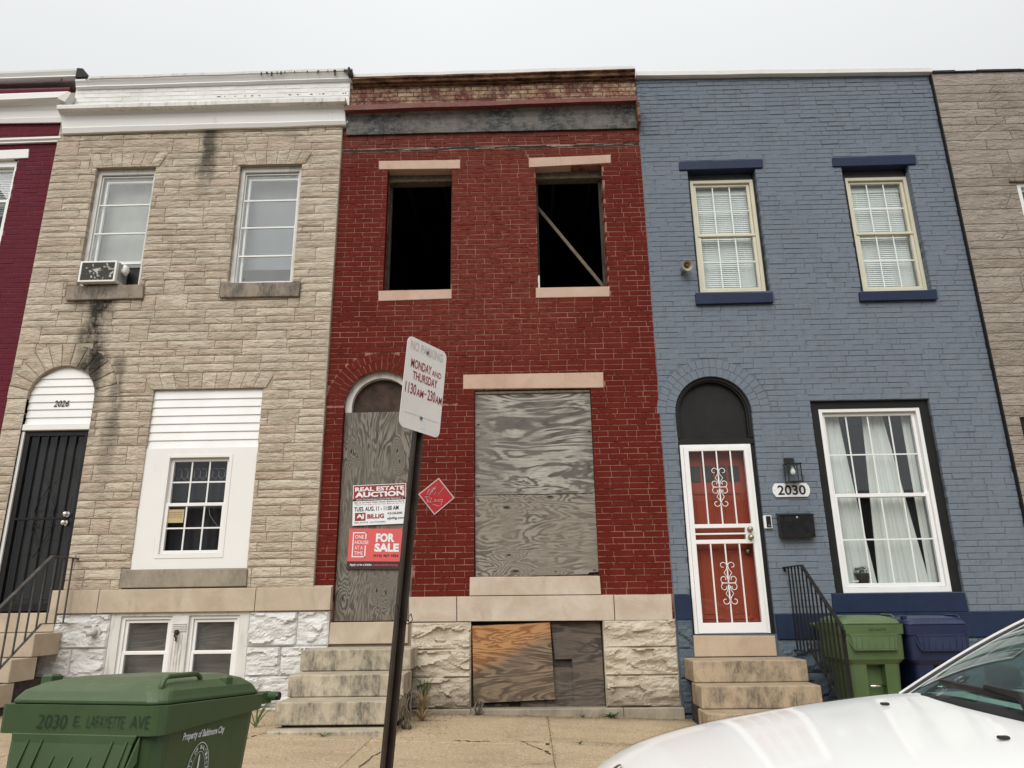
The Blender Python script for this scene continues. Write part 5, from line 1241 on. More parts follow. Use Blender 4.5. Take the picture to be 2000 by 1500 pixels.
# ---------------------------------------------------------------- the row across the street
H_OPP = thing('row_house', 'plain grey-brown terrace across the street, seen only as a reflection', 'house', (0, -34, 0))
mb = MB(); op = []
for i in range(11):
    x = -24+i*4.3
    op += [rect_loop(x+.5, x+1.4, 4.2, 5.9), rect_loop(x+2.4, x+3.3, 4.2, 5.9), rect_loop(x+.5, x+1.4, .5, 2.7), rect_loop(x+2.2, x+3.5, .9, 2.8)]
front_wall([(-24.5, -.6), (24, -.6), (24, 6.8), (-24.5, 6.8)], op, -34, -34.2, plain('terrace_brick', (.17, .15, .13), .9, nscale=3, var=.25), H_OPP)
MB().box(-24.5, 24, -42, -34.21, -.6, 6.7).build('rear_wall', m_room, H_OPP)
for l in op: MB().box(l[0][0], l[1][0], -34.15, -34.12, l[0][1], l[2][1]).build('window', m_glass, H_OPP)
MB().box(-24.5, 24, -34, -33.75, 6.5, 6.95).build('cornice', m_white, H_OPP)

# ================================================================== STEPS AND RAILS
def steps(name, label, spec, mat, support, back=-.02, grp=None):
    "spec: per step the front face corners (TL TR BR BL) as measured and its depth Y, from the top step down"
    f0 = rect_px(*[spec[0][0][k] for k in (0, 1, 3, 2)], spec[0][1])
    root = thing(name, label, 'steps', ((f0[0]+f0[1])/2, -.6, -.1), grp); pz0 = 9; prev = back
    for q, yf in spec:
        x0, x1, z0, z1 = rect_px(q[0], q[1], q[3], q[2], yf); z1 = min(z1, pz0-.004)
        mb = MB().box(x0, x1, yf, prev+.10 if prev != back else back, z0, z1)
        o = mb.build('step', mat, root, bevel=.010); pz0 = z0
        if support: MB().box(x0+.05, x1-.05, yf+.06, back-.01, -.5, z0-.001).build('support_wall', support, root) if (q, yf) != spec[-1] else None
        prev = yf
    return root
m_supp = plain('dark_step_brick', (.045, .038, .034), .9, nscale=16, var=.4, bump=.8, bscale=30)
steps('stone_steps', 'worn grey stone steps below the tall boarded doorway', [
    ([(587.5, 1269), (802.5, 1268), (802, 1309.5), (585, 1310.5)], -.50), ([(563.7, 1317.5), (790, 1315.5), (788, 1360), (560, 1361.5)], -.86),
    ([(537.5, 1371), (774, 1368.5), (770, 1416), (535, 1416.5)], -1.20), ([(519, 1429.5), (767, 1427), (766, 1446), (519, 1446)], -1.36)], m_step, m_supp)
slab_px(MB(), [(645, 1216), (797.5, 1214), (796.5, 1256.5), (639.5, 1258.5)], -.03, .2).build('threshold_stone', m_belt, H_RED, bevel=.006)
steps('stone_steps', 'warm beige stone steps below the white security door', [
    ([(1354, 1290), (1575.6, 1290), (1581, 1332.5), (1355, 1332.5)], -.46), ([(1368.6, 1338.7), (1604, 1338), (1609, 1384), (1370.6, 1384)], -.75),
    ([(1381.7, 1391), (1630, 1391), (1636, 1437), (1384, 1437)], -1.03), ([(1396, 1445), (1660, 1445), (1664, 1490), (1398, 1490)], -1.30)], m_stepblue, m_supp)
Y1, Y2, Y3, Y4 = -.50, -.78, -1.06, -1.34
st = thing('stone_steps', 'beige stone steps with an iron rail below the black barred door', 'steps', (-5.4, -.6, -.1))
for (yf, yb, z0, z1) in ((Y1, -.06, .607, .822), (Y2, -.40, .395, .603), (Y3, -.68, .19, .391), (Y4, -.96, .0, .186)):
    xr = -4.886
    MB().box(-5.95, xr-.38, yf, yb, z0, z1).build('step', m_belt, st, bevel=.008); MB().box(xr-.377, xr, yf+.003, yb, z0, z1-.002).build('step', m_belt, st, bevel=.008)
MB().box(-5.9, -4.93, -.95, -.05, -.2, .39).build('support_wall', m_supp, st)
MB().bbox(P(45, 1197, -.03).x-.4, P(111.5, 1198, -.06).x, -.085, .2, .826, 1.015, .006).build('threshold_stone', m_belt, H_TAN)

def railing(label, X, ys, top, bot, nb, mat, newel=True, side=1):
    r = thing('iron_railing', label, 'railing', (X, ys[1], 0))
    zt = lambda y: top[0] if y > ys[0] else top[0]+(top[1]-top[0])*(y-ys[0])/(ys[1]-ys[0])
    zb = lambda y: bot[0] if y > ys[0] else bot[0]+(bot[1]-bot[0])*(y-ys[0])/(ys[1]-ys[0])
    mb = MB(); hw = .018
    p = [(-.005, top[0]), (ys[0], top[0]), (ys[1], top[1])]
    for (a, b) in zip(p[:-1], p[1:]):
        mb.prism([(X-hw, a[0], a[1]-.006), (X+hw, a[0], a[1]-.006), (X+hw, a[0], a[1]+.006), (X-hw, a[0], a[1]+.006)], (0, b[0]-a[0], b[1]-a[1]))
    mb.tube([(X, -.02, top[0]), (X, -.012, top[0]-.03), (X, -.03, top[0]-.04), (X, -.04, top[0]-.025)], .008, 6)
    e = (X, ys[1], top[1]); mb.tube([e, (X, ys[1]-.035, top[1]-.03), (X, ys[1]-.03, top[1]-.075), (X, ys[1]-.0, top[1]-.06)], .012, 6); mb.build('handrail', mat, r)
    mb = MB(); p = [(-.005, bot[0]), (ys[0], bot[0]), (ys[1], bot[1])]
    for (a, b) in zip(p[:-1], p[1:]): mb.prism([(X-.012, a[0], a[1]-.005), (X+.012, a[0], a[1]-.005), (X+.012, a[0], a[1]+.005), (X-.012, a[0], a[1]+.005)], (0, b[0]-a[0], b[1]-a[1]))
    mb.tube([(X, -.01, bot[0]), (X, -.03, bot[0]+.02), (X, -.02, bot[0]+.035)], .008, 6); mb.build('bottom_rail', mat, r)
    for i in range(nb):
        y = -.13+(ys[1]+.13+.02)*i/(nb-1); MB().bbox(X-.0065, X+.0065, y-.0065, y+.0065, zb(y), zt(y)-.004, .001).build('baluster', mat, r)
    MB().bbox(X-.014, X+.014, ys[1]-.014, ys[1]+.014, zg(X, ys[1])-.02, top[1]-.01, .002).build('newel', mat, r)
    return r
railing('black iron railing beside the beige steps and the light green bin', 2.713, (-.517, -1.30), (1.378, .82), (.560, .05), 13, m_iron)
railing('worn black iron railing beside the steps of the black barred door', -4.852, (-.487, -1.42), (1.574, .84), (.915, .20), 10, m_ironworn)

# ================================================================== THINGS ON THE WALLS
EX, EZ = Vector((1, 0, 0)), Vector((0, 0, 1))
def frame_px(tl, tr, bl, Y):
    o = P(*bl, Y); a = P(*tl, Y); b = P(*tr, Y); ux = (b-a).normalized(); uz = (a-o); uz = (uz-ux*uz.dot(ux)).normalized()
    return o, ux, uz, (b-a).length, (a-o).length
# auction poster
o, ux, uz, Wd, Ht = frame_px((692.4, 948.3), (795.7, 943.7), (688.3, 1027), .040)
s_ = thing('auction_sign', 'white and dark red auction poster on the boarded door', 'sign', o)
plate(MB(), o, ux, uz, (0, 0, Wd, Ht), .006, .006).build('panel', m_posterw, s_)
plate(MB(), o, ux, uz, (Wd*.012, Ht*.66, Wd*.988, Ht*.985), .0072, .001).build('red_band', m_signred, s_)
plate(MB(), o, ux, uz, (Wd*.0, Ht*.60, Wd*.988, Ht*.655), .0072, .001).build('black_band', m_ink, s_)
plate(MB(), o, ux, uz, (Wd*.045, Ht*.11, Wd*.245, Ht*.31), .0072, .001).build('red_square', m_signred, s_)
T_ = lambda t, r, m, b=.0, off=.0084, sh=0., sp=1.: text(t, o, ux, uz, (r[0]*Wd, r[1]*Ht, r[2]*Wd, r[3]*Ht), m, s_, bold=b, off=off, shear=sh, spacing=sp)
T_('REAL ESTATE', (.04, .84, .965, .945), m_posterw, .035); T_('AUCTION', (.04, .69, .965, .82), m_posterw, .045)
T_('Bidder Pre-Qualification Required by 9AM AUG. 6', (.07, .61, .94, .645), m_posterw, .02, sh=.2)
T_('Sale to be Held: Delta Hotels Baltimore North', (.03, .545, .97, .585), m_signred, .01)
T_('Village of Cross Keys, 5100 Falls Road, Baltimore, MD 21210', (.03, .49, .97, .525), m_posterg, .0)
T_('TUES. AUG. 11 - 11:00 AM', (.03, .345, .86, .455), m_ink, .02)
T_('AJ', (.075, .15, .215, .275), m_posterw, .05); T_('BILLIG', (.275, .155, .59, .27), m_signred, .04); T_('REAL ESTATE \u2022 AUCTIONEERS', (.04, .05, .62, .085), m_ink, .0)
T_('410-296-8440', (.65, .235, .93, .30), m_ink, .01); T_('ajbillig.com', (.65, .10, .97, .18), m_ink, .015)
# for-sale poster
o, ux, uz, Wd, Ht = frame_px((684, 1032.4), (787.5, 1032.7), (677.5, 1111), .040)
s_ = thing('for_sale_sign', 'coral red FOR SALE poster on the boarded door below the auction poster', 'sign', o)
plate(MB(), o, ux, uz, (0, 0, Wd, Ht), .006, .006).build('panel', m_coral, s_)
plate(MB(), o, ux, uz, (-.002, -.003, Wd+.002, Ht*.185), .0072, .002).build('black_band', m_posterk, s_)
T_('FOR', (.51, .66, .86, .88), m_posterw, .05); T_('SALE', (.49, .42, .95, .63), m_posterw, .05); T_('(410) 467-1826', (.48, .28, .95, .36), m_ink, .02)
T_('ONE', (.12, .745, .285, .835), m_posterw, .01); T_('HOUSE', (.12, .61, .375, .70), m_posterw, .01); T_('AT A', (.12, .475, .275, .565), m_posterw, .0); T_('TIME', (.12, .34, .28, .43), m_posterw, .0)
T_('Apply to be a bidder.', (.05, .06, .47, .13), m_posterw, .015, off=.0088); T_('onehousebaltimore.org', (.49, .06, .94, .13), m_coral, .01, off=.0088)
for r_ in ((.075, .285, .095, .905), (.095, .88, .33, .905), (.31, .735, .33, .905), (.095, .285, .33, .31), (.31, .285, .33, .575)):
    plate(MB(), o, ux, uz, (r_[0]*Wd, r_[1]*Ht, r_[2]*Wd, r_[3]*Ht), .0078, .001).build('logo_bracket', m_posterw, s_)
# diamond
pts = [P(857, 933, -.014), P(888, 972.4, -.014), P(848.3, 1006, -.014), P(816.7, 965.3, -.014)]
c = sum(pts, Vector())/4; s_ = thing('diamond_sign', 'red diamond sign with white scrawled writing on the brick between door and window', 'sign', pts[2])
n = len(pts); cut_ = [pts[0], pts[1], pts[1].lerp(pts[2], .80), pts[2].lerp(pts[1], .05)+Vector((.002, 0, .004)), pts[2], pts[3]]
MB().prism([p for p in (pts[0], pts[1], pts[1].lerp(pts[2], .78), pts[2].lerp(c, .10)+Vector((.022, 0, .0)), pts[2], pts[3])], (0, .004, 0)).build('border', m_dborder, s_)
ins = [p.lerp(c, .085)+Vector((0, -.0012, 0)) for p in pts]; MB().prism([ins[0], ins[1], ins[1].lerp(ins[2], .78), ins[2].lerp(c, .08)+Vector((.015, 0, 0)), ins[2], ins[3]], (0, .002, 0)).build('panel', m_diamond, s_)
def scrawl(pxs, Y, par, mat, r=.0036):
    MB().tube([P(680+x/7.5, 930+y/7.5, Y) for x, y in pxs], r, 4, flat=.5).build('handwriting', mat, par)
Yd = -.0165; mw = m_posterw
for ln in ([(1160, 235), (1195, 185), (1150, 270), (1225, 175), (1190, 280), (1240, 200)], [(1200, 275), (1225, 210), (1250, 160), (1235, 235)], [(1245, 175), (1275, 195), (1300, 160), (1280, 150), (1255, 200)],
           [(1265, 270), (1300, 190), (1290, 275), (1330, 195), (1320, 275), (1405, 165)], [(1130, 315), (1150, 310), (1165, 385)], [(1120, 305), (1180, 300), (1200, 325), (1160, 350), (1200, 385), (1215, 390)],
           [(1225, 320), (1200, 385), (1250, 375)], [(1285, 335), (1265, 350), (1265, 375), (1285, 375), (1290, 345)], [(1300, 375), (1310, 345), (1330, 340), (1330, 378)], [(1375, 340), (1345, 345), (1345, 375), (1375, 365), (1385, 335), (1365, 415), (1330, 440), (1280, 425), (1240, 410)]):
    scrawl(ln, Yd, s_, mw)
# wall lantern, number plaque, doorbell, mailbox
q0 = P(1541, 920, -.02); lamp = thing('wall_lantern', 'black glass lantern with a clear bulb above the house number', 'wall lamp', (q0.x, -.02, q0.z-.12))
a = rect_px((1531, 895), (1551, 895), (1534, 925), (1552, 925), -.02); MB().bbox(a[0], a[1], -.030, -.006, a[2], a[3], .004).build('backplate', m_black, lamp)
x0, x1, z0, z1 = rect_px((1537, 904), (1564, 905), (1539, 941), (1567, 941), -.15); y0, y1 = -.165, -.045
mb = MB(); 
for x in (x0, x1-.010):
    for y in (y0, y1-.010): mb.box(x, x+.010, y, y+.010, z0+.011, z1-.012)
mb.bbox(x0-.008, x1+.008, y0-.008, y1+.008, z1-.012, z1+.002, .003); mb.bbox(x0-.006, x1+.006, y0-.006, y1+.006, z0-.004, z0+.0105, .003); mb.tube([(x0+.06, -.03, z1+.02), (x0+.06, -.07, z1+.03), (x0+.06, -.10, z1)], .012, 8); mb.build('cage', m_black, lamp)
mb = MB(); mb.box(x0+.002, x0+.004, y0+.010, y1-.010, z0+.011, z1-.012); mb.box(x1-.004, x1-.002, y0+.010, y1-.010, z0+.011, z1-.012); mb.box(x0+.010, x1-.010, y0+.002, y0+.004, z0+.011, z1-.012); mb.build('lantern_glass', m_glass, lamp)
cx, cy = (x0+x1)/2, (y0+y1)/2; MB().lathe([(.012, 0), (.013, -.03), (.022, -.05), (.028, -.075), (.024, -.095), (.010, -.107), (.001, -.109)], (cx, cy, z1-.014), (0, 0, 1), 14).build('bulb', m_bulb, lamp, smooth=True)
x0, x1, z0, z1 = rect_px((1508.5, 944), (1581.6, 944), (1510, 970.7), (1581.6, 970.5), -.02); h = z1-z0; cz = (z0+z1)/2
pl = thing('house_number_plaque', 'white oval-ended plaque reading 2030 below the wall lantern', 'plaque', (x0, -.02, z0))
pp = [(x0+.030, z0)]+[(x1-.030, z0)]+[(x1-.030+.032*math.cos(t), cz+h*.42*math.sin(t)) for t in [math.radians(k) for k in (-70, -40, -15, 15, 40, 70)]]+[(x1-.030, z1), (x0+.030, z1)]+[(x0+.030-.032*math.cos(t), cz+h*.42*math.sin(t)) for t in [math.radians(k) for k in (70, 40, 15, -15, -40, -70)]]
MB().xz(pp, -.026, -.004).build('plate', m_posterw, pl, bevel=.002)
text('2030', Vector((x0, -.026, z0)), EX, EZ, (.050, h*.14, x1-x0-.046, h*.86), m_ink, pl, 'number', bold=.02, off=.0015)
sr = MB(); [sr.lathe([(.004, 0), (.003, .002)], (x, -.026, cz), (0, -1, 0), 8) for x in (x0+.022, x1-.022)]; sr.build('screw', m_galv, pl)
x0, x1, z0, z1 = rect_px((1490.5, 1007), (1506, 1007), (1493, 1032.5), (1508, 1032), -.02); db = thing('video_doorbell', 'white and black video doorbell beside the white security door', 'doorbell', (x0, -.02, z0))
MB().bbox(x0, x1, -.03, -.004, z0, z1, .004).build('case', m_white2, db); MB().bbox(x0+.024, x1-.010, -.036, -.029, z0+.010, z1-.006, .003).build('face', m_black, db); MB().lathe([(.010, 0), (.010, .003), (.006, .003)], ((x0+x1)/2+.008, -.036, z1-.026), (0, -1, 0), 12).build('camera_lens', m_iron, db)
MB().lathe([(.010, 0), (.010, .002), (.0085, .0022)], ((x0+x1)/2+.008, -.036, z0+.03), (0, -1, 0), 14).build('button', m_galv, db)
x0, x1, z0, z1 = rect_px((1521, 1003), (1590, 1003), (1526, 1050.5), (1592, 1050), -.09); ml = thing('mailbox', 'black wall mailbox with a round lock below the number plaque', 'mailbox', (x0, -.05, z0))
MB().prism([(x0, -.006, z0+.02), (x0, -.006, z1+.012), (x0, -.105, z1-.012), (x0, -.092, z0+.004), (x0, -.07, z0)], (x1-x0, 0, 0)).build('case', m_black, ml, bevel=.008)
MB().prism([(x0-.006, -.004, z1+.016), (x0-.006, -.115, z1-.010), (x0-.006, -.112, z1-.020), (x0-.006, -.004, z1+.006)], (x1-x0+.012, 0, 0)).build('lid', m_black, ml, bevel=.003)
MB().prism([(x0+.035, -.1015, z1-.065), (x0+.035, -.0945, z0+.035), (x0+.035, -.0905, z0+.035), (x0+.035, -.0975, z1-.065)], (x1-x0-.07, 0, 0)).build('front_panel', m_black, ml, bevel=.004)
MB().lathe([(.012, 0), (.012, .004), (.008, .006)], ((x0+x1)/2+.004, -.103, z1-.042), (0, -1, -.12), 14).build('lock', m_chrome, ml, smooth=True)
# horn loudspeaker
hc = P(1343, 518, -.15); hn = thing('horn_loudspeaker', 'small beige horn loudspeaker on the slate blue wall by the upper window', 'loudspeaker', (hc.x, -.02, hc.z))
ax = Vector((.10, -1, -.30)).normalized(); m_horn = plain('beige_plastic', (.36, .31, .23), .6); b0 = hc-ax*.10
MB().lathe([(.024, -.05), (.030, -.045), (.030, .02), (.020, .03), (.026, .055), (.045, .085), (.066, .105), (.070, .108), (.066, .108), (.042, .086), (.022, .055), (.012, .03)], b0, ax, 24).build('horn', m_horn, hn, smooth=True)
MB().lathe([(.014, .03), (.020, .05), (.022, .075), (.012, .09), (.002, .093)], b0, ax, 14).build('cone', plain('brown_cone', (.13, .09, .055), .6), hn, smooth=True)
MB().bbox(hc.x-.055, hc.x-.035, -.10, -.006, hc.z-.05, hc.z+.02, .003).build('bracket', m_galv, hn)
# air conditioner with torn cover and the bag stuffed beside it
A_ = rect_px((160, 512), (222, 510), (158, 557), (220, 556), -.34)
y0, y1 = -.15, .10; x0 = T1[0]+.085; x1 = x0+.44; z0, z1 = T1[2]+.006, T1[2]+.275
ac = thing('air_conditioner', 'white window air conditioner with a torn dark grille in the upper left window', 'air conditioner', (x0, y0, z0))
mb = MB(); mb.bbox(x0, x1, y0+.012, y1, z0, z1, .008); mb.build('case', m_oldwhite, ac)
frame_ring(MB(), x0-.002, x1+.002, z0-.001, z1+.002, .022, y0-.004, y0+.013).build('front_frame', m_vinyl, ac)
mt = Mt('torn_grille', .8); cz_ = mt.mix(mt.mr(mt.ma('ADD', mt.noise(9, 4, .7, dist=1.5), mt.ma('MULTIPLY', mt.noise(40, 3), .12)), .64, .66), (.085, .08, .07), (.70, .69, .66)); mt.col(cz_)
sl_ = MB(); z = z0+.026
while z < z1-.03: sl_.box(x0+.023, x1-.023, y0+.000, y0+.010, z, z+.010); z += .0145
sl_.build('grille', mt.m, ac); MB().box(x0+.023, x1-.023, y0+.0102, y0+.0118, z0+.02, z1-.02).build('coil', m_iron, ac)
lv = MB()
for i in range(4):
    for j in range(11): lv.box(x1-.0005, x1+.001, y0+.05+i*.05, y0+.088+i*.05, z0+.05+j*.021, z0+.060+j*.021)
lv.build('side_louvres', m_iron, ac)
bag = MB(); 
vs = []; nu, nv_ = 14, 10
for j in range(nv_+1):
    for i in range(nu):
        t = math.pi*j/nv_; p = 2*math.pi*i/nu; r_ = 1+.35*noise.noise(Vector((math.cos(p)*1.5, math.sin(p)*1.5, j*.4)))
        vs.append((x1+.035+.042*math.sin(t)*math.cos(p)*r_, -.02+.045*math.sin(t)*math.sin(p)*r_, z0+.20+.065*math.cos(t)*r_))
bag.add(vs, [(j*nu+i, j*nu+(i+1) % nu, (j+1)*nu+(i+1) % nu, (j+1)*nu+i) for j in range(nv_) for i in range(nu)])
tag(recentre(bag.build('stuffed_bag', m_vinyl, None, smooth=True), (x1+.04, -.04, z0+.1)), 'crumpled white plastic bag stuffed beside the air conditioner', 'bag')
kc = MB().bbox(x1+.012, T1[1]-.055, .09, .13, z0+.005, T1[2]+.30, .003).build('cardboard_panel', m_iron, None); recentre(kc, (x1+.02, .1, z0)); tag(kc, 'black cardboard panel closing the gap right of the air conditioner', 'panel')

# ================================================================== SIGN POST
so_ = Vector((-.518, -4.53, 1.865)); yw, ln_, tl_ = 1.007, .031, .071
ux = Vector((math.cos(yw), math.sin(yw), 0)); nn = Vector((math.sin(yw), -math.cos(yw), 0)); uz = (Vector((0, 0, 1))+ux*ln_+nn*tl_).normalized(); ux = (ux-uz*ux.dot(uz)).normalized(); nn = ux.cross(uz)
nn = -nn if nn.y > 0 else nn
SW, SH = .3048, .4572; ob = so_-ux*(SW/2)
sp = thing('parking_sign', 'leaning brown steel post with a white parking restriction sign on top', 'street sign', (-.665, -4.45, -.08))
rc = .035; pp = []
for cx, cy, a0 in ((SW-rc, rc, -90), (SW-rc, SH-rc, 0), (rc, SH-rc, 90), (rc, rc, 180)):
    for k in range(6): t = math.radians(a0+18*k); pp.append((cx+rc*math.cos(t), cy+rc*math.sin(t)))
MB().prism([ob+ux*a+uz*b for a, b in pp], nn*-.0025).build('sign_panel', m_signface, sp)
TS = lambda t, r, m, b=.0, sp_=1.: text(t, ob, ux, uz, (r[0]*SW, r[1]*SH, r[2]*SW, r[3]*SH), m, sp, bold=b, off=.0012, spacing=sp_)
nchk = ux.cross(uz)
TS('MONDAY', (.13, .665, .64, .765), m_redink, .012); TS('AND', (.66, .665, .90, .73), m_redink, .004)
TS('THURSDAY', (.20, .54, .82, .635), m_redink, .012); TS('1130', (.055, .375, .315, .495), m_redink, .012); TS('AM', (.33, .375, .50, .46), m_redink, .012); TS('-', (.515, .425, .575, .437), m_redink, .03); TS('230', (.60, .375, .80, .495), m_redink, .012); TS('AM', (.81, .375, .975, .46), m_redink, .012)
TS('NO PARKING', (.08, .86, .90, .96), m_ghost, .02)
plate(MB(), ob, ux, uz, (.10*SW, .165*SH, .92*SW, .170*SH), .0008, .0006).build('faded_line', m_ghost, sp); plate(MB(), ob, ux, uz, (.50*SW, .045*SH, .62*SW, .125*SH), .0010, .0006).build('torn_sticker', m_posterw, sp)
for v in (.90, .155):
    q = ob+ux*SW*.5+uz*SH*v; MB().lathe([(.010, 0), (.010, .003), (.006, .006), (.006, .008)], q, nn, 6).build('bolt', m_galv, sp)
top = so_+ux*.0+uz*(SH*.97)-nn*.004; bot = Vector((-.668, -4.44, -.12)); d = (top-bot).normalized()
prof = [(-.042, 0), (-.024, 0), (-.018, -.030), (.018, -.030), (.024, 0), (.042, 0), (.042, -.003), (.0265, -.003), (.0205, -.0335), (-.0205, -.0335), (-.0265, -.003), (-.042, -.003)]
pu = (ux-d*ux.dot(d)).normalized(); pn = d.cross(pu); pn = pn if pn.dot(nn) > 0 else -pn
MB().prism([bot+pu*a*.80+pn*b for a, b in prof], top-bot).build('post', m_post, sp)
hl = MB()
L_ = (top-bot).length
for i in range(40):
    q = bot+d*(.25+i*.0254*1.8)-pn*.030
    if .25+i*.0457 < L_-.1: hl.lathe([(.0055, 0), (.0055, .0008)], q+pn*.0004, pn, 8)
hl.build('bolt_hole', m_iron, sp, kind='stuff')
q1 = bot+d*1.13; MB().tube([q1+pu*.04+pn*.01, q1+pu*.06+pn*.0+d*.01, q1+pu*.075-d*.02, q1+pu*.03-d*.035+pn*.01, q1-pu*.03-d*.0+pn*.012, q1-pu*.045+d*.05+pn*.005], .0022, 5).build('tie_wire', m_iron, sp)

# ================================================================== WHEELED BINS
def rrect(w_, d_, r, z, n=5, yo=0):
    out = []
    for cx, cy, a0 in ((w_/2-r, d_/2-r, 0), (-w_/2+r, d_/2-r, 90), (-w_/2+r, -d_/2+r, 180), (w_/2-r, -d_/2+r, 270)):
        for k in range(n+1): t = math.radians(a0+90*k/n); out.append((cx+r*math.cos(t), cy+r*math.sin(t)+yo, z))
    return out
def loft(mb, secs, m=0):
    n = len(secs[0]); k0 = len(mb.v); mb.v += [Vector(p) for s in secs for p in s]
    for i in range(len(secs)-1):
        for k in range(n): mb.f.append((k0+i*n+k, k0+i*n+(k+1) % n, k0+(i+1)*n+(k+1) % n, k0+(i+1)*n+k)); mb.mi.append(m)
    mb.f.append(tuple(k0+k for k in range(n-1, -1, -1))); mb.f.append(tuple(k0+(len(secs)-1)*n+k for k in range(n))); mb.mi += [m, m]; return mb
def bool_cut(o, cutters):
    obs = []
    for i, c in enumerate(cutters):
        me = bpy.data.meshes.new('cut'); me.from_pydata([tuple(v) for v in c.v], [], c.f); co = bpy.data.objects.new('cut', me); COL.objects.link(co); co.parent = None
        md = o.modifiers.new('b%d' % i, 'BOOLEAN'); md.operation = 'DIFFERENCE'; md.object = co; md.solver = 'EXACT'; obs.append(co)
    bpy.context.view_layer.update(); dg = bpy.context.evaluated_depsgraph_get(); me = bpy.data.meshes.new_from_object(o.evaluated_get(dg)); o.modifiers.clear(); o.data = me
    for c in obs: bpy.data.objects.remove(c)
def make_bin(label, mat, loc, rz, tilt=0., H=.95, shoulder=True, group=None, pocket=True):
    W, D = .60, .64
    root = thing('wheeled_bin', label, 'bin', (0, 0, 0), group)
    mb = MB()
    if shoulder: secs = [rrect(.42, .42, .05, .03, yo=-.02), rrect(.48, .52, .06, .60, yo=-.01), rrect(.56, .60, .06, .645), rrect(.575, .625, .06, H-.03)]
    else: secs = [rrect(.46, .46, .05, .03), rrect(.56, .61, .07, H-.06), rrect(.57, .62, .07, H-.02)]
    loft(mb, secs); body = mb.build('body', mat, root, smooth=False)
    if pocket:
        bool_cut(body, [MB().box(-.085, .085, -.6, -.17, .26, .60)])
        MB().tube([(-.084, -.225, .41), (.084, -.225, .41)], .010, 8).build('lift_bar', m_chrome, root, smooth=True)
    # rim collar: hollow ring that gets shallower to the rear
    o = rrect(W, D, .045, H); i_ = rrect(W-.05, D-.05, .03, H); zb_ = [H-.085+.035*((p[1]+D/2)/D) for p in o]
    n = len(o); vs = o+i_+[(p[0]*.99, p[1]*.99, z) for p, z in zip(o, zb_)]+[(p[0], p[1], z) for p, z in zip(i_, zb_)]
    fs = []
    for k in range(n): q = (k+1) % n; fs += [(k, q, n+q, n+k), (2*n+k, 2*n+q, q, k), (3*n+k, 3*n+q, 2*n+q, 2*n+k), (n+k, n+q, 3*n+q, 3*n+k)]
    MB().add(vs, fs).build('rim', mat, root)
    yf = -D/2
    sk = MB(); tw, bw_ = .225, .195
    q = [(-tw, yf+.000, H-.083), (tw, yf+.000, H-.083), (tw-.012, yf-.001, H-.11), (bw_, yf-.014, H-.215), (-bw_, yf-.014, H-.215), (-tw+.012, yf-.001, H-.11)]
    sk.prism(q, (0, .008, 0)); sk.box(-bw_, bw_, yf-.024, yf-.0, H-.226, H-.2155)
    sk.prism([(bw_, yf-.014, H-.226), (bw_, yf-.014, H-.213), (tw, yf+.012, H-.08), (tw, yf+.012, H-.16)], (.006, 0, 0)); sk.prism([(-bw_, yf-.014, H-.226), (-bw_, yf-.014, H-.213), (-tw, yf+.012, H-.08), (-tw, yf+.012, H-.16)], (-.006, 0, 0))
    sk.build('front_skirt', mat, root, bevel=.003)
    for k, (x, s, e) in enumerate(((-.175, .10, .2), (-.125, .10, .2), (-.065, .145, .2), (0, .145, .2), (.065, .145, .2), (.125, .10, .2), (.175, .10, .2))):
        f = lambda t: (yf-.002-(t-.10)/.115*.013)
        MB().prism([(x-.003+.02*(1-(s-.1)/.1*.5), f(s)-.001, H-s), (x-.004, f(.213)-.008, H-.213), (x-.004, f(.213)+.004, H-.213), (x-.003+.02*(1-(s-.1)/.1*.5), f(s)+.003, H-s)], (.006, 0, 0)).build('rib', mat, root)
    # lid
    mb = MB(); lw, ld = W-.035, D-.03
    loft(mb, [rrect(lw, ld, .05, H+.002), rrect(lw, ld, .05, H+.012), rrect(lw-.012, ld-.012, .05, H+.022), rrect(lw-.03, ld-.03, .06, H+.040, yo=.0), rrect(lw-.10, ld-.10, .06, H+.062, yo=.01), rrect(lw-.24, ld-.22, .05, H+.078, yo=.03)])
    lid = mb.build('lid', mat, root, bevel=.004)
    MB().tube([(lw/2-.045, yf+.06, H+.03), (lw/2-.045, yf+.075, H+.072), (lw/2-.05, yf+.10, H+.082), (lw/2-.06, yf+.27, H+.084), (lw/2-.06, yf+.295, H+.072), (lw/2-.06, yf+.30, H+.03)], .0085, 8).build('lid_grip', mat, lid, smooth=True)
    MB().bbox(-lw/2+.02, -lw/2+.06, yf+.12, yf+.17, H+.03, H+.085, .006).build('lid_lug', mat, lid)
    MB().bbox(lw/2-.05, lw/2-.02, yf+.40, yf+.44, H+.03, H+.07, .005).build('lid_lug', mat, lid)
    # hinge bar and wheels
    mb = MB(); mb.tube([(-W/2-.02, D/2+.05, H-.012), (W/2+.015, D/2+.05, H-.012)], .017, 10); mb.build('handle', mat, root, smooth=True)
    MB().tube([(W/2+.016, D/2+.05, H-.012), (W/2+.024, D/2+.05, H-.012)], .016, 10).build('handle_cap', m_black, root)
    for x in (-W/2+.02, W/2-.05): MB().bbox(x, x+.03, D/2-.04, D/2+.07, H-.04, H+.005, .005).build('hinge_arm', mat, root)
    for s in (-1, 1): MB().lathe([(.05, -.022), (.12, -.025), (.125, 0), (.12, .025), (.05, .022)], (s*.255, D/2-.10, .125), (1, 0, 0), 22).build('wheel', m_rubber, root, smooth=True)
    root.location = loc; root.rotation_euler = (tilt, 0, rz); return root
GB = 'green wheeled bins'
rim1 = (P(1641, 1218, -.80)+P(1766, 1222, -.80))/2; rim2 = (P(1768, 1222, -.80)+P(1895, 1222, -.80))/2
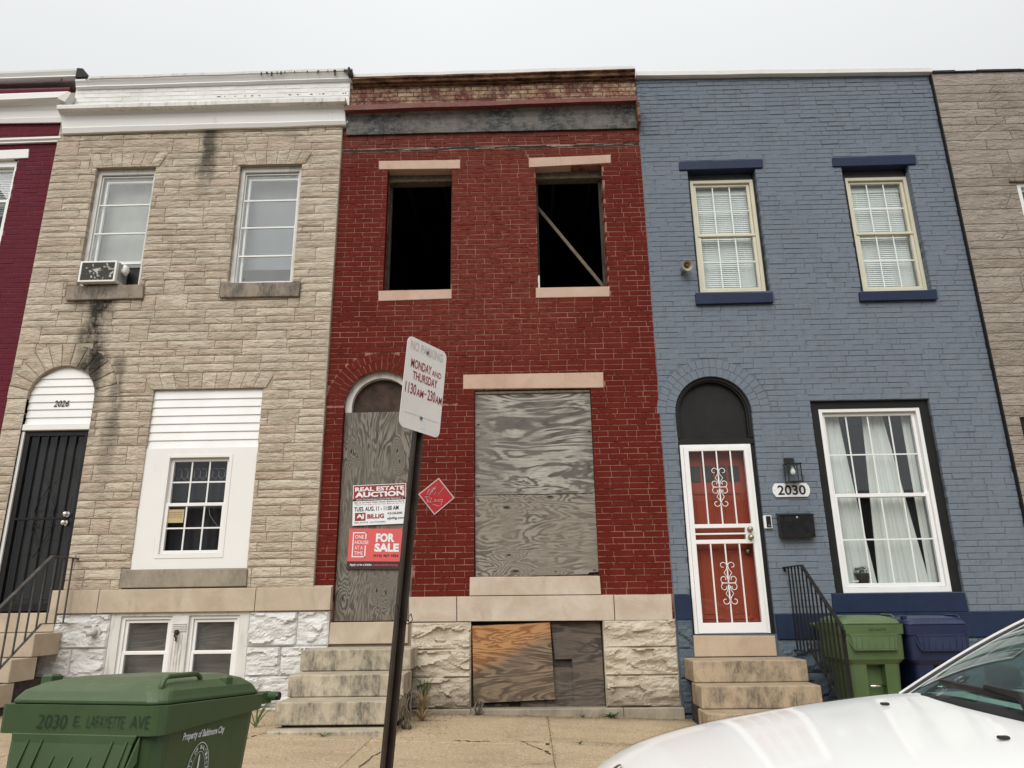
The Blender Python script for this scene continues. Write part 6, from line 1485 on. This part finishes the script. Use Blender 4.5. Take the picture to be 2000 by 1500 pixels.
b2 = make_bin('light green wheeled bin between the iron railing and the blue bin', m_binL, (rim1.x, -.80+.32, rim1.z-.95), 0)
b3 = make_bin('dark blue wheeled bin against the navy belt of the blue house', m_binB, (rim2.x+.01, -.80+.32, rim2.z-.945), 0)
rz = math.radians(-10); FR = P(299, 1368, -5.64); FR.z = 0; cc_ = FR-Matrix.Rotation(rz, 3, 'Z') @ Vector((.30, -.32, 0))
b1 = make_bin('big dark green wheeled bin with the handwritten address, nearest the camera', m_binG, (cc_.x, cc_.y, .757-.965-.006), rz, tilt=math.radians(-3.0), shoulder=False, H=.965)
def local_text(root, body, org, ux, uz, rect, mat, name, bold=0., shear=0., off=.002):
    o = text(body, org, ux, uz, rect, mat, root, name, bold=bold, shear=shear, off=off); return o
m_marker = plain('faded_marker_ink', (.014, .030, .014), .6, bump=0, var=.5, nscale=60)
W, D, H = .60, .64, .965
og = Vector((-W/2, -D/2, H-.085))
for t, r in (('2030', (.165, .018, .275, .058)), ('E.', (.300, .024, .326, .055)), ('LAFAYETTE', (.350, .022, .485, .056)), ('AVE', (.505, .022, .575, .058))): local_text(b1, t, og, EX, EZ, (r[0]*.98, r[1], r[2]*.98, r[3]), m_marker, 'handwriting', bold=-.012, shear=.12, off=.003)
local_text(b2, '2030 E LAFAYETTE', og-Vector((0, 0, .015)), EX, EZ, (.26, .030, .42, .052), m_marker, 'handwriting', shear=.1, off=.003)
# city seal on the right side of the near bin
sl0, sl1 = Vector((.23, 0, .03)), Vector((.28, 0, H-.06)); suz = (sl1-sl0).normalized(); sux = Vector((0, 1, 0)); sorg = Vector((.23, 0, .03))
Lz = lambda z: (z-.03)/suz.z
text('Property of Baltimore City', sorg, sux, suz, (-.165, Lz(.845), .075, Lz(.875)), m_posterw, b1, 'print', bold=.03, shear=.15, off=.003)
def ring_plate(cy, cz, ra, rb, r2a, r2b, n=36):
    mb = MB(); vs = []
    for a_, b_ in ((ra, rb), (r2a, r2b)):
        for k in range(n): t = 2*math.pi*k/n; vs.append(sorg+sux*(cy+a_*math.cos(t))+suz*(cz+b_*math.sin(t))+Vector((.003, 0, 0)))
    mb.add(vs, [(k, (k+1) % n, n+(k+1) % n, n+k) for k in range(n)]); return mb
cz = Lz(.738); cy = -.052
ring_plate(cy, cz, .062, .098, .0595, .0955).build('seal_ring', m_posterw, b1); ring_plate(cy, cz, .040, .070, .0385, .0685).build('seal_ring', m_posterw, b1)
word = '* CITY OF BALTIMORE *'
for k, ch in enumerate(word):
    if ch == ' ': continue
    t = math.radians(205-230*k/(len(word)-1)); c = sorg+sux*(cy+.050*math.cos(t))+suz*(cz+.083*math.sin(t)); tu = (sux*math.sin(t)*.9-suz*math.cos(t)).normalized(); tv = (sux*math.cos(t)+suz*math.sin(t)).normalized(); tu = (tu-tv*tu.dot(tv)).normalized()
    text(ch, c, tu, tv, (-.0045, -.006, .0045, .006), m_posterw, b1, 'seal_letter', bold=.02, off=.003)
mon = [(-.022, -.062), (.022, -.062), (.022, -.05), (.016, -.05), (.016, -.04), (.010, -.038), (.004, -.0), (.0035, .05), (0, .062), (-.0035, .05), (-.004, 0), (-.010, -.038), (-.016, -.04), (-.016, -.05), (-.022, -.05)]
MB().prism([sorg+sux*(cy+a)+suz*(cz+b)+Vector((.003, 0, 0)) for a, b in mon], (-.001, 0, 0)).build('seal_monument', m_posterw, b1)
text('Department of Public Works', sorg, sux, suz, (-.13, Lz(.612), .02, Lz(.624)), m_posterw, b1, 'print', off=.003)

# ================================================================== CAR
car = thing('parked_car', 'white parked car, its bonnet and windscreen in the lower right corner', 'car', (2.3, -5.78, -.30))
CY = -5.78
def interp(tab, x):
    if x <= tab[0][0]: return tab[0][1]
    for (a, va), (b, vb) in zip(tab[:-1], tab[1:]):
        if x <= b:
            i = tab.index((a, va)); p = tab[max(i-1, 0)]; q = tab[min(i+2, len(tab)-1)]; t = (x-a)/(b-a)
            m0 = (vb-p[1])/(b-p[0])*(b-a); m1 = (q[1]-va)/(q[0]-a)*(b-a)
            return (2*t**3-3*t*t+1)*va+(t**3-2*t*t+t)*m0+(-2*t**3+3*t*t)*vb+(t**3-t*t)*m1
    return tab[-1][1]
ZT = [(.12, .38), (.17, .49), (.29, .572), (.52, .642), (.85, .700), (1.12, .735), (1.30, .752), (1.6, .76), (2.4, .77), (3.3, .77), (3.9, .76), (4.3, .72), (4.48, .60), (4.56, .40)]
ZS = [(.12, .33), (.17, .43), (.29, .515), (.52, .590), (.85, .640), (1.12, .672), (1.30, .688), (1.6, .70), (2.4, .71), (3.3, .72), (3.9, .71), (4.3, .66), (4.48, .54), (4.56, .36)]
HW = [(.12, .58), (.17, .68), (.29, .79), (.52, .850), (.85, .87), (1.3, .88), (2.4, .885), (3.3, .88), (3.9, .86), (4.3, .80), (4.48, .70), (4.56, .60)]
WH = (.92, 3.72); WR = .31; GZ = -.30
def zbot(x):
    z = GZ+.19+(.05 if x < .3 or x > 4.4 else 0)
    for xw in WH:
        if abs(x-xw) < WR+.05: z = max(z, GZ+.29+math.sqrt(max((WR+.05)**2-(x-xw)**2, 0)))
    return z
PR = [(0, 0, 0), (.22, -.001, 0), (.45, -.006, 0), (.66, -.018, 0), (.80, -.036, 0), (.885, 0, 1), (.94, -.018, 1), (.975, -.055, 1), (.992, -.11, 1), (1, -.20, 1), (1, -.30, 1)]
def surf(x, k, s):
    w_, zt_, zs_ = interp(HW, x), interp(ZT, x), interp(ZS, x); u, dz, m_ = PR[k]
    crease = .006*math.exp(-((u-.60)/.05)**2)*(1 if .3 < x < 1.3 else 0)
    return Vector((x, CY+s*u*w_, (zs_ if m_ else zt_)+dz*(1 if m_ else 1)+crease))
sx_ = [.12, .13, .145, .16, .18, .20, .225, .26]+[.30+.03*i for i in range(int((4.3-.3)/.03)+1)]+[4.34, 4.38, 4.42, 4.45, 4.48, 4.5, 4.52, 4.54, 4.56]
mb = MB(); rows = []
for x in sx_:
    half = []
    for s in (1,):
        half = [surf(x, k, 1) for k in range(len(PR))]; w_ = interp(HW, x); zb_ = zbot(x); last = half[-1].z
        zl_ = max(zb_, min(last-.02, zb_+.02)); half += [Vector((x, CY+w_*.995, max(zb_+.10, min(last-.03, .12)))) if zb_+.10 < last-.03 else Vector((x, CY+w_*.998, last-.02)), Vector((x, CY+w_*.97, zb_ if zb_ < last-.04 else last-.04))]
    mir = [Vector((p.x, 2*CY-p.y, p.z)) for p in half[1:]]
    rows.append(list(reversed(mir))+half)
n = len(rows[0]); vs = [p for r in rows for p in r]
fs = [(i*n+k, i*n+k+1, (i+1)*n+k+1, (i+1)*n+k) for i in range(len(rows)-1) for k in range(n-1)]
fs += [tuple(range(n-1, -1, -1)), tuple((len(rows)-1)*n+k for k in range(n))]
mb.add(vs, fs); mb.build('body', m_carp, car, smooth=True)
MB().box(.25, 4.45, CY-.80, CY+.80, GZ+.16, GZ+.30).build('underbody', m_carblack, car)
def strip(pts, wd, up, mat, name, par=car):
    mb = MB(); vs = []
    for p in pts: vs += [p+Vector((0, -wd/2, up)), p+Vector((0, wd/2, up))]
    mb.add(vs, [(2*i, 2*i+1, 2*i+3, 2*i+2) for i in range(len(pts)-1)]); return mb.build(name, mat, par)
m_gap = plain('panel_gap', (.05, .05, .05), .9, bump=0)
for s in (-1, 1): strip([surf(.30+.05*i, 4, s)+Vector((0, s*.022, -.004)) for i in range(20)], .005, .003, m_gap, 'bonnet_gap')
# cowl, windscreen, roof, pillars
def wbase(t): return Vector((1.285+.125*t*t, CY+t*.80, interp(ZT, 1.285+.12*t*t)+.006-.062*t*t-.0*abs(t)))
def wtop(t): return Vector((2.03+.06*t*t, CY+t*.60, 1.105-.03*t*t))
NT, NU = 24, 10
def wpt(t, u): p = wbase(t).lerp(wtop(t), u); p.z += .035*math.sin(math.pi*u)*(1-.3*t*t); return p
vs = [wpt(-1+2*i/NT, j/NU) for j in range(NU+1) for i in range(NT+1)]
MB().add(vs, [(j*(NT+1)+i, j*(NT+1)+i+1, (j+1)*(NT+1)+i+1, (j+1)*(NT+1)+i) for j in range(NU) for i in range(NT)]).build('windscreen', m_glasscar, car, smooth=True)
mb = MB(); vs = []
for i in range(NT+1):
    t = -1+2*i/NT; b = wbase(t); vs += [b+Vector((-.022+.01*t*t, 0, -.006)), b+Vector((-.008, 0, .004)), b+Vector((.03, 0, .010))]
mb.add(vs, [(3*i+k, 3*i+k+1, 3*i+4+k, 3*i+3+k) for i in range(NT) for k in (0, 1)]); mb.build('cowl', m_carblack, car, smooth=True)
def roof_pt(v, t):
    x = 2.03+(3.15-2.03)*v; z = 1.105+.035*math.sin(math.pi*v)-.02*v; return Vector((x+.06*t*t*(1-2*v), CY+t*.60, z-.03*t*t))
vs = [roof_pt(j/10, -1+2*i/NT) for j in range(11) for i in range(NT+1)]
MB().add(vs, [(j*(NT+1)+i, j*(NT+1)+i+1, (j+1)*(NT+1)+i+1, (j+1)*(NT+1)+i) for j in range(10) for i in range(NT)]).build('roof', m_carp, car, smooth=True)
def rwb(t): return Vector((3.82-.06*t*t, CY+t*.76, .765-.05*t*t))
vs = []
for j in range(7):
    for i in range(NT+1): t = -1+2*i/NT; a, b = roof_pt(1, t), rwb(t); p = a.lerp(b, j/6); p.z += .03*math.sin(math.pi*j/6); vs.append(p)
MB().add(vs, [(j*(NT+1)+i, j*(NT+1)+i+1, (j+1)*(NT+1)+i+1, (j+1)*(NT+1)+i) for j in range(6) for i in range(NT)]).build('rear_window', m_glasscar, car, smooth=True)
for s in (-1, 1):
    ap = [wpt(s, j/10) for j in range(11)]
    def pil(off0, off1, mat, nm, th=.012):
        mb = MB(); vs = []
        for p in ap: vs += [p+off0, p+off1, p+off1+Vector((0, 0, th)), p+off0+Vector((0, 0, th))]
        fs = [(4*i+k, 4*i+(k+1) % 4, 4*i+4+(k+1) % 4, 4*i+4+k) for i in range(10) for k in range(4)]+[(3, 2, 1, 0), (40, 41, 42, 43)]
        mb.add(vs, fs).build(nm, mat, car, smooth=False)
    pil(Vector((0, -s*.025, -.004)), Vector((0, s*.012, -.008)), m_carblack, 'screen_seal'); pil(Vector((.0, s*.013, -.010)), Vector((.02, s*.045, -.030)), m_carp, 'front_pillar', .022)
    e = [roof_pt(j/10, s) for j in range(11)]; rb = [roof_pt(1, s).lerp(rwb(s), j/6)+Vector((0, 0, .03*math.sin(math.pi*j/6))) for j in range(7)]
    MB().tube(e, .022, 8).build('roof_rail', m_carp, car, smooth=True); MB().tube(rb, .03, 8).build('rear_pillar', m_carp, car, smooth=True)
    topl = ap+e[1:]+rb[1:]; vs = []
    for p in topl: vs += [p+Vector((0, s*.012, -.012)), Vector((p.x, CY+s*.84, interp(ZS, p.x)-.02))]
    MB().add(vs, [(2*i, 2*i+1, 2*i+3, 2*i+2) for i in range(len(topl)-1)]).build('side_window', m_glasscar, car, smooth=True)
    MB().tube([Vector((2.62, CY+s*.84, .70)), Vector((2.62, CY+s*.615, 1.09))], .028, 8).build('door_pillar', m_carblack, car)
    MB().tube([Vector((1.5, CY+s*.862, .70)), Vector((2.4, CY+s*.868, .715)), Vector((3.4, CY+s*.862, .72))], .012, 6).build('belt_strip', m_carblack, car)
    mb = MB(); mb.add([(1.86+a*.5, CY+s*(.90+b), .76+c) for a in (0, .18) for b in (0, .13) for c in (-.05, .035)], [(0, 1, 3, 2), (4, 6, 7, 5), (0, 4, 5, 1), (2, 3, 7, 6), (0, 2, 6, 4), (1, 5, 7, 3)]); mb.build('wing_mirror', m_carblack, car, bevel=.025)
    for xw in WH:
        c = Vector((xw, CY+s*.78, GZ+.30)); wl = MB().lathe([(.19, -.09), (.285, -.10), (.305, -.07), (.305, .07), (.285, .09), (.19, .095)], c, (0, s, 0), 30).build('wheel', m_rubber, car, smooth=True)
        wm = MB(); wm.lathe([(.02, .06), (.06, .075), (.07, .06), (.17, .055), (.192, .085), (.192, .07)], c, (0, s, 0), 30); wm.build('hubcap', m_galv, wl, smooth=True)
    vs = []
    hl_ = [surf(.225+.0*i, k, s) for i, k in ((0, 4), (0, 5), (0, 6), (0, 7))]
    mb = MB(); g = []
    for x in (.20, .23, .28, .34, .40):
        for k in (5, 6, 7, 8): g.append(surf(x, k, s)+Vector((-.003, s*.004, -.035)))
    mb.add(g, [(i*4+k, i*4+k+1, (i+1)*4+k+1, (i+1)*4+k) for i in range(4) for k in range(3)]); mb.build('headlight', m_lamp, car, smooth=True)
    strip([surf(x, 9, s)+Vector((0, s*.004, 0)) for x in (1.45, 1.452)], .001, 0, m_gap, 'door_gap')
# interior
mb = MB(); mb.box(1.62, 1.95, CY-.70, CY+.70, .40, .72); mb.build('dashboard', m_carblack, car, bevel=.06)
for s in (-1, 1):
    mb = MB(); mb.box(2.35, 2.80, CY+s*.36-.24, CY+s*.36+.24, .10, .26); mb.prism([(2.72, CY+s*.36-.22, .2), (2.84, CY+s*.36-.22, .2), (2.98, CY+s*.36-.22, .86), (2.90, CY+s*.36-.22, .88)], (0, .44, 0)); mb.prism([(2.88, CY+s*.36-.11, .88), (2.98, CY+s*.36-.11, .88), (3.0, CY+s*.36-.11, 1.0), (2.92, CY+s*.36-.11, 1.0)], (0, .22, 0)); mb.build('seat', m_carint, car, bevel=.03)
st_ = MB(); st_.tube([(2.06+.05*math.sin(t), CY-.36+.18*math.cos(t), .66+.17*math.sin(t)) for t in [2*math.pi*k/20 for k in range(21)]], .014, 6); st_.build('steering_wheel', m_carblack, car, smooth=True)
MB().bbox(1.92, 1.95, CY-.10, CY+.10, .93, .99, .01).build('rear_view_mirror', m_carblack, car)
# wipers
for (t0, t1, lift) in ((.55, -.25, .02), (-.15, -.9, .02)):
    a = wbase(t0)+Vector((.06, 0, .045)); b = wbase(t1)+Vector((.03, 0, .035)); mid = a.lerp(b, .5)+Vector((-.01, 0, .0))
    mb = MB(); mb.tube([a, mid, b], [.009, .011, .008], 6, flat=1.2); mb.tube([b+Vector((-.05, .0, -.03)), b.lerp(a, .2)+Vector((-.012, 0, .012)), mid+Vector((0, 0, .016))], [.018, .013, .008], 6); mb.build('wiper', m_carblack, car, smooth=True)
# washer jets and bonnet badge
for yy in (-.30, .30): q = Vector((1.12, CY+yy, interp(ZT, 1.12)+.003)); MB().bbox(q.x-.01, q.x+.014, q.y-.007, q.y+.007, q.z-.004, q.z+.004, .002).build('washer_jet', m_carblack, car)
q = P(1228, 1476.5, -5.28); zz = interp(ZT, q.x); bd = MB(); 
MB().lathe([(.002, .006), (.014, .006), (.022, .003), (.024, 0)], (.262, CY+.30, interp(ZT, .262)-.002), (-.6, 0, .8), 16).build('bonnet_badge', m_chrome, car, smooth=True)

# ================================================================== WEEDS AND LITTER
def weed(loc, label, n, h, spread, mat, name='weed', droop=.5, seed=0, leafw=.006):
    rr = random.Random(seed); mb = MB(); loc = Vector(loc)
    for i in range(n):
        a = rr.uniform(0, 6.28); hh = h*rr.uniform(.4, 1); s_ = spread*rr.uniform(.2, 1); k = 6; pts = []
        for j in range(k+1):
            t = j/k; r_ = s_*(t**1.5); pts.append(loc+Vector((math.cos(a)*r_+rr.uniform(-.004, .004), math.sin(a)*r_*.7+rr.uniform(-.003, .003), hh*(t-droop*t**3*.6))))
        sd = Vector((-math.sin(a), math.cos(a)*.6, .3)).normalized(); vs = []
        for j, p in enumerate(pts): w_ = leafw*(1-(j/k)**2)*rr.uniform(.8, 1.2)+.0006; vs += [p-sd*w_, p+sd*w_]
        mb.add(vs, [(2*j, 2*j+1, 2*j+3, 2*j+2) for j in range(k)])
    o = mb.build(name, mat, None); recentre(o, loc); return tag(o, label, 'weed')
weed((-1.06, -.10, .12), 'green grass tuft growing beside the top of the grey stone steps', 22, .34, .16, m_leaf, seed=3)
weed((-1.05, -.35, .0), 'dry brown grass tuft beside the grey stone steps', 60, .42, .22, m_dry, seed=4, leafw=.004)
weed((-1.02, -.55, -.01), 'low withered weed in front of the dry grass tuft', 40, .18, .20, m_dry, seed=5, leafw=.005)
weed((-2.42, -1.05, .02), 'tall green grass blades at the near left corner of the grey steps', 9, .42, .26, m_leaf, seed=6, leafw=.008)
weed((-2.62, -.75, .03), 'thin dry grass stalks left of the grey steps', 8, .22, .15, m_dry, seed=7, leafw=.003)
weed((-1.72, -1.40, .0), 'small yellow-green weed on the bottom step edge', 8, .07, .10, m_leaf, seed=8)
weed((.80, -.10, -.06), 'low leafy weed at the foot of the plinth right of the boarded basement opening', 36, .10, .15, m_leaf, seed=9, leafw=.008)
weed((.52, -.12, -.05), 'tiny weed at the plinth below the boarded basement opening', 12, .06, .06, m_leaf, seed=10)
weed((.40, -1.47, -.05), 'tiny weed in the paving joint', 12, .035, .08, m_leaf, seed=11, leafw=.004)
def roots(loc, label, n, h, w_, seed, mat):
    rr = random.Random(seed); mb = MB(); loc = Vector(loc)
    for i in range(n):
        p = loc+Vector((rr.uniform(-w_, w_), rr.uniform(-w_, w_), 0)); pts = [p]
        for j in range(7): p = p+Vector((rr.uniform(-w_, w_)*.5, rr.uniform(-w_, w_)*.4, h/7*rr.uniform(.6, 1.3))); pts.append(p)
        mb.tube(pts, [.009*(1-.09*k) for k in range(8)], 5)
    o = mb.build('dead_vine', mat, None, smooth=True); recentre(o, loc); return tag(o, label, 'dead vine')
roots((-1.10, -.98, .0), 'grey dead vine stump against the side of the grey stone steps', 10, .33, .04, 2, m_oldwood)
g = gpt(936, 1393); roots((g[0], -.13, .0), 'knotted dead vine at the corner of the boarded basement opening', 8, .13, .025, 5, m_oldwood)
dr = MB(); rr = random.Random(12)
def debris(n, fx, fy):
    for i in range(n):
        x, y = fx(), fy(); z = zg(x, y)+.003; u = Vector((rr.uniform(-1, 1), rr.uniform(-1, 1), rr.uniform(0, .4))).normalized()*rr.uniform(.004, .016); v = Vector((-u.y, u.x, .002)).normalized()*rr.uniform(.002, .006)
        c = Vector((x, y, z+.003)); dr.add([c-u, c+v+Vector((0, 0, .003)), c+u, c-v], [(0, 1, 2, 3)])
debris(420, lambda: rr.uniform(-1.1, 1.6), lambda: -.09-abs(rr.gauss(0, .06))); debris(150, lambda: rr.uniform(-1.15, -.75), lambda: -.1-abs(rr.gauss(0, .6))); debris(160, lambda: rr.uniform(-3.2, -2.3), lambda: rr.uniform(-1.5, -.1))
debris(160, lambda: rr.uniform(-3.5, 3), lambda: rr.uniform(-3, -.2)); debris(90, lambda: rr.uniform(.5, 1.8), lambda: -1.5+rr.gauss(0, .015)); debris(120, lambda: .17+rr.gauss(0, .012), lambda: rr.uniform(-3, -.1))
dr.build('leaf_debris', m_dry, None, kind='stuff')
